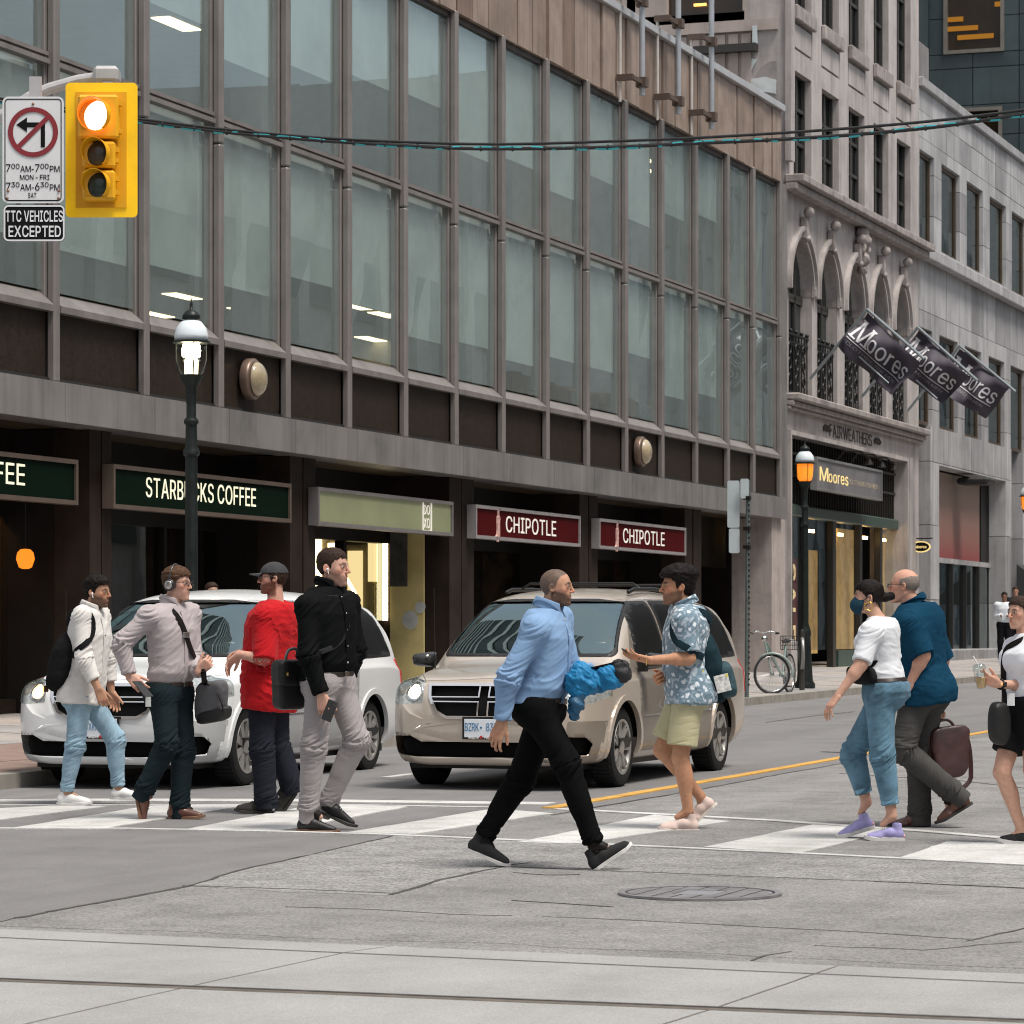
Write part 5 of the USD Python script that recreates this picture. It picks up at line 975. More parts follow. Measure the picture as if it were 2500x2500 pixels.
    for s_ in (1, -1):
        for k_, p in SIDE.items(): out[('side_window' if k_ != 'quarter_front' else 'quarter_light', s_, k_)] = shell(-.014, -.008) ^ ypr(p, s_)
        pg = Polygon(SIDE['front']).union(Polygon(SIDE['slide'])).union(Polygon(SIDE['rear']))
        out[('window_trim', s_)] = m3.Manifold.batch_boolean([(shell(-.02, .003) ^ ypr(list(Polygon(p).buffer(.022, join_style='mitre').exterior.coords)[:-1], s_))-ypr(p, s_) for k__, p in SIDE.items() if k__ != 'quarter_front'], m3.OpType.Add)
        h_ = HEAD if s_ > 0 else mir(HEAD)
        out[('headlight', s_)] = shell(-.005, .004) ^ prism(h_, 'x', -.2, .62)
        out[('headlight_bowl', s_)] = VS[-.014] ^ prism(h_, 'x', -.2, .7)
        for nm_, cy_, cz_, r_ in (('bulb', .655, .83, .062), ('lamp_ring', .655, .83, .085), ('turn_lamp', .80, .85, .055)):
            o_ = (-.0115, -.007) if nm_ == 'bulb' else (-.0135, -.009)
            out[(nm_, s_)] = shell(*o_) ^ prism(list(shapely.Point(s_*cy_, cz_).buffer(r_).exterior.coords)[:-1], 'x', -.2, .7)
        tp = [(4.85, 1.08), (5.3, 1.08), (5.3, .76), (4.99, .76)]
        out[('tail_light', s_)] = shell(-.03, .006) ^ (prism(tp, 'y', .6, 1.4) if s_ > 0 else prism(tp, 'y', -1.4, -.6))
        out[('rub_strip', s_)] = shell(-.003, .006) ^ ypr([(1.46, .60), (3.55, .61), (3.55, .622), (1.46, .612)], s_)
        for ax_ in (AX0, AX1): out[('wheel_arch', s_, ax_)] = m3.Manifold.batch_boolean([(shell(-.01, .012) ^ (cyl(0, .455, .6 if s_ > 0 else -1.3, 1.3 if s_ > 0 else -.6).translate((ax_, 0, WR))-cyl(0, .404, -1.4, 1.4).translate((ax_, 0, WR)))) for ax_ in (ax_,)], m3.OpType.Add)-m3.Manifold.cube((7, 3, .26)).translate((-.5, -1.5, 0))
    out['grille_mesh'] = shell(-.07, -.055) ^ prism(list(Polygon(GRILLE).buffer(.02).exterior.coords)[:-1], 'x', -.2, .45)
    gp_ = Polygon(GRILLE); ringp = gp_.difference(gp_.buffer(-.028)); 
    cross = shapely.union_all([sbox(-.6, .742, .6, .752), sbox(-.6, .782, .6, .792), sbox(-.052, .58, -.038, .92), sbox(.038, .58, .052, .92)]).difference(sbox(-.038, .58, .038, .92).union(sbox(-.6, .752, .6, .782))).intersection(gp_)
    out['grille_frame'] = shell(-.04, .012) ^ (prism(list(gp_.exterior.coords)[:-1], 'x', -.2, .45)-prism(list(gp_.buffer(-.026).exterior.coords)[:-1], 'x', -.3, .5))
    out['grille_cross'] = shell(-.03, .008) ^ m3.Manifold.batch_boolean([prism(list(g_.exterior.coords)[:-1], 'x', -.2, .45) for g_ in getattr(cross, 'geoms', [cross])], m3.OpType.Add)
    out['lower_intake'] = shell(-.09, -.06) ^ prism(LOWER, 'x', -.2, .45)
    out['undertray'] = m3.Manifold.cube((4.6, 1.5, .14)).translate((.28, -.75, .17))
    out['dashboard'] = VS[-.03] ^ m3.Manifold.cube((.75, 1.7, .28)).translate((1.05, -.85, .80))
    out['floor'] = VS[-.03] ^ m3.Manifold.cube((4.0, 1.9, .12)).translate((.9, -.95, .30))
    for ax_ in (AX0, AX1): out[('wheel_well', 0, ax_)] = (VS[-.03] ^ cyl(0, .44, -1., 1.).translate((ax_, 0, WR)))-cyl(0, .41, .55, 1.3).translate((ax_, 0, WR))-cyl(0, .41, -1.3, -.55).translate((ax_, 0, WR))
    return {k: tri(v) for k, v in out.items() if not v.is_empty()}
VP_ = van_parts()
def wheel_parts(style):
    """axis along +y (outer side)"""
    T = frame((0, 0, 0), (1, 0, 0), (0, 0, -1), (0, 1, 0))
    ty = put(lathe([(.235, -.1), (.28, -.112), (.325, -.10), (.343, -.07), (.345, 0), (.343, .07), (.325, .10), (.28, .112), (.238, .10), (.235, .05), (.235, -.1)], 40), T)
    rim = put(lathe([(.0, .03), (.205, .045), (.22, .1), (.240, .107), (.244, .09), (.22, -.05)], 40), T)
    sp = []
    n = 7 if style else 9
    for i in range(n):
        a = 2*np.pi*i/n
        for da in ((-.12, .12) if style else (0,)):
            w0, w1 = (.016, .013) if style else (.022, .04)
            s_ = trimesh.convex.convex_hull(np.array([(x, y, z) for x, w_, zz in ((.05, w0, .085), (.228, w1, .10)) for y in (-w_, w_) for z in (zz, zz-.05)]))
            s_.apply_transform(trimesh.transformations.rotation_matrix(a+da, (0, 0, 1))); sp.append(put(s_, T))
    hub = put(lathe([(.065, .06), (.062, .10), (.045, .108), (.0, .11)], 20), T)
    return ty, rim, cat(sp), hub
def minivan(label, paint, loc, rz, plate, lamp, style, dark_gap=False):
    t = thing('minivan', label, 'minivan', loc, rz)
    g_ = pane('van_glass', (.34, .42, .40), 2.5, .0025, 1.1, .02, (.78, 1., 1.05)); tg = pane('van_tinted_glass', (.08, .09, .09), 2.1, .003, 1.2, .02, (.8, .95, 1))
    trimb = look('van_black_trim', (.012, .012, .012), .45, spec=.3, var=.1, obj=True); rubm = look('van_tyre', (.014, .014, .014), .8, var=.25, scale=18, obj=True, spec=.2)
    chr_ = look('van_chrome', (.70, .70, .70), .12, 1., var=0); lensm = pane('headlight_lens', (.95, .96, .96), 1.35); bowl = look('headlight_bowl', (.5, .5, .49), .35, .3, var=.4, scale=22, obj=True)
    red = look('tail_light_red', (.35, .012, .015), .2, emit=.12, emitc=(1, .03, .03), coat=.5)
    name = {'body': paint, 'hood': paint, 'front_door': paint, 'sliding_door': paint, 'front_bumper': paint, 'windscreen': g_, 'screen_band': trimb, 'back_window': tg, 'side_window': tg, 'quarter_light': tg, 'window_trim': trimb, 'headlight': lensm, 'headlight_bowl': bowl, 'bulb': glow('headlight_glow_'+lamp[0], lamp[1], lamp[2]), 'lamp_ring': look('lamp_ring_silver', (.6, .6, .6), .15, 1.), 'turn_lamp': look('turn_lamp', (.45, .40, .36), .2, .6), 'tail_light': red, 'rub_strip': chr_, 'wheel_arch': paint,
            'grille_mesh': look('grille_black', (.008, .008, .008), .6, spec=.1), 'grille_frame': chr_, 'grille_cross': chr_, 'lower_intake': look('intake_black', (.006, .006, .006), .8, spec=.05), 'undertray': trimb, 'dashboard': look('van_dash', (.05, .05, .048), .7, obj=True), 'floor': trimb, 'wheel_well': look('intake_black', (.006, .006, .006), .8)}
    for k_, m in VP_.items():
        n = k_[0] if isinstance(k_, tuple) else k_
        mm = tg if n in ('side_window',) and k_[2] != 'front' else (g_ if n == 'side_window' else name[n])
        part(t, n, m, mm, 35)
    ty, rim, sp, hub = wheel_parts(style); rm = look('wheel_silver', (.42, .41, .39), .35, .75, var=.2, scale=9, obj=True); rd = look('wheel_dark', (.05, .05, .05), .6, .3)
    for x in (AX0, AX1):
        for s_ in (1, -1):
            Tm = frame((x, s_*TRK, WR), (1, 0, 0), (0, s_, 0), (0, 0, 1)); f_ = (lambda m: put(m, Tm)) if s_ > 0 else (lambda m: put(m, Tm))
            def f_(m, Tm=Tm, s_=s_):
                m = put(m, Tm)
                if s_ < 0: m.invert()
                return m
            w_ = part(t, 'wheel', f_(ty), rubm, 40); part(w_, 'rim', f_(rim), rm, 40); part(w_, 'spokes', f_(sp), rm, 30, kind='stuff'); part(w_, 'hub_cap', f_(hub), rm, 40)
            tr = [put(bx(-.348, -.338, -.085, .085, -.013, .013), frame((x, s_*TRK, WR), *(np.array([(math.cos(a), 0, math.sin(a)), (0, 1, 0), (-math.sin(a), 0, math.cos(a))])))) for a in np.linspace(0, 2*np.pi, 50)[:-1]]
            part(w_, 'tread', cat([move(q_, (0, 0, 0)) for q_ in tr]), rubm, kind='stuff')
    for s_ in (1, -1):
        mm = mfold(trimesh.convex.convex_hull(np.array([(1.50, s_*.97, 1.02), (1.50, s_*1.19, 1.03), (1.46, s_*1.20, 1.14), (1.50, s_*.985, 1.17), (1.36, s_*1.0, 1.04), (1.36, s_*1.16, 1.05), (1.34, s_*1.15, 1.13), (1.38, s_*1.0, 1.14)]))).refine(3)
        mt = tri(mm); trimesh.smoothing.filter_taubin(mt, iterations=6)
        mr = part(t, 'wing_mirror', mt, look('mirror_cap', (.014, .014, .015), .25, spec=.5, coat=.3), True)
        part(mr, 'mirror_arm', bx(1.43, 1.5, s_*.93, s_*1.0, .99, 1.08), trimb); part(mr, 'mirror_glass', trimesh.convex.convex_hull(np.array([(1.505, s_*.99, 1.04), (1.505, s_*1.18, 1.05), (1.47, s_*1.18, 1.13), (1.505, s_*.99, 1.155), (1.507, s_*1.0, 1.05)])), chr_)
        part(t, 'door_handle', cat(bx(2.18, 2.36, s_*.975, s_*1.005, .925, .95, .008), bx(2.62, 2.80, s_*.977, s_*1.007, .935, .96, .008)), paint)
        wy = s_*.02
        part(t, 'wiper', cat(tube([(1.16, wy-.35, 1.155), (1.2, wy, 1.185), (1.25, wy+.38, 1.205)], .012, 6), tube([(1.10, wy-.05, 1.13), (1.2, wy, 1.19)], .012, 6)), trimb)
        if plate[0] == 'BZRK': part(t, 'roof_rail', tube([(2.25, s_*.585, 1.70), (2.4, s_*.585, 1.725), (3.0, s_*.585, 1.735), (4.2, s_*.585, 1.70), (4.4, s_*.585, 1.66)], .02, 8), trimb, True)
    for x in (2.65, 3.7) if plate[0] == 'BZRK' else (): part(t, 'roof_bar', cat(tube([(x, -.585, 1.73), (x, -.5, 1.785), (x, .5, 1.785), (x, .585, 1.73)], .011, 8)), trimb, True)
    part(t, 'antenna', tube([(.98, .80, 1.0), (.96, .80, 1.35), (.95, .80, 1.72)], [.006, .004, .003], 6), trimb)
    # cabin
    st = look('seat_cloth', (.10, .10, .098), .9, obj=True, var=.15)
    for x, ys_2 in ((2.1, (.38, -.38)), (3.0, (.38, -.38)), (3.9, (.4, 0, -.4))):
        for y in ys_2:
            s1 = part(t, 'seat', tri(mfold(cat(bx(x, x+.5, y-.24, y+.24, .42, .62, .05))).refine(2)), st, 50); part(s1, 'backrest', put(bx(-.06, .06, -.24, .24, 0, .62, .05), frame((x+.5, y, .6), (.97, 0, -.2), (0, 1, 0), (.2, 0, .97))), st)
            part(s1, 'headrest', bx(x+.57, x+.67, y-.13, y+.13, 1.24, 1.42, .04), st)
    part(t, 'steering_wheel', put(tube([(.185*math.cos(a), .185*math.sin(a), 0) for a in np.linspace(0, 2*np.pi, 25)[:-1]], .016, 7, closed=True), frame((1.82, -.38, 1.06), (0, 1, 0), (.45, 0, .89), (-.89, 0, .45))), trimb, True)
    part(t, 'inner_mirror', bx(1.72, 1.76, -.12, .12, 1.48, 1.55, .01), trimb)
    part(t, 'windscreen_sticker', move(bx(0, .002, -.09, .0, 0, .05), (1.30, -.58, 1.20)), look('sticker_white', (.7, .7, .68), .6))
    # number plate
    np_ = part(t, 'number_plate', bx(-.035, -.015, -.155, .155, .445, .605, .004), look('plate_white', (.66, .70, .74), .45, var=.05, obj=True))
    PT = lambda y, z: frame((-.036, y, z), (0, 1, 0), (0, 0, 1), (-1, 0, 0))
    TT = lambda s, h_, w_, y, z: put(text(s, h_, .002, False, w_), frame((-.0352, y, z), (0, -1, 0), (0, 0, 1), (-1, 0, 0)))
    bl = look('plate_blue', (.03, .18, .36), .5); part(np_, 'plate_frame', put(extr(sbox(-.17, -.095, .17, .095).difference(sbox(-.15, -.052, .15, .062)), .012), frame((-.022, 0, .525), (0, 1, 0), (0, 0, 1), (-1, 0, 0))), trimb)
    part(np_, 'plate_number', cat(TT(plate[0], .066, .125, .145, .502), TT(plate[1], .066, .10, -.045, .502)), bl, kind='stuff'); part(np_, 'plate_crown', put(extr(shapely.Point(0, 0).buffer(.009), .002), PT(0, .53)), bl)
    fr_ = look('plate_frame_letter', (.72, .72, .70), .5); F2 = lambda s, h_, w_, y, z: put(text(s, h_, .002, True, w_), frame((-.0345, y, z), (0, -1, 0), (0, 0, 1), (-1, 0, 0)))
    if plate[2]: part(np_, 'plate_frame_lettering', cat(F2(plate[2][0], .027, .095, .115, .437), F2(plate[2][1], .027, .08, -.028, .437)), fr_, kind='stuff'); part(np_, 'leaf_mark', put(extr(affinity.scale(shapely.Point(0, 0).buffer(.014, 2), 1, 1), .002), PT(0, .448)), look('leaf_red', (.4, .02, .02), .5))
    return t
gold = look('van_gold_paint', (.50, .435, .365), .32, .4, var=.04, scale=1.5, coat=.8, obj=True, bump=0, speck=.12, speckscale=900)
whitep = look('van_white_paint', (.68, .69, .69), .35, 0., var=.03, scale=1.5, coat=.8, obj=True)
VANROT = 0.
def place_van(u, v, s_, xl, yl, rz=0.):
    """the point (xl, yl) of the van's own floor stands on pixel (u, v)"""
    p = gnd(u, v); c_, n_ = math.cos(rz), math.sin(rz); return (p[0]-(xl*c_-yl*n_), p[1]-(xl*n_+yl*c_), float(zr(p[0])))
# the vans face the viewer: their own x axis, bumper to tail, runs up the street
GV = minivan('gold beige minivan waiting at the stop line with a roof rack, nearest the yellow line', gold, place_van(1519, 1921, 1, AX0, -TRK-.1, 0.), 0., ('BZRK', '835', ('Maple', 'Auto')), ('warm', (1, .62, .30), 5.), 1)
WV = minivan('white minivan waiting in the kerb lane beside the gold one', whitep, place_van(603, 1918, 1, AX0, -TRK-.1, 0.03), 0.03, ('CXKA', '346', ('Maple', 'Auto')), ('amber', (1, .42, .10), 5.), 0)
# ================================================================== people: bodies, clothes and hair are smooth surfaces grown round a posed skeleton
nrm = lambda v: np.asarray(v, float)/(np.linalg.norm(v)+1e-12)
def cone(a, b, ra, rb):
    a, b = np.asarray(a, float), np.asarray(b, float); ba = b-a; L2_ = ba@ba+1e-12
    def f(p):
        pa = p-a; h = np.clip(pa@ba/L2_, 0, 1); return np.linalg.norm(pa-h[:, None]*ba, axis=1)-(ra+(rb-ra)*h)
    return f
def ell(c, r, R_=np.eye(3)):
    c, r = np.asarray(c, float), np.asarray(r, float)
    def f(p):
        q = (p-c)@R_.T; k0 = np.linalg.norm(q/r, axis=1); k1 = np.linalg.norm(q/r**2, axis=1); return k0*(k0-1)/np.maximum(k1, 1e-6)
    return f
def plane(o, n):
    o, n = np.asarray(o, float), nrm(n); return lambda p: (p-o)@n
def smin(a, b, k):
    if k <= 0: return np.minimum(a, b)
    h = np.clip(.5+.5*(b-a)/k, 0, 1); return b+(a-b)*h-k*h*(1-h)
class Field:
    """Union, cut and clip of distance functions; each is worked out only near where it matters."""
    def __init__(s): s.p = []
    def add(s, f, k=.02): s.p.append((f, 'u', k)); return s
    def cut(s, f, k=.008): s.p.append((f, 's', k)); return s
    def clip(s, f): s.p.append((f, 'i', 0.)); return s
    def __call__(s, p, blocks=None, R_=0.):
        if blocks is None:
            d = None
            for f, o, k in s.p:
                v = f(p); d = v if d is None else smin(d, v, k) if o == 'u' else -smin(-d, v, k) if o == 's' else np.maximum(d, v)
            return d
        cen, nb = blocks; d = np.full(len(p), 1e3); m_ = len(p)//len(cen); P3 = p.reshape(len(cen), m_, 3); D = d.reshape(len(cen), m_); best = s(cen)
        for f, o, k in s.p:
            dc = f(cen); rel = (dc < np.abs(best)+2.3*R_+k) if o == 'u' else (dc < 2*R_+k) if o == 's' else (dc > -2.2*R_-.02)
            if not rel.any(): continue
            v = f(P3[rel].reshape(-1, 3)).reshape(-1, m_); x = D[rel]
            D[rel] = smin(x, v, k) if o == 'u' else -smin(-x, v, k) if o == 's' else np.maximum(x, v)
        return d
def nets(fun, lo, hi, h):
    """Naive surface nets of a Field between lo and hi, cell size h."""
    B = 8; lo, hi = np.asarray(lo, float), np.asarray(hi, float); nb = np.ceil((hi-lo)/(B*h)).astype(int); N = nb*B
    gi = np.stack(np.meshgrid(*[np.arange(n) for n in nb], indexing='ij'), -1).reshape(-1, 3); cen = lo+(gi*B+B/2-.5)*h; dc = fun(cen); R_ = B*h*.87
    act = np.abs(dc) < R_*1.5+.012
    A_ = np.repeat(np.repeat(np.repeat(np.where(dc < 0, -1., 1.).astype(np.float32).reshape(nb), B, 0), B, 1), B, 2)
    g, cc = gi[act], cen[act]; off = np.stack(np.meshgrid(*[np.arange(B)]*3, indexing='ij'), -1).reshape(-1, 3)
    I = (g[:, None]*B+off[None]).reshape(-1, 3); A_[I[:, 0], I[:, 1], I[:, 2]] = fun(lo+I*h, (cc, None), R_)
    s_ = (A_ < 0).astype(np.uint8); n = np.array(A_.shape)-1
    c = sum(s_[i:n[0]+i, j:n[1]+j, k:n[2]+k] for i, j, k in np.ndindex(2, 2, 2)); cell = np.argwhere((c > 0) & (c < 8)); idm = np.full(tuple(n), -1, np.int32); idm[tuple(cell.T)] = np.arange(len(cell))
    acc, cnt = np.zeros((len(cell), 3)), np.zeros((len(cell), 1)); cs = list(np.ndindex(2, 2, 2))
    val = {q: A_[cell[:, 0]+q[0], cell[:, 1]+q[1], cell[:, 2]+q[2]].astype(float) for q in cs}
    for q in cs:
        for ax in range(3):
            if q[ax]: continue
            r = list(q); r[ax] = 1; a, b = val[q], val[tuple(r)]; m_ = (a < 0) != (b < 0); t = np.where(m_, a/np.where(m_, a-b, 1), 0)
            pt = np.repeat(np.array(q, float)[None], len(cell), 0); pt[:, ax] += t; acc[m_] += pt[m_]; cnt[m_] += 1
    V = lo+(cell+acc/np.maximum(cnt, 1))*h; F_ = []
    for ax in range(3):
        sl = [slice(1, -1)]*3; sl[ax] = slice(0, -1); s2 = [slice(1, -1)]*3; s2[ax] = slice(1, None); o, u, w = ax, (ax+1) % 3, (ax+2) % 3
        e = np.argwhere(s_[tuple(sl)] != s_[tuple(s2)]); base = np.ones(3, int); base[ax] = 0; e = e+base; ins = s_[tuple(e.T)].astype(bool)
        def at_(du, dw): q = e.copy(); q[:, u] += du; q[:, w] += dw; return idm[tuple(q.T)]
        Q = np.stack([at_(-1, -1), at_(0, -1), at_(0, 0), at_(-1, 0)], 1); Q[~ins] = Q[~ins][:, ::-1]; F_.append(Q[(Q >= 0).all(1)])
    Q = np.vstack(F_); return V, np.vstack([Q[:, [0, 1, 2]], Q[:, [0, 2, 3]]])
def relax(V, F_, n=2, lam=.5):
    import scipy.sparse as sp
    e = np.vstack([F_[:, [0, 1]], F_[:, [1, 2]], F_[:, [2, 0]]]); W = sp.coo_matrix((np.ones(len(e)), (e[:, 0], e[:, 1])), shape=(len(V), len(V))).tocsr(); W = ((W+W.T) > 0).astype(float); d = np.asarray(W.sum(1)).ravel()[:, None]
    for i in range(n):
        for l in (lam, -lam-.02): V = V+l*(W@V/np.maximum(d, 1)-V)
    return V
def vnorm(V, F_):
    n = np.zeros_like(V); c = np.cross(V[F_[:, 1]]-V[F_[:, 0]], V[F_[:, 2]]-V[F_[:, 0]])
    for k in range(3): np.add.at(n, F_[:, k], c)
    return n/(np.linalg.norm(n, axis=1, keepdims=True)+1e-12)
def grow(fun, pts, pad, h, smooth=1):
    pts = np.asarray(pts); V, F_ = nets(fun, pts.min(0)-pad, pts.max(0)+pad, h); return relax(V, F_, smooth), F_
def ridge(n, s=1.): return 1-np.abs(2*n-1)**s
class Torso:
    """rows: (s along pelvis-neck, half width, half depth, forward shift)"""
    def __init__(t, a, b, F, rows, n=2.4):
        t.a, t.b = np.asarray(a, float), np.asarray(b, float); t.ax = nrm(t.b-t.a); t.L = np.linalg.norm(t.b-t.a); t.X = nrm(np.cross(F, t.ax)); t.Y = nrm(np.cross(t.ax, t.X)); t.rows = np.array(rows, float); t.n = n
    def f(t, off=0., s0=0., s1=1., widen=0., tuck=None):
        off0 = off
        def g(p):
            q = p-t.a; s = q@t.ax/t.L; off = off0 if tuck is None else off0*np.clip((s-tuck+.01)/.10, .1, 1.25); sc = np.clip(s, t.rows[0, 0], t.rows[-1, 0]); w, b, sh = (np.interp(sc, t.rows[:, 0], t.rows[:, k]) for k in (1, 2, 3)); w = w+off+widen; b = b+off+widen
            x, y = np.abs(q@t.X), np.abs(q@t.Y-sh); k = ((x/w)**t.n+(y/b)**t.n)**(1/t.n); d = (k-1)*np.minimum(w, b)*np.clip(.55+.45*k, .55, 1.)
            return np.maximum(d, np.maximum(s0-s, s-s1)*t.L)
        return g
MALE = [(-.06, .150, .110, -.01), (.0, .168, .122, -.012), (.12, .165, .122, -.008), (.3, .150, .112, .012), (.5, .158, .116, .008), (.72, .178, .122, .0), (.86, .170, .108, -.012), (.95, .115, .085, -.02), (1.02, .065, .062, -.02)]
FEM = [(-.06, .155, .120, -.02), (.0, .178, .135, -.025), (.1, .178, .135, -.02), (.3, .138, .105, .0), (.42, .130, .100, .004), (.6, .142, .115, .02), (.74, .150, .118, .018), (.87, .142, .092, -.01), (.95, .100, .072, -.02), (1.02, .055, .054, -.02)]
def head_fields(c, f, up, hh, jaw=1., nose=1.):
    """c centre of the head, f where the face points, hh chin to crown. Returns skin prims, skull prims for hair, and the local frame"""
    l_ = nrm(np.cross(up, f)); up = nrm(np.cross(f, l_)); f = nrm(f); M_ = np.stack([f, l_, up]); loc = lambda p: (p-c)@M_.T/hh
    E_ = []
    def A(fn, k): E_.append((fn, k))
    A(ell((-.045, 0, .125), (.415, .325, .375)), 0); A(ell((.10, 0, -.10), (.265, .25, .37)), .10)
    for s_ in (-1, 1):
        A(cone((-.06, s_*.20*jaw, -.20), (.24, s_*.075*jaw, -.425), .085, .07), .06); A(ell((.215, s_*.175, -.055), (.10, .085, .09)), .06); A(cone((.315, s_*.185, .105), (.365, s_*.03, .095), .035, .045), .04)
    A(ell((.325, 0, -.425), (.07, .085, .065)), .05); A(ell((.255, 0, -.27), (.135, .17, .19)), .05)
    A(cone((.372, 0, .085), (.375+.088*nose, 0, -.10), .028, .042), .035); A(ell((.405, .045, -.115), (.04, .034, .03)), .02); A(ell((.405, -.045, -.115), (.04, .034, .03)), .02)
    A(cone((.355, -.075, -.228), (.355, .075, -.228), .022, .022), .02); A(ell((.366, 0, -.226), (.038, .085, .026)), .02); A(ell((.360, 0, -.272), (.040, .075, .030)), .02)
    def skin(p):
        q = loc(p); d = None; far = np.linalg.norm(q, axis=1)
        for fn, k in E_: v = fn(q); d = v if d is None else smin(d, v, k)
        for s_ in (-1, 1):
            d = -smin(-d, ell((.405, s_*.14, .03), (.075, .07, .042))(q), .03); d = smin(d, ell((.312, s_*.138, .026), (.066, .068, .060))(q), .012); d = -smin(-d, ell((.385, s_*.142, .027), (.05, .050, .017))(q), .004)
            e = ell((-.045, s_*.335, -.015), (.085, .03, .125), np.array([[.97, 0, .2], [s_*.35, .93, -.05], [-.2, .05, .97]]))(q); e = -smin(-e, ell((-.03, s_*.37, .0), (.05, .03, .08))(q), .02); d = smin(d, e, .02)
        d = -smin(-d, cone((.425, -.05, -.249), (.425, .05, -.249), .009, .009)(q), .008)
        return d*hh
    return skin, loc, M_
def hand_fields(w, d, n, thumb_side, sc, curl=(.35, .5, .4), spread=.05, thumb=(.5, .35), tl=1.):
    """w wrist, d direction of the fingers, n where the palm looks, thumb_side the direction of the thumb"""
    d = nrm(d); n = nrm(n-d*(n@d)); s_ = nrm(thumb_side-d*(thumb_side@d)-n*(thumb_side@n)); out = []; tips = []; w = np.asarray(w, float)
    kx = (.030, .010, -.010, -.029); pl_ = (.092, .096, .092, .084); fl = ((.043, .026, .021), (.047, .030, .023), (.043, .028, .022), (.034, .021, .019))
    for i in range(4):
        k_ = w+sc*(d*pl_[i]+s_*kx[i]); b = w+sc*(d*.012+s_*kx[i]*.62); out.append((cone(b, k_, .0165*sc, .0118*sc), .012)); a = 0.; p = k_; r = (.0098, .0102, .0096, .0086)[i]
        sp_ = spread*(1.5-i)
        for j in range(3):
            a += curl[j]*(1+.09*(i-1.5)); v = (d*math.cos(a)+n*math.sin(a))*math.cos(sp_)+s_*math.sin(sp_); q = p+v*fl[i][j]*sc; out.append((cone(p, q, r*sc*(1-.09*j), r*sc*(1-.09*(j+1))), .003)); p = q
        tips.append(p)
    b = w+sc*(d*.022+s_*.022+n*.008); v = nrm(d*math.cos(thumb[0])*.8+s_*math.sin(thumb[0])*1.0+n*.25); q = b+v*.045*tl*sc; out.append((cone(b, q, .0165*sc, .0125*sc), .014)); v2 = nrm(v+d*thumb[1]+n*.15); q2 = q+v2*.032*sc; out.append((cone(q, q2, .0120*sc, .0105*sc), .004)); v3 = nrm(v2+d*.3); q3 = q2+v3*.024*sc; out.append((cone(q2, q3, .0105*sc, .0082*sc), .004))
    return out, tips+[q3], w+d*.09*sc
def folds(V, N, bones, amp, tor=None, seed=0, base=.16, freq=25., tuck=None):
    """cloth wrinkles: across each limb, strongest at its joints; slanting on the trunk. bones: (a, b, weight at a, weight at b)"""
    out = np.zeros(len(V)); best = np.full(len(V), 9.)
    for i, (a, b, wa, wb) in enumerate(bones):
        a, b = np.asarray(a, float), np.asarray(b, float); L = np.linalg.norm(b-a); ax = (b-a)/L; t = (V-a)@ax; h = np.clip(t/L, 0, 1); r = np.linalg.norm(V-a-(h*L)[:, None]*ax, axis=1); m_ = r < best
        pp = V-t[:, None]*ax; sl = pp@nrm(np.cross(ax, [.3, .5, .2])); q = pp*8+ax*(t*freq+sl*26+.9*np.sin(sl*19+i))[:, None]+seed*7.3+i*3.1
        n = ridge(meshkit.fbm(q, 3, seed), 1.0)**1.6-.45; wt = (base+wa*np.exp(-(t/.085)**2)+wb*np.exp(-((t-L)/.085)**2))*(t < L+.002); out = np.where(m_, n*wt, out); best = np.minimum(best, r)
    if tor is not None:
        q = V-tor.a; s = q@tor.ax/tor.L; x, y = q@tor.X, q@tor.Y; dt = np.maximum(np.abs(x)/.2, np.abs(y)/.15)*.12+np.maximum(0, -s)*.4+np.maximum(0, s-1)*.4; m_ = dt*.8 < best
        qq = np.c_[x*16+s*9, y*15-s*4, s*tor.L*15+x*9*np.sign(y)]+seed; n = ridge(meshkit.fbm(qq*.55, 3, seed+3), 1.0)**1.5-.45; n2 = ridge(meshkit.fbm(np.c_[x*15, y*15, s*2.2], 2, seed+9), 1.)-.5
        w_ = 1. if tuck is None else np.clip((s-tuck-.02)/.10, 0, 1)
        out = np.where(m_, w_*(n*(.5+.5*np.exp(-((s-.2)/.16)**2))+n2*.45*np.exp(-((s-.12)/.16)**2)), out)
    return V+N*(out*amp)[:, None]
SK = {}
def skin_look(name, col): return look('skin_'+name, col, .55, var=.12, scale=38, detail=4, vcol=True, sss=.10, spec=.22, bump=.0006, bscale=900)
eye_w = look('eye_white', (.36, .34, .32), .2, coat=.3); eye_d = look('eye_dark', (.02, .012, .008), .1, coat=.5)
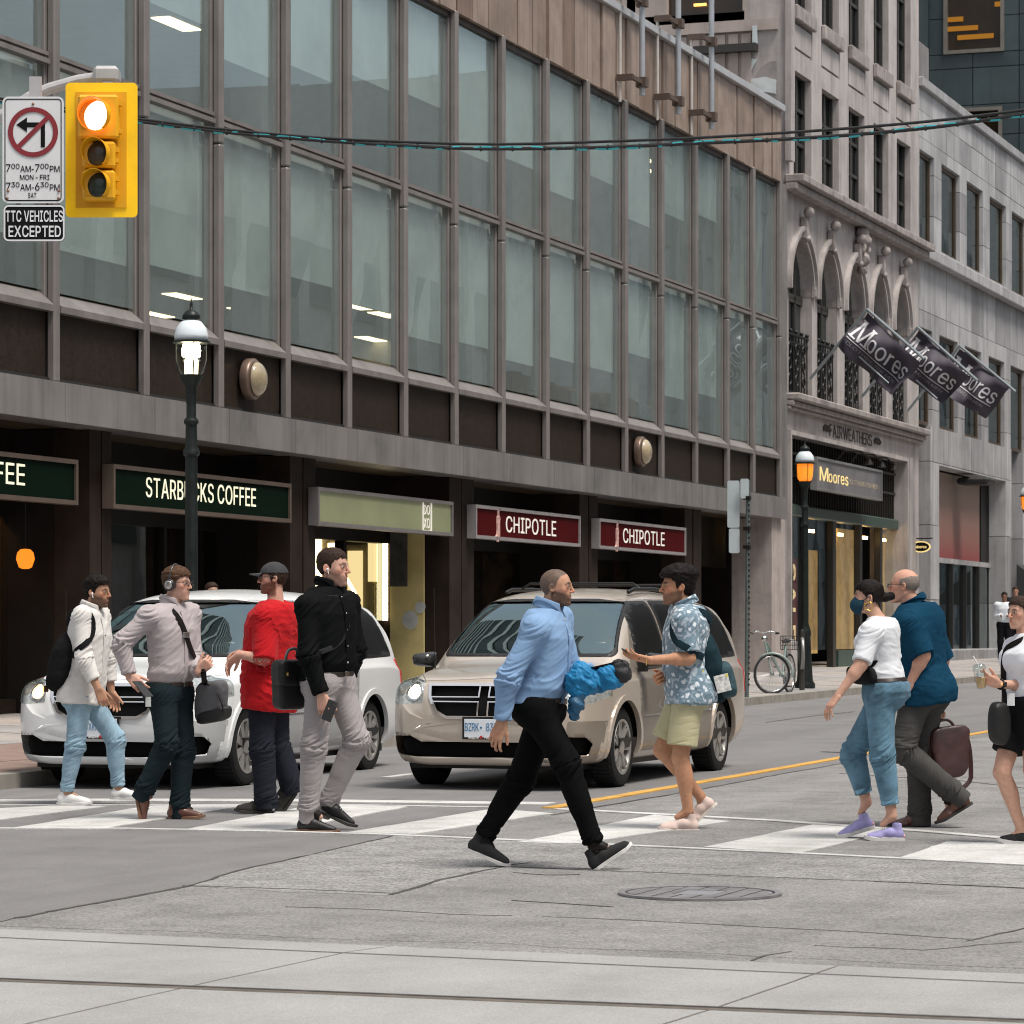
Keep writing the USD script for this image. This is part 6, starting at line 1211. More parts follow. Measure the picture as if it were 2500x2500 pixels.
def shoe_mesh(kind):
    if kind in SK: return SK[kind]
    fu = Field(); h_ = dict(dress=.36, sneaker=.42, slip=.30, runner=.40).get(kind, .26); toe = dict(dress=.075, sneaker=.115, slip=.105, runner=.10)[kind]; st = .055 if kind != 'runner' else .085
    fu.add(cone((.14, 0, .16), (.38, 0, .19), .122, .130), .05).add(cone((.38, 0, .19), (.84, 0, .09), .130, toe), .07).add(cone((.62, .045, .08), (.72, .03, .07), .11, .10), .05).add(cone((.17, 0, .13), (.20, 0, h_), .118, .118), .05).add(cone((.28, 0, .2), (.46, 0, .15), .095, .09), .05)
    fu.cut(cone((.19, 0, h_+.09), (.19, 0, .7), .082, .12), .01).clip(plane((0, 0, st), (0, 0, -1)))
    if kind in ('sneaker', 'slip', 'runner'): fu.clip(plane((.14, 0, h_+.05), (-.35, 0, 1)))
    else: fu.clip(plane((.14, 0, h_+.03), (-.5, 0, 1)))
    V, F_ = grow(fu, [(0, -.18, 0), (1, .18, .4)], .03, .021, 2); up = (V, F_)
    th_ = np.linspace(0, 2*np.pi, 49)[:-1]; xs = .5+.5*np.cos(th_)*.985; wd = np.interp(xs, [0, .05, .15, .35, .55, .72, .86, .95, 1.], [.03, .085, .118, .108, .125, .152 if kind != 'dress' else .14, .128 if kind != 'dress' else .095, .085 if kind != 'dress' else .05, .0]); pts = np.c_[xs, np.sign(np.sin(th_))*wd+.006]
    so = extr(Polygon(pts).buffer(.006), st+.006); so.vertices[:, 2] += np.interp(so.vertices[:, 0], [0, .05, .8, 1.0], [.0, 0, 0, .05]); sole = so
    if kind == 'dress': sole = cat(so, extr(Polygon(pts).intersection(sbox(-.1, -.3, .28, .3)), .0))if False else so
    lace = cat([tube([(x, -.06, z-.012), (x+.012, 0, z+.01), (x, .06, z-.012)], .013, 5) for x, z in ((.36, .268), (.42, .262), (.48, .25), (.54, .232))]) if kind != 'slip' else None
    if lace is not None and kind == 'dress': lace.vertices[:, 2] -= .012
    SK[kind] = (up, sole, lace); return SK[kind]
def ribbon(P, Nn, w, th=.004):
    P, Nn = np.asarray(P, float), np.asarray(Nn, float); t = np.gradient(P, axis=0); t /= np.linalg.norm(t, axis=1, keepdims=True)+1e-9; wd = np.cross(t, Nn); wd /= np.linalg.norm(wd, axis=1, keepdims=True)+1e-9; n = np.cross(wd, t); V = []
    for i in range(len(P)): V += [P[i]-wd[i]*w/2, P[i]+wd[i]*w/2, P[i]+wd[i]*w/2+n[i]*th, P[i]-wd[i]*w/2+n[i]*th]
    F_ = [(0, 1, 2), (0, 2, 3)]; m = len(P)
    for i in range(m-1):
        for k in range(4): a, b = i*4+k, i*4+(k+1) % 4; F_ += [(a, b, b+4), (a, b+4, a+4)]
    o = (m-1)*4; F_ += [(o, o+2, o+1), (o, o+3, o+2)]; q = trimesh.Trimesh(V, F_, process=False)
    if q.volume < 0: q.invert()
    return q
class Person:
    def __init__(s, label, foot, hpx, pts, F, Fh, group=None, build='m', skin='fair', skin_col=(.50, .30, .22), beard=0., beard_col=(.10, .065, .05), buzz=None, sc=None, upv=(0, 0, 1), coarse=False, jaw=1., nose=1., girth=1., lip=(.40, .17, .14)):
        g = gnd(*foot); s.d0 = dep(g); s.k = s.d0/FOC; s.z0 = float(zr(g[0])); s.o = g
        s.J = {n: at(q[0], q[1], s.d0+(q[2] if len(q) > 2 else 0.)) for n, q in pts.items()}; J = s.J
        s.t = thing('person', label, 'person', s.o, 0, group); s.b = s.o
        s.sc = sc or hpx*s.k/1.78; s.F = nrm(RIGHT*F[0]+VIEW*F[1]); s.Fh = nrm(RIGHT*Fh[0]+VIEW*Fh[1]+np.array([0, 0, Fh[2] if len(Fh) > 2 else 0.])); s.h = .0105 if coarse else .0049; s.hc = .012 if coarse else .0065
        s.tor = Torso(J['pel'], J['nek'], s.F, [(a, b*s.sc*girth, c*s.sc*girth, d*s.sc) for a, b, c, d in (MALE if build == 'm' else FEM)]); s.build = build; s.hands = []; s.coarse = coarse
        s.skinm = skin_look(skin, skin_col); s.skin_col, s.beard, s.bc, s.buzz, s.lip = np.array(skin_col), beard, np.array(beard_col), buzz, np.array(lip)
        s.hh = np.linalg.norm(J['top']-J['chin'])*.97; hc = (J['top']+J['chin'])/2; upd = nrm(J['top']-J['chin']); tilt = nrm(np.array(upv)+.0*upd)
        s.hc_ = hc; s.headf, s.loc, s.HM = head_fields(hc, s.Fh, np.array(upv, float), s.hh, jaw, nose)
        s.LB = s.limbs()
    def limbs(s):
        J, k = s.J, s.sc; L = {}; fem = s.build != 'm'; a_ = .9 if fem else 1.; l_ = 1.06 if fem else 1.
        for i in 'nf':
            L['ua'+i] = (J['sh'+i], J['el'+i], .054*k*a_, .043*k*a_); L['fa'+i] = (J['el'+i], J['wr'+i], .044*k*a_, .029*k*a_)
            L['th'+i] = (J['hp'+i], J['kn'+i], .090*k*l_, .058*k*l_); L['sn'+i] = (J['kn'+i], J['an'+i], .056*k, .036*k)
        return L
    def W(s, V): return V-s.o
    def add(s, name, VF, m, parent=None, color=None, **kw): return part(parent or s.t, name, (s.W(VF[0]), VF[1]), m, True, color=color, **kw)
    def addm(s, name, mesh, m, parent=None, sm=40): return part(parent or s.t, name, move(mesh, -s.o), m, sm)
    def hand(s, i, n, th, **kw):
        J = s.J; s.hands.append((i, hand_fields(J['wr'+i], J['ha'+i]-J['wr'+i], n, th, s.sc*1.02, **kw))); return s
    def body(s):
        J, k = s.J, s.sc; f = Field(); T_ = s.tor; f.add(T_.f(), .03)
        f.add(cone(J['nek']-T_.ax*.03*k, s.hc_-s.HM[2]*.22*s.hh-s.HM[0]*.07*s.hh, .064*k*(.88 if s.build != 'm' else 1), .054*k*(.88 if s.build != 'm' else 1)), .035)
        for i in 'nf':
            f.add(cone(J['nek']-T_.ax*.05*k, J['sh'+i], .05*k, .056*k), .04); ua, fa, th, sn = (s.LB[q+i] for q in ('ua', 'fa', 'th', 'sn'))
            f.add(cone(*ua), .03); f.add(cone(*fa), .02); m_ = fa[0]*.72+fa[1]*.28; f.add(cone(fa[0], m_, .040*k, .043*k), .03); f.add(cone(*th), .04); f.add(cone(*sn), .02)
            kb = nrm(J['kn'+i]-(J['hp'+i]+J['an'+i])/2+s.F*.02); sd_ = nrm(sn[1]-sn[0]); kb = kb if np.linalg.norm((J['hp'+i]+J['an'+i])/2-J['kn'+i]) > .03 else s.F; kb = nrm(kb-sd_*(kb@sd_)); m_ = sn[0]*.68+sn[1]*.32-kb*.016*k; f.add(ell(m_, (.052*k, .052*k, .12*k), np.stack([kb, nrm(np.cross(nrm(sn[1]-sn[0]), kb)), nrm(sn[1]-sn[0])])), .03)
            f.add(cone(J['an'+i]+(J['toe'+i]-J['an'+i])*.1, J['toe'+i]*.5+J['an'+i]*.5, .030*k, .020*k), .02)
        for i, (hf, tips, kn) in s.hands:
            for g, kk in hf: f.add(g, kk)
        f.add(s.headf, .012*k)
        pts = [v for v in J.values()]+[t for _, h_ in s.hands for t in h_[1]]; V, F_ = grow(f, pts, .2*k, s.h, 1)
        c = np.repeat(s.skin_col[None], len(V), 0); q = s.loc(V); hd = (np.linalg.norm(q-[0, 0, 0], axis=1) < .95) & (q[:, 2] > -.62)
        mixc = lambda w, col: c*(1-w[:, None])+np.asarray(col)*w[:, None]
        g = lambda x, y, z, rx, ry, rz: np.exp(-(((q[:, 0]-x)/rx)**2+((np.abs(q[:, 1])-y)/ry)**2+((q[:, 2]-z)/rz)**2))*hd
        red = s.skin_col*np.array([1.12, .80, .74]); c = mixc(np.clip(.6*g(.3, .2, -.08, .15, .12, .12)+.7*g(.45, 0, -.1, .1, .07, .08)+.6*g(-.05, .35, -.02, .12, .06, .15), 0, 1), red)
        c = mixc(np.clip(1.2*g(.40, 0, -.245, .06, .085, .032), 0, .8), s.lip)
        jawz = hd & (q[:, 2] < -.10-.28*np.clip(q[:, 0]-.02, 0, .25)) & (q[:, 0] > -.08)
        if s.beard:
            w = np.clip((-.06-.30*np.clip(q[:, 0]-.05, 0, .3)-q[:, 2])/.07, 0, 1)*np.clip((q[:, 0]+.12)/.06, 0, 1)*np.clip((q[:, 2]+.62)/.1, 0, 1)*hd; w = np.maximum(w, 1.1*g(.43, 0, -.185, .05, .10, .022)); w = w*(1-.85*np.clip(1.4*g(.40, 0, -.25, .06, .075, .035), 0, 1)); c = mixc(np.clip(w*s.beard*(.8+.4*meshkit.noise(V*260)), 0, 1), s.bc)
        c = mixc(np.clip(1.7*g(.40, .135, .125, .10, .095, .030), 0, .92), s.bc*.6); c = mixc(np.clip(.8*g(.37, .138, .03, .06, .08, .05), 0, .7), s.skin_col*.35)
        if s.buzz is not None:
            zb = np.interp(q[:, 0], [-.5, -.2, -.1, .03, .09, .16, .30, .45], [-.24, -.22, -.10, -.06, .12, .26, .36, .38]); w = np.clip((q[:, 2]-zb)/.05, 0, 1)*hd; c = mixc(np.clip(w*(s.buzz[1] if len(s.buzz) > 1 else .8)*(.85+.3*meshkit.noise(V*300)), 0, 1), s.buzz[0])
        for i, (hf, tips, kn) in s.hands: dk = np.linalg.norm(V-kn, axis=1); c = mixc(np.clip(.35*np.exp(-(dk/.03)**2), 0, 1), red); dt = np.min([np.linalg.norm(V-t_, axis=1) for t_ in tips], axis=0); c = mixc(np.clip(.4*np.exp(-(dt/.014)**2), 0, 1), red*1.05)
        bd = s.add('body', (V, F_), s.skinm, color=c)
        if not s.coarse:
            for sg_ in (-1, 1):
                e = s.hc_+s.hh*(s.HM.T@np.array([.315, sg_*.138, .026])); r = .0575*s.hh
                ey = part(bd, 'eye', move(trimesh.creation.icosphere(2, r), e-s.o), eye_w, True); part(ey, 'iris', move(trimesh.creation.icosphere(1, r*.62), e-s.o+nrm(s.HM[0]+sg_*.05*s.HM[1])*r*.50), eye_d, True)
        return s
    def hair(s, m, line, thick, top, curl=.02, fr=9., seed=1, extra=(), stretch=(1, 1, 1), back=.0):
        loc = s.loc; hh = s.hh; lx_, lz_ = zip(*line)
        def f(p):
            q = loc(p); t = thick+top*np.clip((q[:, 2]-.12)/.28, 0, 1)+back*np.clip((-q[:, 0]-.1)/.3, 0, 1); n = (meshkit.fbm(q*fr*np.array(stretch), 3, seed)-.5)*curl*2
            d = ell((-.045, 0, .125), (.415, .325, .375))(q)-t-n; zb = np.interp(q[:, 0], lx_, lz_)+.02*np.sin(q[:, 0]*60+seed); return np.maximum(d, (zb-q[:, 2])*.9)*hh
        fl = Field().add(f, 0)
        for e, k_ in extra: fl.add(e, k_)
        c = s.hc_; V, F_ = grow(fl, [c-.8*hh, c+.8*hh], .02, s.hc*.62 if not s.coarse else .011, 1); hr = s.add('hair', (V, F_), m)
        if not s.coarse:
            N = vnorm(V, F_); rg = np.random.default_rng(seed); tv, tf = [], []; comb_ = -s.HM[0]*.7-s.HM[2]*.55
            for i in rg.choice(len(V), min(len(V), 1500), replace=False):
                if s.loc(V[i:i+1])[0, 2] < -.2 or N[i] @ s.HM[2] < -.5: continue
                d = comb_-N[i]*(comb_@N[i]); d = nrm(nrm(d+1e-6)+rg.normal(0, .14+curl*2.5, 3)+N[i]*(.10+curl*2.2)); w = nrm(np.cross(d, N[i]))*(.0016+.0022*rg.random()); L = hh*(.04+.06*rg.random()+curl*.3); a = V[i]-N[i]*.003; b = len(tv)
                tv += [a-w, a+w, a+d*L*.55+w*.8+N[i]*.001, a+d*L*.55-w*.8+N[i]*.001, a+d*L-N[i]*L*.25, a+d*L*.5+N[i]*.003]; tf += [(b, b+1, b+5), (b+1, b+2, b+5), (b+2, b+3, b+5), (b+3, b, b+5), (b+3, b+2, b+4)]
            if tv: part(hr, 'strands', (np.array(tv)-s.o, np.array(tf)), m, True, kind='stuff')
        return hr
    def top(s, m, name='shirt', loose=.014, sleeve=1., hem=0., lo=-.1, cuff=None, amp=.009, seed=0, widen=0., neck=.0, arm_loose=None, collar=None, buttons=None, tuck=None):
        """sleeve: 1 to the wrist, .5 to the elbow; hem: height on the trunk axis where it ends"""
        J, k, T_ = s.J, s.sc, s.tor; f = Field(); al = loose if arm_loose is None else arm_loose
        bones = []
        for i in 'nf':
            ua, fa = s.LB['ua'+i], s.LB['fa'+i]
            if sleeve > .5:
                e = fa[0]+(fa[1]-fa[0])*((sleeve-.5)*2); r = .045*k+(fa[3]-.045*k)*((sleeve-.5)*2); f.add(cone(ua[0], ua[1], ua[2]+al*k, ua[3]+(al+.004)*k), .06); f.add(cone(fa[0], e, fa[2]+(al+.004)*k, r+al*k), .02); bones += [(ua[0], ua[1], .7, 1.5), (fa[0], fa[1], 1.5, .7)]
                f.add(cone(e-nrm(e-fa[0])*.02, e, r+(al+.003)*k, r+(al+.003)*k), .004) if cuff else None
            else:
                e = ua[0]+(ua[1]-ua[0])*(sleeve*2); r = ua[2]+(ua[3]-ua[2])*sleeve*2; f.add(cone(ua[0], e, ua[2]+al*k, r+(al+.010)*k), .035); bones += [(ua[0], ua[1], .5, .2)]
        fl = [i for i in 'nf']
        for i in fl:
            ua, fa = s.LB['ua'+i], s.LB['fa'+i]
            if sleeve > .5: e = fa[0]+(fa[1]-fa[0])*((sleeve-.5)*2); n_ = nrm(fa[1]-fa[0])
            else: e = ua[0]+(ua[1]-ua[0])*(sleeve*2); n_ = nrm(ua[1]-ua[0])
            f.cut(lambda p, e=e, n_=n_: np.maximum(-(p-e)@n_, np.linalg.norm(p-e, axis=1)-.085*k), .0)
        f.add(T_.f(loose*k, hem, 1.0, widen*k, tuck), .035)
        if hem < .05:
            for sg_ in (-1, 1):
                e_ = ell(T_.a-T_.ax*.02*k+T_.X*sg_*.075*k-T_.Y*.055*k, (.085*k+loose*k+.024, .095*k+loose*k+.024, .15*k), np.stack([T_.X, T_.Y, T_.ax])); f.add(lambda p, e_=e_: np.maximum(e_(p), (hem-(p-T_.a)@T_.ax/T_.L)*T_.L), .04)
            for i in 'nf': c_ = cone(T_.a, J['hp'+i]-T_.ax*.06*k, .088*k+loose*k, .092*k+loose*k+.024); f.add(lambda p, c_=c_: np.maximum(c_(p), (hem-(p-T_.a)@T_.ax/T_.L)*T_.L), .03)
        if s.build != 'm':
            for sg_ in (-1, 1): f.add(ell(T_.a+T_.ax*T_.L*.66+T_.X*sg_*.07*k+T_.Y*.09*k, (.075*k, .06*k, .08*k), np.stack([T_.X, T_.Y, T_.ax])), .05)
        for i in 'nf': f.add(cone(J['nek']-T_.ax*.06*k, J['sh'+i], .055*k+loose*k, .056*k+loose*k), .055)
        f.cut(cone(J['nek']+T_.ax*(.030+neck)*k-T_.Y*.012*k, J['nek']+T_.ax*.3*k, .060*k, .11*k), .008)
        V, F_ = grow(f, [J[q] for q in ('pel', 'nek', 'shn', 'shf', 'eln', 'elf', 'wrn', 'wrf', 'hpn', 'hpf')], .16*k, s.hc, 2)
        V = folds(V, vnorm(V, F_), bones, amp*k, T_, seed, tuck=tuck); sh = s.add(name, (V, F_), m)
        n0 = J['nek']
        if collar:
            cm, hgt = collar; nd = nrm(s.hc_-n0); c0 = n0+T_.ax*.012*k-T_.Y*.006*k; fc = Field()
            fc.add(lambda p: np.maximum(np.abs(cone(c0, c0+nd*.2, .064*k, .050*k)(p)-.012*k)-.0048*k, np.maximum(-(p-c0)@nd-.012*k, (p-c0)@nd-hgt*k)), .0)
            fc.add(lambda p: np.maximum(np.abs(cone(c0, c0+nd*.2, .074*k, .052*k)(p)-.014*k)-.0045*k, np.maximum(-(p-c0)@nd-.012*k+.5*np.abs((p-c0)@T_.X)-.02*k*0, (p-c0)@nd-hgt*k)), .004)
            fc.cut(lambda p: np.abs((p-c0)@T_.X)-(.006*k+.55*np.clip(hgt*k-(p-c0)@nd, -.01, .05)*0+.018*k*np.clip(((p-c0)@nd+.012*k)/(.04*k), 0, 1.3))+np.where((p-c0)@T_.Y > .02*k, 0, 9.), .003)
            VF = grow(fc, [c0-.13*k, c0+.13*k], .02, .0042, 1); part(sh, 'collar', (s.W(VF[0]), VF[1]), cm, True)
        if buttons:
            bm, n, lo_, hi_ = buttons; pm = []
            for t_ in np.linspace(lo_, hi_, n):
                o = T_.a+T_.ax*T_.L*t_; w = np.linspace(0, .25, 80)[:, None]; pp = o+T_.Y*w; dd = f(pp); j = np.argmax(dd > 0); q = o+T_.Y*(w[j, 0]+.004); pm.append(move(trimesh.creation.icosphere(1, .0062*k), q))
            for b_ in pm: s.addm('button', b_, bm, sh)
            pk = np.array([T_.a+T_.ax*T_.L*t_+T_.Y*(np.argmax(f(T_.a+T_.ax*T_.L*t_+T_.Y*np.linspace(0, .25, 120)[:, None]) > 0)*.25/119+.0035) for t_ in np.linspace(lo_-.06, min(.95, hi_+.03), 24)])
            for _ in range(2): pk[1:-1] = .25*pk[:-2]+.5*pk[1:-1]+.25*pk[2:]
            part(sh, 'placket', ribbon(pk-s.o, [T_.Y]*len(pk), .034*k, .005), m)
        s.topf = f; return sh
    def legs(s, m, name='trousers', loose=.012, end=1., taper=.0, waist=.1, amp=.009, seed=5, cuffm=None, belt=None, hem_loose=.0, freq=40.):
        """end: 1 to the ankle, .5 to the knee"""
        J, k, T_ = s.J, s.sc, s.tor; f = Field(); f.add(T_.f(loose*.8*k, -.06, waist), .0); bones = []
        for sg_ in (-1, 1): f.add(ell(T_.a-T_.ax*.02*k+T_.X*sg_*.075*k-T_.Y*.055*k, (.082*k+loose*k, .088*k+loose*k, .10*k), np.stack([T_.X, T_.Y, T_.ax])), .06)
        for i in 'nf':
            th, sn = s.LB['th'+i], s.LB['sn'+i]; f.add(cone(T_.a, th[0], .085*k, .09*k+loose*k), .05)
            if end > .5:
                t_ = (end-.5)*2; e = sn[0]+(sn[1]-sn[0])*t_; f.add(cone(th[0], th[1], th[2]+loose*k, th[3]+(loose+.006)*k), .04); f.add(cone(sn[0], e, sn[2]+(loose+.008)*k, sn[3]+(.3*(1-t_)*.056+loose+.012-taper+hem_loose)*k), .03); n_ = nrm(sn[1]-sn[0]); bones += [(th[0]+(th[1]-th[0])*.12, th[1], .25, 1.0), (sn[0], sn[1], 1.0, 1.3)]
                kb = nrm(J['kn'+i]-(J['hp'+i]+J['an'+i])/2+s.F*.02); f.add(cone(sn[0]*.75+sn[1]*.25-kb*.016*k, sn[0]*.5+sn[1]*.5-kb*.012*k, .05*k+loose*.7*k, .044*k+loose*.7*k), .04)
            else:
                t_ = end*2; e = th[0]+(th[1]-th[0])*t_; f.add(cone(th[0], e, th[2]+loose*k, th[2]+(th[3]-th[2])*t_+(loose+.012+hem_loose)*k), .03); n_ = nrm(th[1]-th[0]); bones += [(th[0], th[1], .1, .5)]
            f.cut(lambda p, e=e, n_=n_: np.maximum(-(p-e)@n_, np.linalg.norm(p-e, axis=1)-(.10 if end > .5 else .14)*k), .0)
            if cuffm is not None:
                e2 = e-n_*.022*k; rr = sn[3]+(.3*(1-(end-.5)*2)*.056+loose+.0155-taper+hem_loose)*k; fc = Field().add(lambda p, e2=e2, e=e, n_=n_, rr=rr: np.maximum(cone(e2, e, rr, rr)(p), np.abs((p-e2)@n_)-.026*k), 0); VF = grow(fc, [e-.09*k, e+.09*k], .02, s.hc, 1); part(tr_ if False else s.t, 'turn_up', (s.W(VF[0]), VF[1]), cuffm, True)
        V, F_ = grow(f, [J[q] for q in ('pel', 'hpn', 'hpf', 'knn', 'knf', 'ann', 'anf')]+[T_.a+T_.ax*T_.L*waist], .17*k, s.hc, 2)
        V = folds(V, vnorm(V, F_), bones, amp*k, None, seed, .15, freq); tr = s.add(name, (V, F_), m); s.legf = f
        if belt is not None:
            o = T_.a+T_.ax*T_.L*(waist-.005); fb = Field().add(T_.f((loose*.8+.005)*k, -1, 2.), 0).clip(lambda p: np.abs((p-o)@T_.ax)-.017*k); VF = grow(fb, [o-.25*k, o+.25*k], .02, .0062, 1); s.add('belt', VF, belt); s.addm('belt_buckle', put(bx(-.02*k, .02*k, -.003, .004, -.016*k, .016*k, .002), frame(o+T_.Y*(np.interp(waist, T_.rows[:, 0], T_.rows[:, 2])+(loose*.8+.010)*k+.005), T_.X, T_.Y, T_.ax)), look('buckle_metal', (.4, .37, .32), .25, 1.))
        return tr
    def shoe(s, i, heel, toe, L, kind, um, som, lm=None, dh=0., dt=0., roll=0., label=None, yaw=None):
        """heel, toe: pixels of the underside's two ends"""
        a, b = at(heel[0], heel[1], s.d0+dh), at(toe[0], toe[1], s.d0+dt); x = nrm(b-a); y = nrm(np.cross([0, 0, 1.], x)); z = np.cross(x, y)
        up, so, la = shoe_mesh(kind); T = frame(a-s.o, x*L, y*L, z*L); p = part(s.t, 'shoe', put(trimesh.Trimesh(*up, process=False), T), um, True, label); part(p, 'sole', put(so, T), som, 40)
        if la is not None and lm is not None: la = move(la, (0, 0, .055));
        if la is not None and lm is not None: part(p, 'laces', put(la, T), lm, True, kind='stuff')
        return p
    def socks(s, m, top=.75):
        for i in 'nf':
            sn = s.LB['sn'+i]; a = sn[0]*(1-top)+sn[1]*top; d = nrm(sn[1]-sn[0]); part(s.t, 'sock', tube([a-s.o, sn[1]-s.o, sn[1]+d*.03-s.o], [.043*s.sc, .040*s.sc, .040*s.sc], 16), m, True); part(s.t, 'sock', tube([sn[1]-s.o-d*.01, sn[1]*.5+s.J['toe'+i]*.5-s.o], [.041*s.sc, .030*s.sc], 14), m, True)
        return s
# ------------------------------------------------------------------ helpers for clothes and things carried
def cloth(name, col, rough=.85, var=.06, weave=1400., bump=.0005, sheen=.04, **kw): return look(name, col, rough, var=var, scale=kw.pop('scale', 7), detail=6, bump=bump, bscale=weave, sheen=0. if max(col) < .1 else sheen, spec=.06 if max(col) < .1 else .2, **kw)
def auto(pts, F, sc, nek_drop=.045, w=.185, hw=.088):
    """adds shoulders and hips beside the neck and pelvis points"""
    side = np.array([-F[1], F[0]]); side = side/np.hypot(*side)        # the person's left, in (right, view)
    if side[1] > 0: side = -side                                       # towards the viewer
    for q, ref, wd, dr in (('sh', 'nek', w, nek_drop), ('hp', 'pel', hw, .02)):
        u, v, *r = pts[ref]; dd = r[0] if r else 0.; k = pts['_k']
        for i, sg in (('n', 1), ('f', -1)):
            if q+i not in pts: pts[q+i] = (u+sg*side[0]*wd*sc/k, v+dr*sc/k, dd+sg*side[1]*wd*sc)
    pts.pop('_k'); return pts
def person(label, foot, hpx, sc, F, Fh, pts, **kw):
    g = gnd(*foot); pts['_k'] = dep(g)/FOC; auto(pts, F, sc, w=kw.pop('shw', .178)); return Person(label, foot, hpx, pts, F, Fh, sc=sc, **kw)
def surf(s, t, ang, off=.004, fld=None):
    T_ = s.tor; a = math.radians(ang); d = T_.Y*math.cos(a)+T_.X*math.sin(a); o = T_.a+T_.ax*T_.L*t; w = np.linspace(.01, .45, 220)[:, None]; v = (fld or s.topf)(o+d*w); j = int(np.argmax(v > 0)); return o+d*(w[j, 0]+off), d
def dens(P, n=28):
    P = np.asarray(P, float); from_ = np.r_[0, np.cumsum(np.linalg.norm(np.diff(P, axis=0), axis=1))]; t = np.linspace(0, from_[-1], n); return np.stack([spline(from_, P[:, k], t) for k in range(P.shape[1])], 1)
def strap(s, pts, w, th=.006, off=.013):
    """pts on the trunk: (height, angle from the front towards the person's right)"""
    q = dens(pts, 30); PN = [surf(s, a, b, off) for a, b in q]; P = np.array([p for p, _ in PN]); N = np.array([n for _, n in PN])
    for _ in range(3): P[1:-1] = .25*P[:-2]+.5*P[1:-1]+.25*P[2:]
    return ribbon(P, N, w, th)
def puffy(c, ex, ey, ez, r, n=3.5, amp=.012, fr=9., seed=0, h=.009, extra=None, sag=0.):
    """a soft box with half sizes r along the axes"""
    c = np.asarray(c, float); M_ = np.stack([nrm(ex), nrm(ey), nrm(ez)]); r = np.asarray(r, float)
    def f(p):
        q = (p-c)@M_.T; q = q.copy(); q[:, 1] += sag*(q[:, 2]/r[2])**2*0; wz = 1-.18*np.clip(q[:, 2]/r[2], -1, 1)*sag; k = ((np.abs(q/(r*np.c_[wz, wz, np.ones(len(q))]))**n).sum(1))**(1/n); return (k-1)*r.min()*np.clip(.5+.5*k, .5, 1)-(meshkit.fbm(q*fr+seed, 3, seed)-.5)*amp*2
    fl = Field().add(f, 0)
    for e, k_ in (extra or ()): fl.add(e, k_)
    R_ = np.linalg.norm(r); return grow(fl, [c-R_, c+R_], .03, h, 1)
def gear(name, label, cat_, o, group=None): return thing(name, label, cat_, o, 0, group)
def addw(t, o, name, m, mat_, sm=True, **kw):
    m = trimesh.Trimesh(m[0]-o, m[1], process=False) if isinstance(m, tuple) else move(m, -np.asarray(o)); return part(t, name, m, mat_, sm, **kw)
def glasses(s, label, dark_=False, col=None):
    hp = lambda x, y, z: s.hc_+s.hh*(s.HM.T@np.array([x, y, z])); o = hp(.44, 0, .03); t = gear('sunglasses' if dark_ else 'glasses', label, 'glasses', o); fm = look('glasses_frame', (.012, .011, .011), .3, coat=.3)
    for sg in (-1, 1):
        ring = [hp(.445+.0*a, sg*(.15+.085*math.cos(a)), .02+.062*math.sin(a)) for a in np.linspace(0, 2*np.pi, 21)[:-1]]; addw(t, o, 'rim', tube(ring, .0022 if not dark_ else .003, 6, closed=True), fm)
        addw(t, o, 'temple', tube([hp(.43, sg*.235, .05), hp(.3, sg*.325, .055), hp(-.02, sg*.35, .05), hp(-.09, sg*.35, -.01)], .0022, 6), fm)
        c_ = hp(.444, sg*.15, .02); m = trimesh.convex.convex_hull(np.array([hp(.444, sg*(.15+.083*math.cos(a)), .02+.06*math.sin(a)) for a in np.linspace(0, 2*np.pi, 17)]+[hp(.447, sg*(.15+.07*math.cos(a)), .02+.05*math.sin(a)) for a in np.linspace(0, 2*np.pi, 17)]))
        addw(t, o, 'lens', m, look('sunglass_lens', (.006, .006, .007), .08) if dark_ else pane('spectacle_lens', (.94, .95, .95), 1.3))
    addw(t, o, 'bridge', tube([hp(.45, -.065, .04), hp(.465, 0, .05), hp(.45, .065, .04)], .002, 6), fm); return t
def earbud(s, label, side):
    e = s.hc_+s.hh*(s.HM.T@np.array([.0, side*.36, -.03])); t = gear('earbud', label, 'earbud', e); w = look('earbud_white', (.75, .75, .75), .25, coat=.4); d = s.HM.T@np.array([.25, 0, -1.])
    part(t, 'bud', trimesh.creation.icosphere(2, .0085), w, True); part(t, 'stem', tube([(0, 0, 0), d*.02, d*.034], .0034, 8), w, True); return t
def phone(s, name, label, c, ex, ez, col=(.012, .012, .014)):
    t = gear(name, label, 'phone', c); ex, ez = nrm(ex), nrm(ez); ey = np.cross(ez, ex); T = frame((0, 0, 0), ex, ey, ez)
    part(t, 'case', put(bx(-.036, .036, -.005, .005, -.073, .073, .003), T), look('phone_case', col, .3, coat=.3)); part(t, 'camera', put(cat(bx(.004, .03, -.0065, -.0045, .035, .065, .001)), T), look('phone_camera', (.05, .05, .055), .15, .5)); part(t, 'screen', put(bx(-.033, .033, .0048, .0056, -.069, .069), T), look('phone_screen', (.01, .012, .015), .06)); return t
hairm = {n: look('hair_'+n, c, r, var=.35, scale=90, detail=4, bump=.004, bscale=260, spec=.12) for n, c, r in (('black', (.008, .006, .005), .5), ('brown', (.085, .045, .025), .5), ('dark_brown', (.035, .02, .014), .5), ('grey', (.20, .17, .15), .6), ('near_black', (.009, .006, .0055), .45))}
LINE = [(-.5, -.30), (-.3, -.30), (-.16, -.24), (-.12, -.06), (-.03, -.05), (.03, -.10), (.09, -.08), (.12, .10), (.22, .22), (.33, .28), (.45, .30)]
LINE_HI = [(-.5, -.22), (-.3, -.22), (-.16, -.14), (-.12, .02), (-.03, .0), (.03, -.05), (.08, -.02), (.11, .14), (.22, .26), (.33, .30), (.45, .31)]
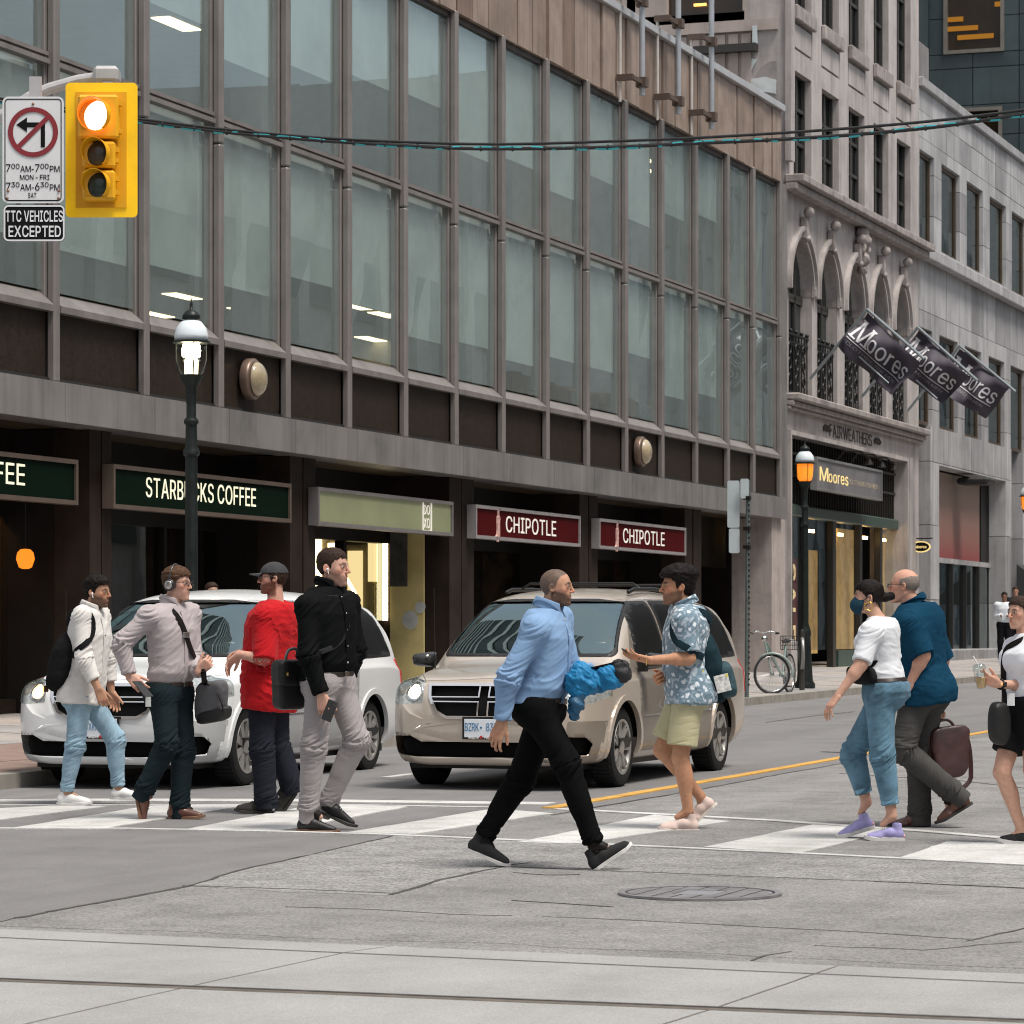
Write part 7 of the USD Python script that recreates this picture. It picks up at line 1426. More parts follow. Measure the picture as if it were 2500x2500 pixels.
blk_leather = look('leather_black', (.012, .012, .012), .4, var=.2, scale=14, bump=.002, bscale=150, spec=.3, obj=True); brn_shoe = look('shoe_brown', (.105, .038, .024), .32, var=.25, scale=12, bump=.0015, bscale=200, coat=.2, obj=True)
tan_sole = look('sole_tan', (.16, .085, .05), .7, obj=True); wht_sole = look('sole_white', (.58, .57, .55), .7, var=.12, obj=True); lace_w = look('lace_white', (.6, .6, .58), .8); lace_b = look('lace_black', (.015, .015, .015), .8)
belt_b = look('belt_dark', (.018, .012, .010), .45); btn = look('button_pale', (.5, .48, .45), .4); btn_d = look('button_dark', (.06, .05, .045), .4)
R3, V3, U3 = RIGHT, VIEW, np.array([0, 0, 1.])
# ------------------------------------------------------------------ man in an open white shirt, pale jeans
p = person('man walking right in open white shirt, pale jeans and white slip-on shoes, leftmost', (190, 1966), 560, 1.0, (.9, -.38), (.93, -.36, -.03), dict(top=(238, 1409), chin=(238, 1485), nek=(222, 1489), pel=(206, 1700), eln=(206, 1612, -.24), wrn=(240, 1682, -.26), han=(256, 1722, -.26), elf=(262, 1606, .22), wrf=(272, 1690, .2), haf=(280, 1722, .2),
    knn=(184, 1822, -.12), ann=(161, 1936, -.1), knf=(283, 1806, .10), anf=(288, 1925, .12), toen=(215, 1955, -.1), toef=(318, 1942, .12)), skin='olive', skin_col=(.40, .225, .145), beard=.8, beard_col=(.05, .032, .024), nose=1.1)
p.hand('n', V3*1.-R3*.2, R3*.8+V3*.2-U3*.2, curl=(.5, .9, .7)).hand('f', -V3, R3*.8, curl=(.4, .7, .5)).body()
white_sh = cloth('shirt_white_linen', (.60, .585, .56), .9, .05, scale=12)
p.top(cloth('tee_white', (.66, .66, .66)), 'undershirt', .010, .3, -.02, widen=0, amp=.006, seed=3)
T_ = p.tor
sh = p.top(white_sh, 'shirt', .012, .84, -.075, amp=.017, seed=11, widen=.006, collar=(white_sh, .045), arm_loose=.018, cuff=True, buttons=(btn_d, 6, .0, .9))
p.legs(cloth('jeans_pale', (.235, .355, .44), .85, .22, scale=9, weave=900, bump=.0008), 'jeans', .006, .97, .008, -.03, amp=.020, seed=21)
p.hair(hairm['black'], LINE_HI, .012, .10, .035, 11, 3)
wc = look('shoe_white_canvas', (.68, .68, .67), .85, bump=.001, bscale=300, obj=True)
p.shoe('n', (137, 1964), (229, 1966), .285, 'slip', wc, wht_sole, None, -.1, -.1); p.shoe('f', (268, 1951), (357, 1955), .285, 'slip', wc, wht_sole, None, .12, .12)
o = at(152, 1618, p.d0-.03); t = gear('backpack', 'black backpack on the back of the man in the open white shirt', 'backpack', o); bkm = cloth('backpack_black', (.010, .010, .011), .8, .2)
bx_ = nrm(at(168, 1550, p.d0)-at(128, 1690, p.d0)); addw(t, o, 'bag', puffy(o, np.cross(V3, bx_), V3, bx_, (.10, .15, .235), 2.8, .012, 8, 2), bkm)
addw(t, o, 'shoulder_strap', strap(p, [(.80, 130), (.93, 110), (.97, 75), (.90, 52), (.78, 48), (.62, 62), (.46, 100)], .045, .008), bkm); addw(t, o, 'pull_tab', move(bx(-.03, .03, -.01, .01, -.03, .02, .005), at(112, 1680, p.d0-.05)), look('tab_brown', (.12, .045, .03), .6))
earbud(p, 'white earbud in the ear of the man in the open white shirt', -1)
# ------------------------------------------------------------------ man in a grey shirt with headphones
p = person('man in pale grey shirt and dark trousers with headphones, striding right', (420, 2000), 622, 1.03, (.80, -.60), (.93, -.37), dict(top=(430, 1386), chin=(436, 1468), nek=(418, 1477), pel=(416, 1690), eln=(296, 1572, -.18), wrn=(316, 1650, -.2), han=(345, 1680, -.24), elf=(470, 1606, .1), wrf=(485, 1640, -.12), haf=(505, 1622, -.14), shn=(364, 1506, -.14), shf=(463, 1499, .14),
    knn=(408, 1818, -.13), ann=(352, 1930, -.08), knf=(449, 1832, .06), anf=(438, 1972, .04), toen=(342, 1985, -.08), toef=(495, 1992, .0)), skin='fair', skin_col=(.52, .31, .235), beard=.0, bc=None) if False else person('man in pale grey shirt and dark trousers with headphones, striding right', (420, 2000), 622, 1.03, (.80, -.60), (.93, -.37), dict(top=(430, 1386), chin=(436, 1468), nek=(418, 1477), pel=(416, 1690), eln=(296, 1572, -.18), wrn=(316, 1650, -.2), han=(345, 1680, -.24), elf=(470, 1606, .1), wrf=(485, 1640, -.12), haf=(505, 1622, -.14), shn=(364, 1506, -.14), shf=(463, 1499, .14),
    knn=(408, 1818, -.13), ann=(352, 1930, -.08), knf=(449, 1832, .06), anf=(438, 1972, .04), toen=(342, 1985, -.08), toef=(495, 1992, .0)), skin='fair', skin_col=(.52, .31, .235), beard_col=(.16, .09, .05))
p.hand('n', V3*.6+R3*.3-U3*.3, R3*.3+U3*.6-V3*.3, curl=(.5, .8, .6)).hand('f', -R3*.5-U3*.4+V3*.3, U3*.5+R3*.2+V3*.3, curl=(1.1, 1.3, .9)).body()
gsh = cloth('shirt_grey_mauve', (.37, .33, .335), .88, .06, scale=10)
p.top(gsh, 'shirt', .014, .97, .06, tuck=.10, amp=.020, seed=31, widen=.002, collar=(gsh, .045), buttons=(btn, 5, .18, .9), arm_loose=.016, cuff=True)
p.legs(cloth('trousers_dark_teal', (.012, .020, .024), .85, .12), 'trousers', .012, 1.10, .0, .10, amp=.020, seed=33, belt=belt_b, hem_loose=.006); p.socks(dark)
p.hair(hairm['brown'], LINE, .03, .07, .03, 10, 5, stretch=(.6, 1.6, 1.6))
p.shoe('n', (327, 1928), (341, 2004), .285, 'dress', brn_shoe, tan_sole, lace_b, -.08, -.08); p.shoe('f', (407, 2001), (513, 1999), .30, 'dress', brn_shoe, tan_sole, lace_b, .04, -.04)
hp = lambda x, y, z: p.hc_+p.hh*(p.HM.T@np.array([x, y, z])); o = hp(-.05, 0, .3); t = gear('headphones', 'black over-ear headphones on the man in the grey shirt', 'headphones', o); hb = look('headphone_black', (.015, .015, .016), .35, coat=.2)
addw(t, o, 'headband', tube([hp(-.06, .40*math.cos(a), .05+.56*math.sin(a)) for a in np.linspace(-.05, np.pi+.05, 24)], .010, 8), hb)
for sg in (-1, 1):
    T = frame(hp(-.05, sg*.355, -.02), p.HM[0], np.cross(p.HM[1]*sg, p.HM[0]), p.HM[1]*sg); cu = addw(t, o, 'ear_cup', put(lathe([(.030, -.008), (.042, 0), (.043, .018), (.036, .030), (.012, .034)], 20), T), hb); addw(t, o, 'trim_ring', put(lathe([(.026, .031), (.030, .0335), (.022, .035)], 20), T), chrome)
glasses(p, 'black framed glasses on the man with headphones')
o = at(516, 1712, p.d0-.05); t = gear('messenger_bag', 'grey fabric messenger bag hanging at the hip of the man with headphones', 'bag', o); gb_ = cloth('bag_grey', (.10, .10, .105), .85, .15); e1 = nrm(at(545, 1722, p.d0-.12)-at(478, 1690, p.d0+.12)+np.array([0, 0, 0.])); ez = nrm(at(506, 1668, p.d0)-at(524, 1762, p.d0))
addw(t, o, 'bag', puffy(o, e1, np.cross(ez, e1), ez, (.15, .065, .15), 4, .008, 9, 4), gb_); addw(t, o, 'zip', tube([o+e1*.15*math.cos(a)+ez*.13*math.sin(a)-np.cross(ez, e1)*-.062*0+(-V3)*.07 for a in np.linspace(-.3, 2.8, 20)], .006, 6), dark); addw(t, o, 'base_panel', puffy(o-ez*.10, e1, np.cross(ez, e1), ez, (.152, .07, .055), 4, .004, 9, 6), look('bag_base_black', (.012, .012, .012), .7))
PQ = strap(p, [(.80, 160), (.93, 120), (.965, 70), (.90, 35), (.70, 8), (.45, -18), (.22, -35)], .045, .006, .008); addw(t, o, 'strap', PQ, dark); addw(t, o, 'strap_end', ribbon(dens([surf(p, .22, -35, .008)[0], at(497, 1640, p.d0-.16), at(500, 1668, p.d0-.12), o+ez*.14], 14), [-V3]*14, .04, .006), dark); addw(t, o, 'buckle', put(bx(-.03, .03, -.004, .006, -.02, .02, .002), frame(surf(p, .66, 4, .016)[0], p.tor.X, p.tor.Y, p.tor.ax)), chrome)
phone(p, 'phone', 'black phone in the lowered hand of the man with headphones', at(349, 1682, p.d0-.27), V3*.3+R3*.5, U3*.6-R3*.5)
o = at(362, 1700, p.d0-.17); t = gear('pass_card', 'pale pass card clipped at the hip of the man with headphones', 'pass card', o); part(t, 'card', put(bx(-.02, .02, -.002, .002, -.075, .0), frame((0, 0, 0), R3, V3, U3)), look('card_pale', (.5, .53, .52), .4)); part(t, 'clip', tube([(0, 0, 0), (0, 0, .05)], .004, 6), dark)
# ------------------------------------------------------------------ man in a red T-shirt and cap, going left
p = person('man in loose red T-shirt, dark trousers and grey cap, walking left', (640, 1985), 617, 1.02, (-.85, .52), (-.95, -.12), dict(top=(668, 1374), chin=(664, 1452), nek=(674, 1474), pel=(655, 1692), eln=(645, 1610, -.24), wrn=(584, 1597, -.22), han=(560, 1618, -.2), elf=(668, 1600, .30), wrf=(610, 1588, .12), haf=(584, 1590, .10), shn=(652, 1508, -.15), shf=(704, 1504, .16),
    knn=(640, 1832, -.1), ann=(650, 1960, -.1), knf=(678, 1822, .08), anf=(716, 1924, .10), toen=(595, 1975, -.1), toef=(700, 1968, .1)), skin='freckled', skin_col=(.50, .29, .22), beard=.9, beard_col=(.13, .055, .03))
p.hand('n', -V3*.2-U3*.9-R3*.2, -V3*.2+R3*-.3+U3*.1+V3*.8, curl=(.45, .5, .4), thumb=(.4, .3)).hand('f', -U3, -V3, curl=(.3, .5, .4)).body()
red = cloth('tshirt_red', (.40, .006, .010), .9, .05, scale=8)
p.top(red, 'T-shirt'.replace('-', '_').lower(), .030, .50, -.17, amp=.030, seed=41, widen=.03, arm_loose=.035, neck=.0)
p.legs(cloth('trousers_navy_black', (.017, .019, .026), .9, .15), 'trousers', .020, 1.06, -.002, .05, amp=.020, seed=43, hem_loose=.012); p.socks(dark)
p.hair(hairm['dark_brown'], [(-.5, -.34), (-.2, -.34), (-.12, -.1), (.0, -.05), (.08, -.12), (.12, .12), (.3, .2), (.45, .25)], .03, .0, .03, 14, 8)
cap = cloth('cap_grey', (.055, .055, .058), .9, .12)
hp = lambda x, y, z: p.hc_+p.hh*(p.HM.T@np.array([x, y, z]))
fc = Field().add(lambda q_: np.maximum(ell((-.045, 0, .125), (.47, .375, .425))(p.loc(q_)), (.17-.02*p.loc(q_)[:, 0]-p.loc(q_)[:, 2])*.9)*p.hh, 0)
VF = grow(fc, [p.hc_-.7*p.hh, p.hc_+.7*p.hh], .02, .0055, 1); cp = p.add('cap', VF, cap)
br = [hp(.36+.40*(1-(y/.32)**2)**.5*t_, y, .19-.03*t_-.18*(y/.32)**2*.35*t_) for t_ in (0, .5, 1.) for y in np.linspace(-.31, .31, 13)]
bm = trimesh.convex.convex_hull(np.array(br+[b_-U3*.006 for b_ in br])); p.addm('cap_brim', bm, cap, cp, 50)
glasses(p, 'black sunglasses on the man in the red shirt', True)
for i_, (h_, t_) in (('n', ((669, 1985), (577, 1984))), ('f', ((727, 1938), (697, 1982)))): p.shoe(i_, h_, t_, .30, 'sneaker', look('shoe_black_suede', (.022, .02, .018), .9, var=.3, obj=True), look('sole_dark', (.03, .028, .025), .8, obj=True), lace_w if i_ == 'f' else lace_b, -.1 if i_ == 'n' else .1, -.1 if i_ == 'n' else .1)
# ------------------------------------------------------------------ man in a black shirt
p = person('tall man in black shirt and light grey trousers with phone, walking right', (780, 2028), 690, 1.07, (.80, -.60), (.92, -.38), dict(top=(811, 1340), chin=(817, 1435), nek=(799, 1436), pel=(806, 1664), eln=(754, 1606, -.24), wrn=(785, 1696, -.26), han=(792, 1742, -.26), elf=(868, 1590, .16), wrf=(850, 1650, .1), haf=(842, 1680, .1), shn=(752, 1482, -.16), shf=(848, 1474, .16),
    knn=(766, 1826, -.14), ann=(752, 1980, -.12), knf=(872, 1808, .03), anf=(800, 1962, .10), toen=(810, 2008, -.14), toef=(840, 1996, .08)), skin='fair', skin_col=(.52, .31, .235), beard=.6, beard_col=(.11, .065, .045), jaw=1.05)
p.hand('n', R3*.2+V3*.8, R3*.7-V3*.3-U3*.3, curl=(.55, .7, .5)).hand('f', -V3, R3, curl=(.5, .7, .5)).body()
bsh = cloth('shirt_black', (.0042, .0048, .005), .8, .1, sheen=.03)
p.top(bsh, 'shirt', .015, .97, .02, tuck=.08, amp=.020, seed=51, widen=.008, collar=(bsh, .05), buttons=(btn, 5, .2, .9), arm_loose=.017, cuff=True)
p.legs(cloth('trousers_light_grey', (.30, .275, .275), .88, .07, scale=11), 'trousers', .012, 1.10, .002, .08, amp=.020, seed=53, belt=belt_b); p.socks(dark)
p.hair(hairm['dark_brown'], LINE_HI, .010, .05, .010, 14, 9)
for i_, h_, t_, dd_ in (('n', (722, 2030), (826, 2037), -.12), ('f', (772, 1980), (852, 2017), .09)): p.shoe(i_, h_, t_, .31, 'dress', blk_leather, tan_sole if i_ == 'n' else look('sole_dark', (.03, .028, .025), .8), lace_b if i_ == 'n' else lace_w, dd_, dd_-.03)
earbud(p, 'white earbud in the ear of the man in the black shirt', -1)
phone(p, 'phone', 'dark green phone in the lowered hand of the man in the black shirt', at(805, 1735, p.d0-.27), R3*.85+V3*.3-U3*.35, U3*.9+R3*.35, (.012, .022, .022))
o = at(706, 1672, p.d0+.02); t = gear('satchel', 'black leather satchel behind the man in the black shirt', 'bag', o)
e1 = nrm(R3*.75+V3*.65); addw(t, o, 'bag', puffy(o, e1, np.cross(U3, e1), U3, (.115, .065, .17), 6, .004, 9, 5, h=.008), blk_leather); addw(t, o, 'flap', puffy(o+U3*.08-V3*.03, e1, np.cross(U3, e1), U3, (.12, .07, .095), 5, .004, 9, 8, h=.008), blk_leather)
addw(t, o, 'handle', tube(dens([o+U3*.17-e1*.03, o+U3*.24+e1*.0, o+U3*.25+e1*.05, o+U3*.17+e1*.08], 14), .011, 8), look('handle_grey', (.14, .14, .15), .5)); addw(t, o, 'clasp', move(bx(-.02, .02, -.012, .012, -.012, .012, .003), o-V3*.11+U3*.075), look('brass', (.45, .32, .12), .25, 1.))
addw(t, o, 'strap', strap(p, [(.40, 120), (.62, 122), (.82, 125), (.94, -150), (.975, -100), (.93, -60), (.8, -38), (.6, -20), (.42, 20), (.3, 60), (.3, 92)], .035, .005, .007), blk_leather)
# ------------------------------------------------------------------ man in a blue shirt, in front
p = person('man with shaved head in light blue shirt and black trousers, before the gold van', (1340, 2120), 735, 1.0, (.94, -.34), (.96, -.26), dict(top=(1357, 1388), chin=(1361, 1482), nek=(1338, 1491), pel=(1322, 1726), eln=(1240, 1660, -.22), wrn=(1226, 1762, -.20), han=(1208, 1806, -.2), elf=(1394, 1648, .22), wrf=(1445, 1640, .08), haf=(1475, 1630, .04),
    knn=(1384, 1866, -.12), ann=(1452, 2066, -.12), knf=(1270, 1906, .10), anf=(1178, 2048, .10), toen=(1510, 2078, -.12), toef=(1220, 2105, .1), shn=(1307, 1537, -.18)), skin='tan', skin_col=(.44, .25, .165), beard=.85, beard_col=(.055, .035, .025), buzz=((.060, .052, .047), .85), jaw=1.05)
p.hand('n', R3*.3+V3*.8, R3*.7-V3*.2, curl=(.35, .6, .5), spread=.1).hand('f', -U3*.7-V3*.2, -V3*.8, curl=(.4, .6, .5)).body()
blue = cloth('shirt_blue', (.185, .30, .475), .85, .06, scale=10)
p.top(blue, 'shirt', .012, .97, .03, tuck=.08, amp=.018, seed=61, widen=.004, collar=(blue, .05), buttons=(btn, 6, .12, .92), arm_loose=.015, cuff=True)
p.legs(cloth('trousers_black', (.004, .0043, .0045), .85, .15), 'trousers', .010, .97, .006, .08, amp=.020, seed=63, belt=belt_b); p.socks(dark)
cb = look('shoe_black_canvas', (.012, .012, .013), .9, var=.2, bump=.001, bscale=400, obj=True)
p.shoe('n', (1447, 2132), (1543, 2068), .285, 'sneaker', cb, wht_sole, lace_b, -.12, -.12); p.shoe('f', (1134, 2074), (1240, 2120), .285, 'sneaker', cb, wht_sole, lace_b, .10, .08)
o = at(1450, 1668, p.d0-.02); t = gear('jacket', 'bundled bright blue jacket over the forearm of the man in the blue shirt', 'jacket', o); jb = cloth('jacket_blue', (.015, .17, .36), .55, .2, scale=9, sheen=.02)
def bundle(c, r, seed, tilt_):
    c = np.asarray(c); V_, F_ = puffy(c, R3*math.cos(tilt_)+U3*math.sin(tilt_), V3, -R3*math.sin(tilt_)+U3*math.cos(tilt_), r, 2.3, .035, 8, seed, .006)
    q = V_-c; w = q@np.array([R3*.6+U3*.8, V3, U3*.6-R3*.8]).T*np.array([30, 12, 9]); n = ridge(meshkit.fbm(w+seed, 3, seed), 1.)**1.5-.45; return V_+vnorm(V_, F_)*(n*.034)[:, None], F_
addw(t, o, 'body_folds', bundle(at(1420, 1665, p.d0-.08), (.085, .10, .085), 3, .5), jb); addw(t, o, 'sleeve_folds', bundle(at(1482, 1655, p.d0-.06), (.10, .09, .07), 5, .1), jb); addw(t, o, 'hanging_sleeve', bundle(at(1408, 1718, p.d0-.12), (.035, .05, .10), 8, -.25), look('jacket_lining', (.012, .085, .17), .6, var=.3, scale=9)); addw(t, o, 'hood', bundle(at(1514, 1640, p.d0-.05), (.055, .07, .055), 12, .2), look('jacket_dark', (.012, .012, .014), .7))
o = at(1462, 1634, p.d0-.03); t = gear('folder', 'thin black folder lying on the blue jacket', 'folder', o); part(t, 'cover', put(bx(-.12, .14, -.1, .1, -.004, .004, .002), frame((0, 0, 0), nrm(R3*.97+U3*.22), nrm(V3*.95-U3*.2), nrm(U3))), dark)
# ------------------------------------------------------------------ man in a floral shirt, going left
p = person('man in blue floral shirt and pale khaki shorts, walking left and gesturing', (1665, 2025), 645, 1.0, (-.97, -.15), (-.97, -.22), dict(top=(1654, 1389), chin=(1650, 1479), nek=(1674, 1481), pel=(1676, 1694), eln=(1681, 1607, -.22), wrn=(1586, 1612, -.26), han=(1552, 1604, -.28), elf=(1655, 1612, .22), wrf=(1622, 1652, .02), haf=(1604, 1660, -.04),
    knn=(1661, 1850, -.11), ann=(1681, 1980, -.10), knf=(1616, 1832, .10), anf=(1712, 1946, .10), toen=(1625, 2010, -.1), toef=(1706, 1990, .1), shn=(1672, 1518, -.18)), skin='warm_tan', skin_col=(.43, .225, .135), beard=.6, beard_col=(.05, .03, .025), nose=1.1)
p.hand('n', U3*.75+R3*-.2+V3*.3, U3*.35-R3*.3-V3*.1+V3*.9, curl=(.15, .35, .3), spread=.08, thumb=(1.0, .1)).hand('f', R3*.6+U3*.3, U3*.9, curl=(1.2, 1.3, .9)).body()
nf = {'g': ('geometry', {}), 'v': ('voronoi_texture', {'scale': 19., 'feature': 'smooth_f1', 'smoothness': .3}), 'n': ('noise_texture', {'scale': 26., 'detail': 4.}), 'w': ('vector_math', {'math_type': 'multiply_add', 'vector2': (.05, .05, .05)}), 'r': ('rgb_ramp', {'ramp': [(0, (.60, .64, .68)), (.30, (.55, .60, .65)), (.36, (.16, .235, .29)), (.62, (.13, .20, .25)), (.70, (.30, .36, .42)), (1, (.36, .42, .48))]}), 'p': ('principled_bsdf', {'roughness': .85, 'specular_ior_level': .2, 'sheen_weight': .2})}
LOOKS['floral_cloth'] = usdkit.material(stage, '/World/Looks/floral_cloth', nf, [('g.position', 'n.vector'), ('n.color', 'w.vector1'), ('g.position', 'w.vector3'), ('w.vector', 'v.vector'), ('v.distance', 'r.fac'), ('r.color', 'p.base_color')], surface='p.BSDF')
fl = LOOKS['floral_cloth']
p.top(fl, 'shirt', .022, .42, -.10, amp=.018, seed=71, widen=.008, collar=(fl, .045), arm_loose=.024, buttons=(btn, 4, .3, .9))
p.legs(cloth('shorts_khaki', (.43, .40, .25), .9, .05), 'shorts', .016, .40, 0, -.03, amp=.020, seed=73, hem_loose=.012)
p.hair(hairm['near_black'], [(-.55, -.46), (-.3, -.46), (-.18, -.36), (-.14, -.06), (-.03, -.03), (.03, -.08), (.09, .0), (.13, .16), (.22, .24), (.33, .28), (.45, .28)], .025, .15, .04, 9, 12, back=.06, stretch=(.7, 1.5, 1.3))
pk = look('shoe_pale_pink', (.60, .47, .42), .85, var=.08, obj=True)
p.shoe('n', (1707, 2031), (1605, 2029), .285, 'sneaker', pk, look('sole_cream', (.55, .5, .46), .7, obj=True), lace_w, -.1, -.1); p.shoe('f', (1752, 1962), (1703, 2008), .285, 'sneaker', pk, look('sole_cream', (.55, .5, .46), .7), lace_w, .1, .1)
o = at(1737, 1632, p.d0+.02); t = gear('backpack', 'dark navy backpack with yellow zip pulls on the man in the floral shirt', 'backpack', o); nb = cloth('backpack_navy', (.012, .028, .036), .85, .2); bz = nrm(at(1712, 1530, p.d0)-at(1755, 1700, p.d0)); bxx = nrm(np.cross(V3, bz))
addw(t, o, 'bag', puffy(o, bxx, V3, bz, (.085, .145, .235), 3, .010, 8, 12), nb); fp = o-bz*.10+bxx*(.07 if bxx@R3 > 0 else -.07); addw(t, o, 'front_pocket', puffy(fp, bxx, V3, bz, (.07, .13, .125), 3.5, .008, 8, 14), look('pocket_blue', (.02, .055, .07), .85, var=.3, scale=20, bump=.002, bscale=200))
for u, v in ((1717, 1636), (1709, 1657), (1776, 1645)): addw(t, o, 'zip_pull', tube([at(u, v, p.d0-.15), at(u-3, v+8, p.d0-.15)], .006, 6), look('zip_yellow', (.7, .6, .02), .5))
addw(t, o, 'white_patch', put(bx(-.05, .05, -.004, .004, -.06, .06), frame(at(1764, 1668, p.d0-.14), bxx, V3, bz)), look('patch_white', (.62, .62, .6), .7, var=.5, scale=30))
addw(t, o, 'shoulder_strap', strap(p, [(.80, -150), (.93, -120), (.97, -80), (.90, -52), (.74, -50), (.55, -75), (.42, -115)], .05, .008), nb); addw(t, o, 'top_loop', tube(dens([o+bz*.225-bxx*.03, o+bz*.27, o+bz*.225+bxx*.03], 10), .008, 6), nb)
o = at(1616, 1690, p.d0-.06); t = gear('face_mask', 'black face mask dangling from the lower hand of the man in the floral shirt', 'face mask', o); addw(t, o, 'mask', bundle(o, (.03, .035, .06), 21, .35), dark); addw(t, o, 'ear_loop', tube(dens([o-U3*.05, o-U3*.09-R3*.02, o-U3*.11+R3*.01, o-U3*.05+R3*.02], 12), .002, 5), lace_w)
phone(p, 'phone', 'thin gold edged phone in the raised hand of the man in the floral shirt', at(1540, 1596, p.d0-.26), V3, nrm(-R3*.9+U3*.5), (.35, .25, .12))
wr = at(1578, 1612, p.d0-.262); t = gear('bracelet', 'thin yellow bracelet on the wrist of the man in the floral shirt', 'bracelet', wr); part(t, 'band', put(tube([(.035*math.cos(a), .033*math.sin(a), 0) for a in np.linspace(0, 2*np.pi, 21)[:-1]], .0032, 6, closed=True), frame((0, 0, 0), V3, nrm(U3+R3*.0), nrm(np.cross(V3, U3)))), look('bracelet_gold', (.7, .5, .08), .35, .4), True)
# ------------------------------------------------------------------ woman in a white T-shirt and jeans
p = person('woman in white T-shirt and blue jeans with dark mask and hair bun, walking left', (2150, 2050), 637, .94, (-.95, .25), (-.97, .08), dict(top=(2121, 1419), chin=(2116, 1501), nek=(2146, 1511), pel=(2156, 1690), eln=(2102, 1622, -.24), wrn=(2046, 1698, -.26), han=(2020, 1732, -.27), elf=(2180, 1616, .2), wrf=(2188, 1672, .12), haf=(2196, 1700, .1), shn=(2126, 1545, -.165), shf=(2160, 1545, .165),
    knn=(2154, 1846, -.1), ann=(2178, 1992, -.1), knf=(2080, 1842, .08), anf=(2116, 1958, .09), toen=(2130, 2035, -.1), toef=(2085, 2015, .09)), build='f', skin='light_tan', skin_col=(.50, .295, .215), girth=1.1)
p.hand('n', R3*.8+V3*.3, -V3*.3-U3*.2-R3*.6+V3*.8, curl=(.35, .4, .3), spread=.07).hand('f', -R3*.5, -V3, curl=(.5, .6, .5)).body()
wt = cloth('tshirt_white', (.60, .62, .65), .9, .04)
p.top(wt, 'tshirt', .016, .46, .11, tuck=.165, amp=.016, seed=81, widen=.006, arm_loose=.02)
jm = cloth('jeans_blue', (.10, .195, .27), .88, .34, scale=8, weave=900, bump=.0009)
p.legs(jm, 'jeans', .013, .90, .006, .17, amp=.020, seed=83, cuffm=cloth('jeans_turnup', (.17, .33, .44), .9, .15), belt=belt_b)
T_ = p.tor; pkt = [surf(p, t_, a_, .004, p.legf)[0] for t_, a_ in ((.10, 118), (.10, 158), (-.08, 158), (-.13, 138), (-.08, 118))]; p.addm('back_pocket', tube(pkt, .0035, 5, closed=True), cloth('jeans_turnup', (.17, .33, .44), .9, .15)); hb_ = p.hc_+p.hh*(p.HM.T@np.array([-.52, 0, .02]))
p.hair(hairm['near_black'], [(-.6, -.18), (-.3, -.18), (-.16, -.12), (-.1, .06), (.0, .10), (.08, .02), (.12, .12), (.22, .22), (.33, .28), (.45, .29)], .03, .05, .018, 8, 15, extra=[(ell(hb_, (.105*p.hh*1.5, .13*p.hh, .15*p.hh), p.HM), .02), (ell(hb_-p.HM[0]*.19*p.hh+U3*.04*p.hh, (.12*p.hh, .09*p.hh, .13*p.hh), p.HM), .02)], stretch=(.4, 2, 2))
lav = look('runner_lavender', (.30, .28, .52), .8, var=.2, scale=9, obj=True)
for i_, h_, t_, dd_ in (('n', (2209, 2054), (2103, 2052), -.1), ('f', (2138, 2022), (2063, 2045), .09)):
    sh_ = p.shoe(i_, h_, t_, .27, 'runner', lav, wht_sole, look('lace_cream', (.62, .58, .40), .8), dd_, dd_)
    a_, b_ = at(*h_, p.d0+dd_), at(*t_, p.d0+dd_); x_ = nrm(b_-a_); z_ = np.cross(x_, nrm(np.cross(U3, x_)))
    for nm, f0, zz, rr, cc in (('heel_panel', .12, .20, (.05, .105, .055), (.25, .48, .40)), ('heel_cup', .03, .12, (.04, .09, .06), (.55, .30, .33)), ('side_panel', .46, .10, (.08, .125, .03), (.55, .28, .34)), ('collar_panel', .2, .29, (.05, .095, .03), (.58, .55, .36))):
        m = trimesh.creation.icosphere(2, 1.); m.apply_scale(np.array(rr)*.27); p.addm(nm, put(m, frame(a_+x_*f0*.27+z_*zz*.27, x_, np.cross(z_, x_), z_)), look('runner_'+nm, cc, .8), sh_, True)
hp = lambda x, y, z: p.hc_+p.hh*(p.HM.T@np.array([x, y, z]))
o = hp(.42, 0, -.22); t = gear('face_mask', 'dark blue face mask worn by the woman in the white T-shirt', 'face mask', o); mk_ = cloth('mask_navy', (.018, .05, .075), .9, .1)
fm = Field().add(lambda q_: np.maximum(np.abs(ell((.12, 0, -.22), (.40, .285, .30))(p.loc(q_)))*p.hh-.006, np.maximum((.10+.25*np.maximum(0, -.05-p.loc(q_)[:, 2])-p.loc(q_)[:, 0]), np.maximum(p.loc(q_)[:, 2]+.06-.25*p.loc(q_)[:, 0]+.0, -.52-p.loc(q_)[:, 2]))*p.hh), 0)
VF = grow(fm, [p.hc_-.7*p.hh, p.hc_+.7*p.hh], .02, .0055, 2); addw(t, o, 'mask', VF, mk_)
for sg in (-1, 1): addw(t, o, 'ear_loop', tube([hp(.18, sg*.27, -.12), hp(.0, sg*.34, .03), hp(-.07, sg*.36, .04), hp(-.06, sg*.36, -.06), hp(.14, sg*.28, -.36)], .0025, 5), mk_)
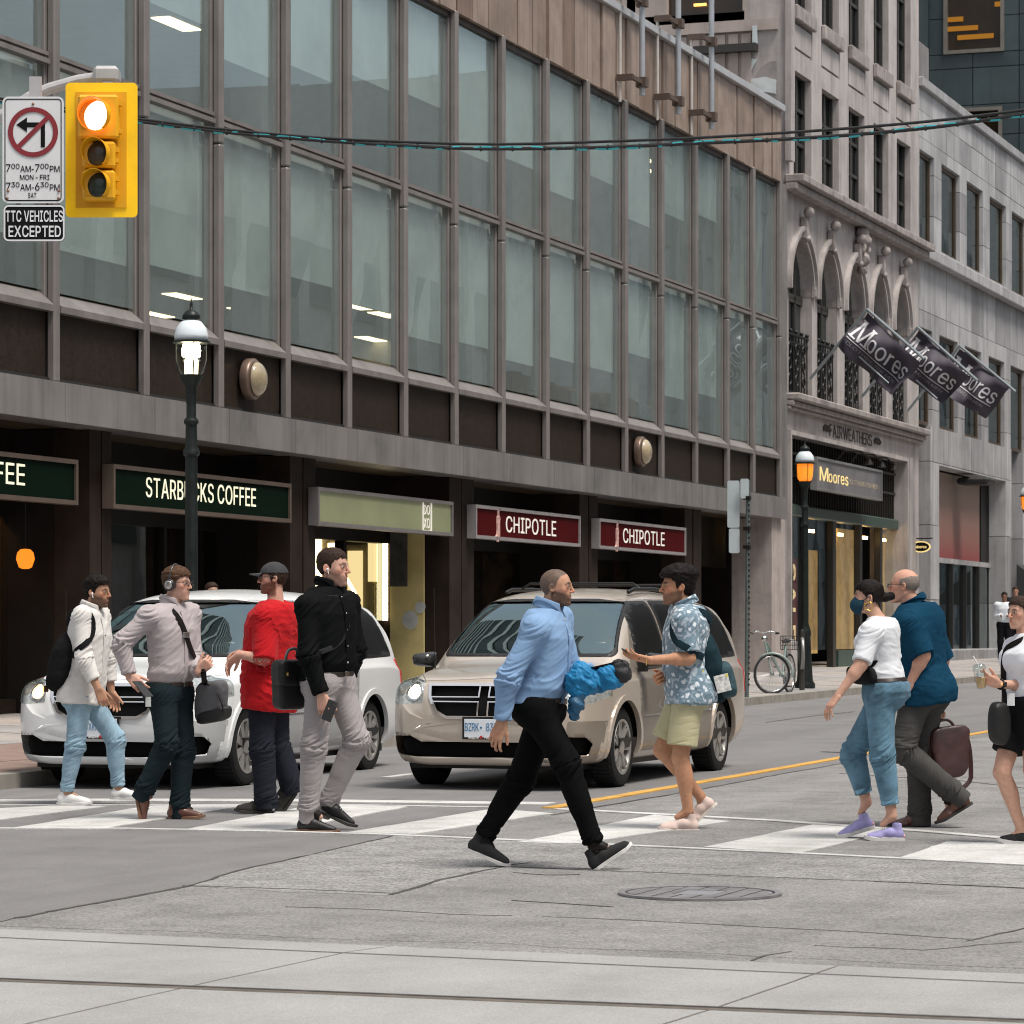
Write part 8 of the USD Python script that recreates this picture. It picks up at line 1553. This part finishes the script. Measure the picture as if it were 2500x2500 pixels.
for sg, lb in ((1, 'large gold star hoop earring of the woman with the mask'),):
    e = hp(-.02, sg*.36, -.26); t = gear('earring', lb, 'earring', e); st_ = [np.array([math.cos(a)*(.033 if i % 2 else .024), 0, math.sin(a)*(.033 if i % 2 else .024)]) for i, a in enumerate(np.linspace(0, 2*np.pi, 11)[:-1])]; part(t, 'hoop', put(tube(st_, .0035, 6, closed=True), frame((0, 0, 0), p.HM[0], p.HM[1], p.HM[2])), look('gold_metal', (.75, .5, .12), .25, 1.), True); part(t, 'hook', tube([(0, 0, .03), hp(-.03, sg*.35, -.12)-e], .0018, 5), look('gold_metal', (.75, .5, .12), .25, 1.))
o = at(2092, 1668, p.d0-.14); t = gear('belt_bag', 'black cross-body belt bag worn by the woman in the white T-shirt', 'bag', o); bb = cloth('belt_bag_black', (.010, .010, .011), .6, .15)
sp0, n0_ = surf(p, .30, -48, .02); addw(t, o, 'bag', puffy(sp0-U3*.02, nrm(np.cross(U3, n0_)+U3*.35), n0_, nrm(U3), (.13, .035, .06), 3.2, .006, 9, 17, .007), bb)
addw(t, o, 'strap', strap(p, [(.30, -60), (.40, -85), (.62, -112), (.82, -135), (.94, -165), (.975, 130), (.92, 70), (.7, 30), (.45, -10), (.33, -38)], .032, .005, .006), bb)
o = at(2208, 1690, p.d0-.05); t = gear('key_charm', 'yellow key charm clipped at the back of the jeans', 'key charm', o); part(t, 'ring', tube([(.018*math.cos(a)*R3[0], .018*math.cos(a)*R3[1], .03+.03*math.sin(a)) for a in np.linspace(0, 2*np.pi, 15)[:-1]], .003, 5, closed=True), chrome); part(t, 'charm', move(trimesh.creation.icosphere(2, .014), (0, 0, -.015)), look('charm_yellow', (.7, .6, .05), .4), True)
# ------------------------------------------------------------------ older man in a teal polo shirt
p = person('older balding man in dark teal polo shirt and grey trousers with briefcase, walking left', (2235, 2020), 632, 1.03, (-.82, .57), (-.93, .30), dict(top=(2210, 1389), chin=(2204, 1474), nek=(2232, 1476), pel=(2256, 1690), eln=(2254, 1600, -.22), wrn=(2222, 1668, -.20), han=(2206, 1690, -.2), elf=(2300, 1610, .24), wrf=(2290, 1712, .12), haf=(2286, 1748, .1), shn=(2222, 1524, -.16), shf=(2268, 1512, .17),
    knn=(2204, 1832, -.12), ann=(2328, 1936, -.08), knf=(2242, 1850, .08), anf=(2246, 1990, .06), toen=(2300, 1995, -.08), toef=(2208, 2008, .06)), skin='ruddy', skin_col=(.50, .275, .20), buzz=None, girth=1.1)
p.hand('n', R3*.5+V3*.6, -R3*.7-U3*.3, curl=(.3, .4, .3)).hand('f', R3*.6-V3*.5, -R3*.5-V3*.5, curl=(.9, 1.3, .9)).body()
po = cloth('polo_teal', (.006, .040, .078), .9, .08, sheen=.03)
p.top(po, 'polo_shirt', .024, .5, -.12, amp=.014, seed=91, widen=.014, arm_loose=.028, collar=(po, .04))
p.legs(cloth('trousers_grey', (.062, .060, .058), .9, .14, scale=12), 'trousers', .016, 1.10, -.002, .05, amp=.020, seed=93, hem_loose=.010); p.socks(dark)
p.hair(hairm['grey'], [(-.6, -.30), (-.3, -.30), (-.16, -.22), (-.12, -.03), (-.03, -.02), (.03, -.06), (.08, .04), (.085, .30), (.1, .9), (.45, .9)], .010, -.03, .012, 14, 18, stretch=(1, 2, 2)) if False else None
hl = Field().add(lambda q_: np.maximum(ell((-.045, 0, .125), (.430, .342, .36))(p.loc(q_))-(meshkit.fbm(p.loc(q_)*14, 3, 4)-.5)*.015, np.maximum(np.interp(p.loc(q_)[:, 0], [-.6, -.3, -.16, -.12, -.03, .03, .09, .12], [-.3, -.3, -.22, -.03, -.02, -.05, .12, .9])-p.loc(q_)[:, 2], p.loc(q_)[:, 2]-.30+.28*np.clip(p.loc(q_)[:, 0]+.25, 0, .5)))*p.hh, 0)
VF = grow(hl, [p.hc_-.7*p.hh, p.hc_+.7*p.hh], .02, .0042, 1); p.add('hair', VF, hairm['grey'])
for i_, h_, t_, dd_ in (('n', (2376, 1962), (2287, 2016), -.08), ('f', (2269, 2023), (2190, 2021), .06)): p.shoe(i_, h_, t_, .30, 'dress', brn_shoe, look('sole_dark', (.03, .028, .025), .8), lace_b, dd_, dd_)
glasses(p, 'thin framed glasses on the older man in the teal polo')
o = at(2318, 1832, p.d0+.06); t = gear('briefcase', 'dark brown leather briefcase hanging from the hand of the older man', 'briefcase', o); bl_ = look('leather_oxblood', (.035, .010, .008), .35, var=.35, scale=9, bump=.002, bscale=120, coat=.15, obj=True); e1 = nrm(R3*.9+V3*.42); ez = nrm(U3+R3*-.12)
addw(t, o, 'body', puffy(o-U3*.02, e1, np.cross(ez, e1), ez, (.145, .05, .17), 6, .006, 7, 31, .008), bl_); addw(t, o, 'flap', puffy(o+ez*.07-np.cross(ez, e1)*-.012, e1, np.cross(ez, e1), ez, (.15, .058, .10), 6, .005, 7, 33, .008), bl_)
addw(t, o, 'handle', tube(dens([o+ez*.165-e1*.07, o+ez*.205-e1*.05, o+ez*.215+e1*.0, o+ez*.205+e1*.03, o+ez*.165+e1*.06], 16), .010, 8), bl_); addw(t, o, 'handle_ring', tube([o+ez*.165+e1*.06+np.array([0, 0, .012*math.sin(a)])+e1*.012*math.cos(a) for a in np.linspace(0, 6.28, 11)[:-1]], .003, 5, closed=True), look('brass', (.45, .32, .12), .25, 1.))
addw(t, o, 'shoulder_strap', ribbon(dens([o+e1*.15+ez*.12, o+e1*.165-ez*.05, o+e1*.15-ez*.19, o+e1*.06-ez*.27, o-e1*.06-ez*.30, o-e1*.14-ez*.28, o-e1*.15-ez*.1, o-e1*.15+ez*.1], 30), [-V3]*30, .032, .005), bl_)
# ------------------------------------------------------------------ woman with an iced drink at the right edge
p = person('woman in white top and black shorts holding an iced drink, at the right edge', (2490, 2062), 612, .92, (-.80, -.58), (-.80, -.58), dict(top=(2492, 1458), chin=(2488, 1538), nek=(2506, 1552), pel=(2506, 1722), eln=(2580, 1672, -.26), wrn=(2560, 1740, -.26), han=(2555, 1775, -.26), elf=(2502, 1674, .02), wrf=(2436, 1670, -.22), haf=(2412, 1660, -.26), shn=(2546, 1584, -.13), shf=(2476, 1582, .13),
    knn=(2520, 1880, -.06), ann=(2590, 1985, -.05), knf=(2446, 1886, -.02), anf=(2496, 2030, .05), toen=(2580, 2040, -.05), toef=(2452, 2050, .02)), build='f', skin='light_tan', skin_col=(.50, .295, .215), lip=(.42, .15, .13))
p.hand('f', R3*.5+V3*.7, U3*.8-R3*.2, curl=(.8, .9, .5)).hand('n', R3, -R3*.5-V3*.5, curl=(.4, .6, .5)).body()
wt2 = cloth('top_white', (.66, .68, .72), .9, .04); p.top(wt2, 'top', .012, .42, .05, tuck=.12, amp=.010, seed=101, arm_loose=.014)
p.legs(cloth('shorts_black', (.009, .009, .010), .9, .15), 'shorts', .014, .34, 0, .12, amp=.010, seed=103, hem_loose=.012)
p.hair(hairm['dark_brown'], [(-.6, -.35), (-.3, -.30), (-.16, -.2), (-.1, .02), (.0, .06), (.08, .0), (.12, .14), (.22, .24), (.33, .30), (.45, .31)], .03, .035, .015, 8, 23, stretch=(.4, 2, 2), extra=[(cone(p.hc_-p.HM[0]*.44*p.hh, p.hc_-p.HM[0]*.55*p.hh-U3*.7*p.hh, .05, .03), .03)])
bs = look('shoe_black_mesh', (.012, .012, .013), .9, obj=True)
p.shoe('f', (2530, 2066), (2431, 2058), .265, 'runner', bs, wht_sole, lace_b, .05, .02); p.shoe('n', (2640, 2040), (2560, 2064), .265, 'runner', bs, wht_sole, lace_b, -.05, -.05)
o = at(2393, 1652, p.d0-.27); t = gear('drink_cup', 'clear plastic cup of iced drink with a white straw in the woman\'s hand', 'cup', o); tl_ = nrm(U3-R3*.12)
T = frame((0, 0, 0), nrm(np.cross(V3, tl_)), V3, tl_); part(t, 'cup', put(lathe([(.026, -.075), (.028, -.07), (.040, .045), (.041, .05)], 24), T), pane('cup_plastic', (.86, .88, .88), 1.4), True); part(t, 'drink', put(lathe([(.025, -.072), (.033, -.01), (.034, -.005)], 20), T), look('drink_amber', (.50, .33, .16), .2, var=.3, scale=40), True); part(t, 'ice', put(cat([put(bx(-.01, .01, -.01, .01, -.01, .01, .002), trimesh.transformations.euler_matrix(i, i*2, i)@trimesh.transformations.translation_matrix((0, 0, 0)) if False else frame((.014*math.cos(i*2.1), .014*math.sin(i*2.1), .002+.009*i/3), (math.cos(i), math.sin(i), 0), (-math.sin(i), math.cos(i), 0), (0, 0, 1))) for i in range(6)]), T), look('ice_clear', (.6, .62, .62), .1), kind='stuff')
part(t, 'lid', put(lathe([(.043, .05), (.043, .056), (.036, .075), (.02, .082)], 24), T), pane('cup_lid', (.8, .84, .84), 1.6), True); part(t, 'straw', put(tube([(0, 0, -.05), (-.006, 0, .08), (-.03, 0, .135)], .0045, 8), T), look('straw_white', (.7, .7, .7), .4), True)
wr = p.J['wrf']+(p.J['elf']-p.J['wrf'])*.10; t = gear('watch', 'black smart watch on the wrist of the woman with the drink', 'watch', wr); ax_ = nrm(p.J['elf']-p.J['wrf']); e_ = nrm(np.cross(ax_, -V3)); fr_ = frame((0, 0, 0), ax_, e_, np.cross(ax_, e_)); zz = np.cross(ax_, e_)
part(t, 'band', put(put(tube([(0, .031*math.cos(a), .029*math.sin(a)) for a in np.linspace(0, 2*np.pi, 25)[:-1]], .006, 6, closed=True), np.diag([1.6, 1, 1, 1])), fr_), dark, True); sg_ = 1 if zz@V3 < 0 else -1; part(t, 'case', put(bx(-.018, .018, -.017, .017, sg_*.028, sg_*.038, .003), fr_), look('watch_case', (.02, .02, .02), .2, .5)); part(t, 'screen', put(text('10', .016, .001, False, .018), frame(-V3*.0395-R3*.009-U3*.006, R3, U3, -V3)), glow('watch_amber', (1, .55, .15), .8))
o = at(2440, 1766, p.d0-.16); t = gear('shoulder_bag', 'black leather shoulder bag at the hip of the woman with the drink', 'bag', o); addw(t, o, 'bag', puffy(o, R3*.8+V3*.5, -V3*.8+R3*.5, U3+R3*.12, (.075, .05, .13), 3.2, .006, 8, 41, .008), blk_leather); addw(t, o, 'strap', ribbon(dens([o+U3*.12+R3*.02, surf(p, .2, 40, .01)[0], surf(p, .5, 30, .008)[0], surf(p, .8, 20, .008)[0], surf(p, .93, -20, .008)[0], surf(p, .97, -70, .008)[0]], 24), [-V3]*24, .035, .005), dark)
o = at(2468, 1708, p.d0-.12); t = gear('pass_card', 'white pass card clipped to the waist of the woman with the drink', 'pass card', o); part(t, 'card', put(bx(-.025, .025, -.003, .003, -.04, .04, .001), frame((0, 0, 0), R3, V3, U3)), look('card_white', (.62, .64, .65), .4))
# ------------------------------------------------------------------ people on the pavement behind
def bystander(label, u, vfoot, vtop, F, shirt, trous, hairk, Y=None, phone_up=False, skin=('brown', (.22, .12, .075))):
    if Y: X_ = XY(u, Y); d = dep((X_, Y)); z0 = float(zs(X_, Y)); vfoot = VH+(CAMH-z0)*FOC/d
    hpx = vfoot-vtop; k = d/FOC; sc = hpx*k/1.80; q = lambda a, b: (u+a*sc/k, vfoot-b*sc/k)
    pts = dict(top=q(.0, 1.77), chin=q(.0, 1.545), nek=q(0, 1.50), pel=q(0, .96), eln=(*q(.22, 1.14), .05), elf=(*q(-.22, 1.14), .05), wrn=(*q(.08, 1.17), -.22) if phone_up else (*q(.22, .90), .0), han=(*q(.03, 1.19), -.26) if phone_up else (*q(.22, .82), -.02), wrf=(*q(-.08, 1.17), -.22) if phone_up else (*q(-.22, .9), 0), haf=(*q(-.03, 1.19), -.26) if phone_up else (*q(-.22, .82), -.02),
               knn=(*q(.10, .50), -.03), ann=(*q(.10, .08), .0), knf=(*q(-.10, .50), .0), anf=(*q(-.10, .08), .05), toen=(*q(.11, .03), -.1), toef=(*q(-.11, .03), -.08), shn=(*q(.18, 1.44), 0), shf=(*q(-.18, 1.44), 0), hpn=(*q(.09, .93), 0), hpf=(*q(-.09, .93), 0))
    global gnd; g0 = gnd; o_ = np.array([X_, Y, z0]); gnd = lambda *a: o_
    s = Person(label, (u, vfoot), hpx, pts, F, F, None, 'm', skin[0], skin[1], sc=sc, coarse=True); gnd = g0
    s.body(); s.top(shirt, 'shirt', .02, .97 if phone_up else .95, .02, tuck=.08, amp=.012, seed=5); s.legs(trous, 'trousers', .014, 1., 0, .08, amp=.012, seed=6); s.hair(hairm[hairk], LINE_HI, .03, .05, .03, 12, 4)
    for i_, sg in (('n', .10), ('f', -.10)): h_ = q(sg, .0); t_ = (h_[0]+6, h_[1]+4); a = s.o+R3*sg*sc+V3*.06; fw = nrm(RIGHT*F[0]+VIEW*F[1]); up, so, la = shoe_mesh('slip'); Tm = frame(a-fw*.05-s.o, fw*.28, np.cross(U3, fw)*.28, U3*.28); ps_ = part(s.t, 'shoe', put(trimesh.Trimesh(*up, process=False), Tm), wc, True); part(ps_, 'sole', put(so, Tm), wht_sole, 40)
    return s
wsh = cloth('shirt_white_far', (.62, .66, .70), .9); bkt = cloth('trousers_far_black', (.010, .010, .012), .9)
bystander('distant man in white shirt and black trousers looking at his phone by the shop window', 2452, 0, 1443, (-.2, -1), wsh, bkt, 'black', 16.6, True)
bystander('distant man in dark clothes standing behind the man with the phone', 2479, 0, 1430, (-.1, -1), cloth('shirt_far_dark', (.02, .02, .025), .9), bkt, 'dark_brown', 16.9, False, ('pinkish', (.42, .24, .18)))
s = bystander('person behind the white van, only dark hair and sunglasses showing over its roof', 517, 0, 1417, (.5, -.87), cloth('shirt_far_dark', (.02, .02, .025), .9), bkt, 'dark_brown', 15.6, False, ('fairish', (.45, .26, .2)))
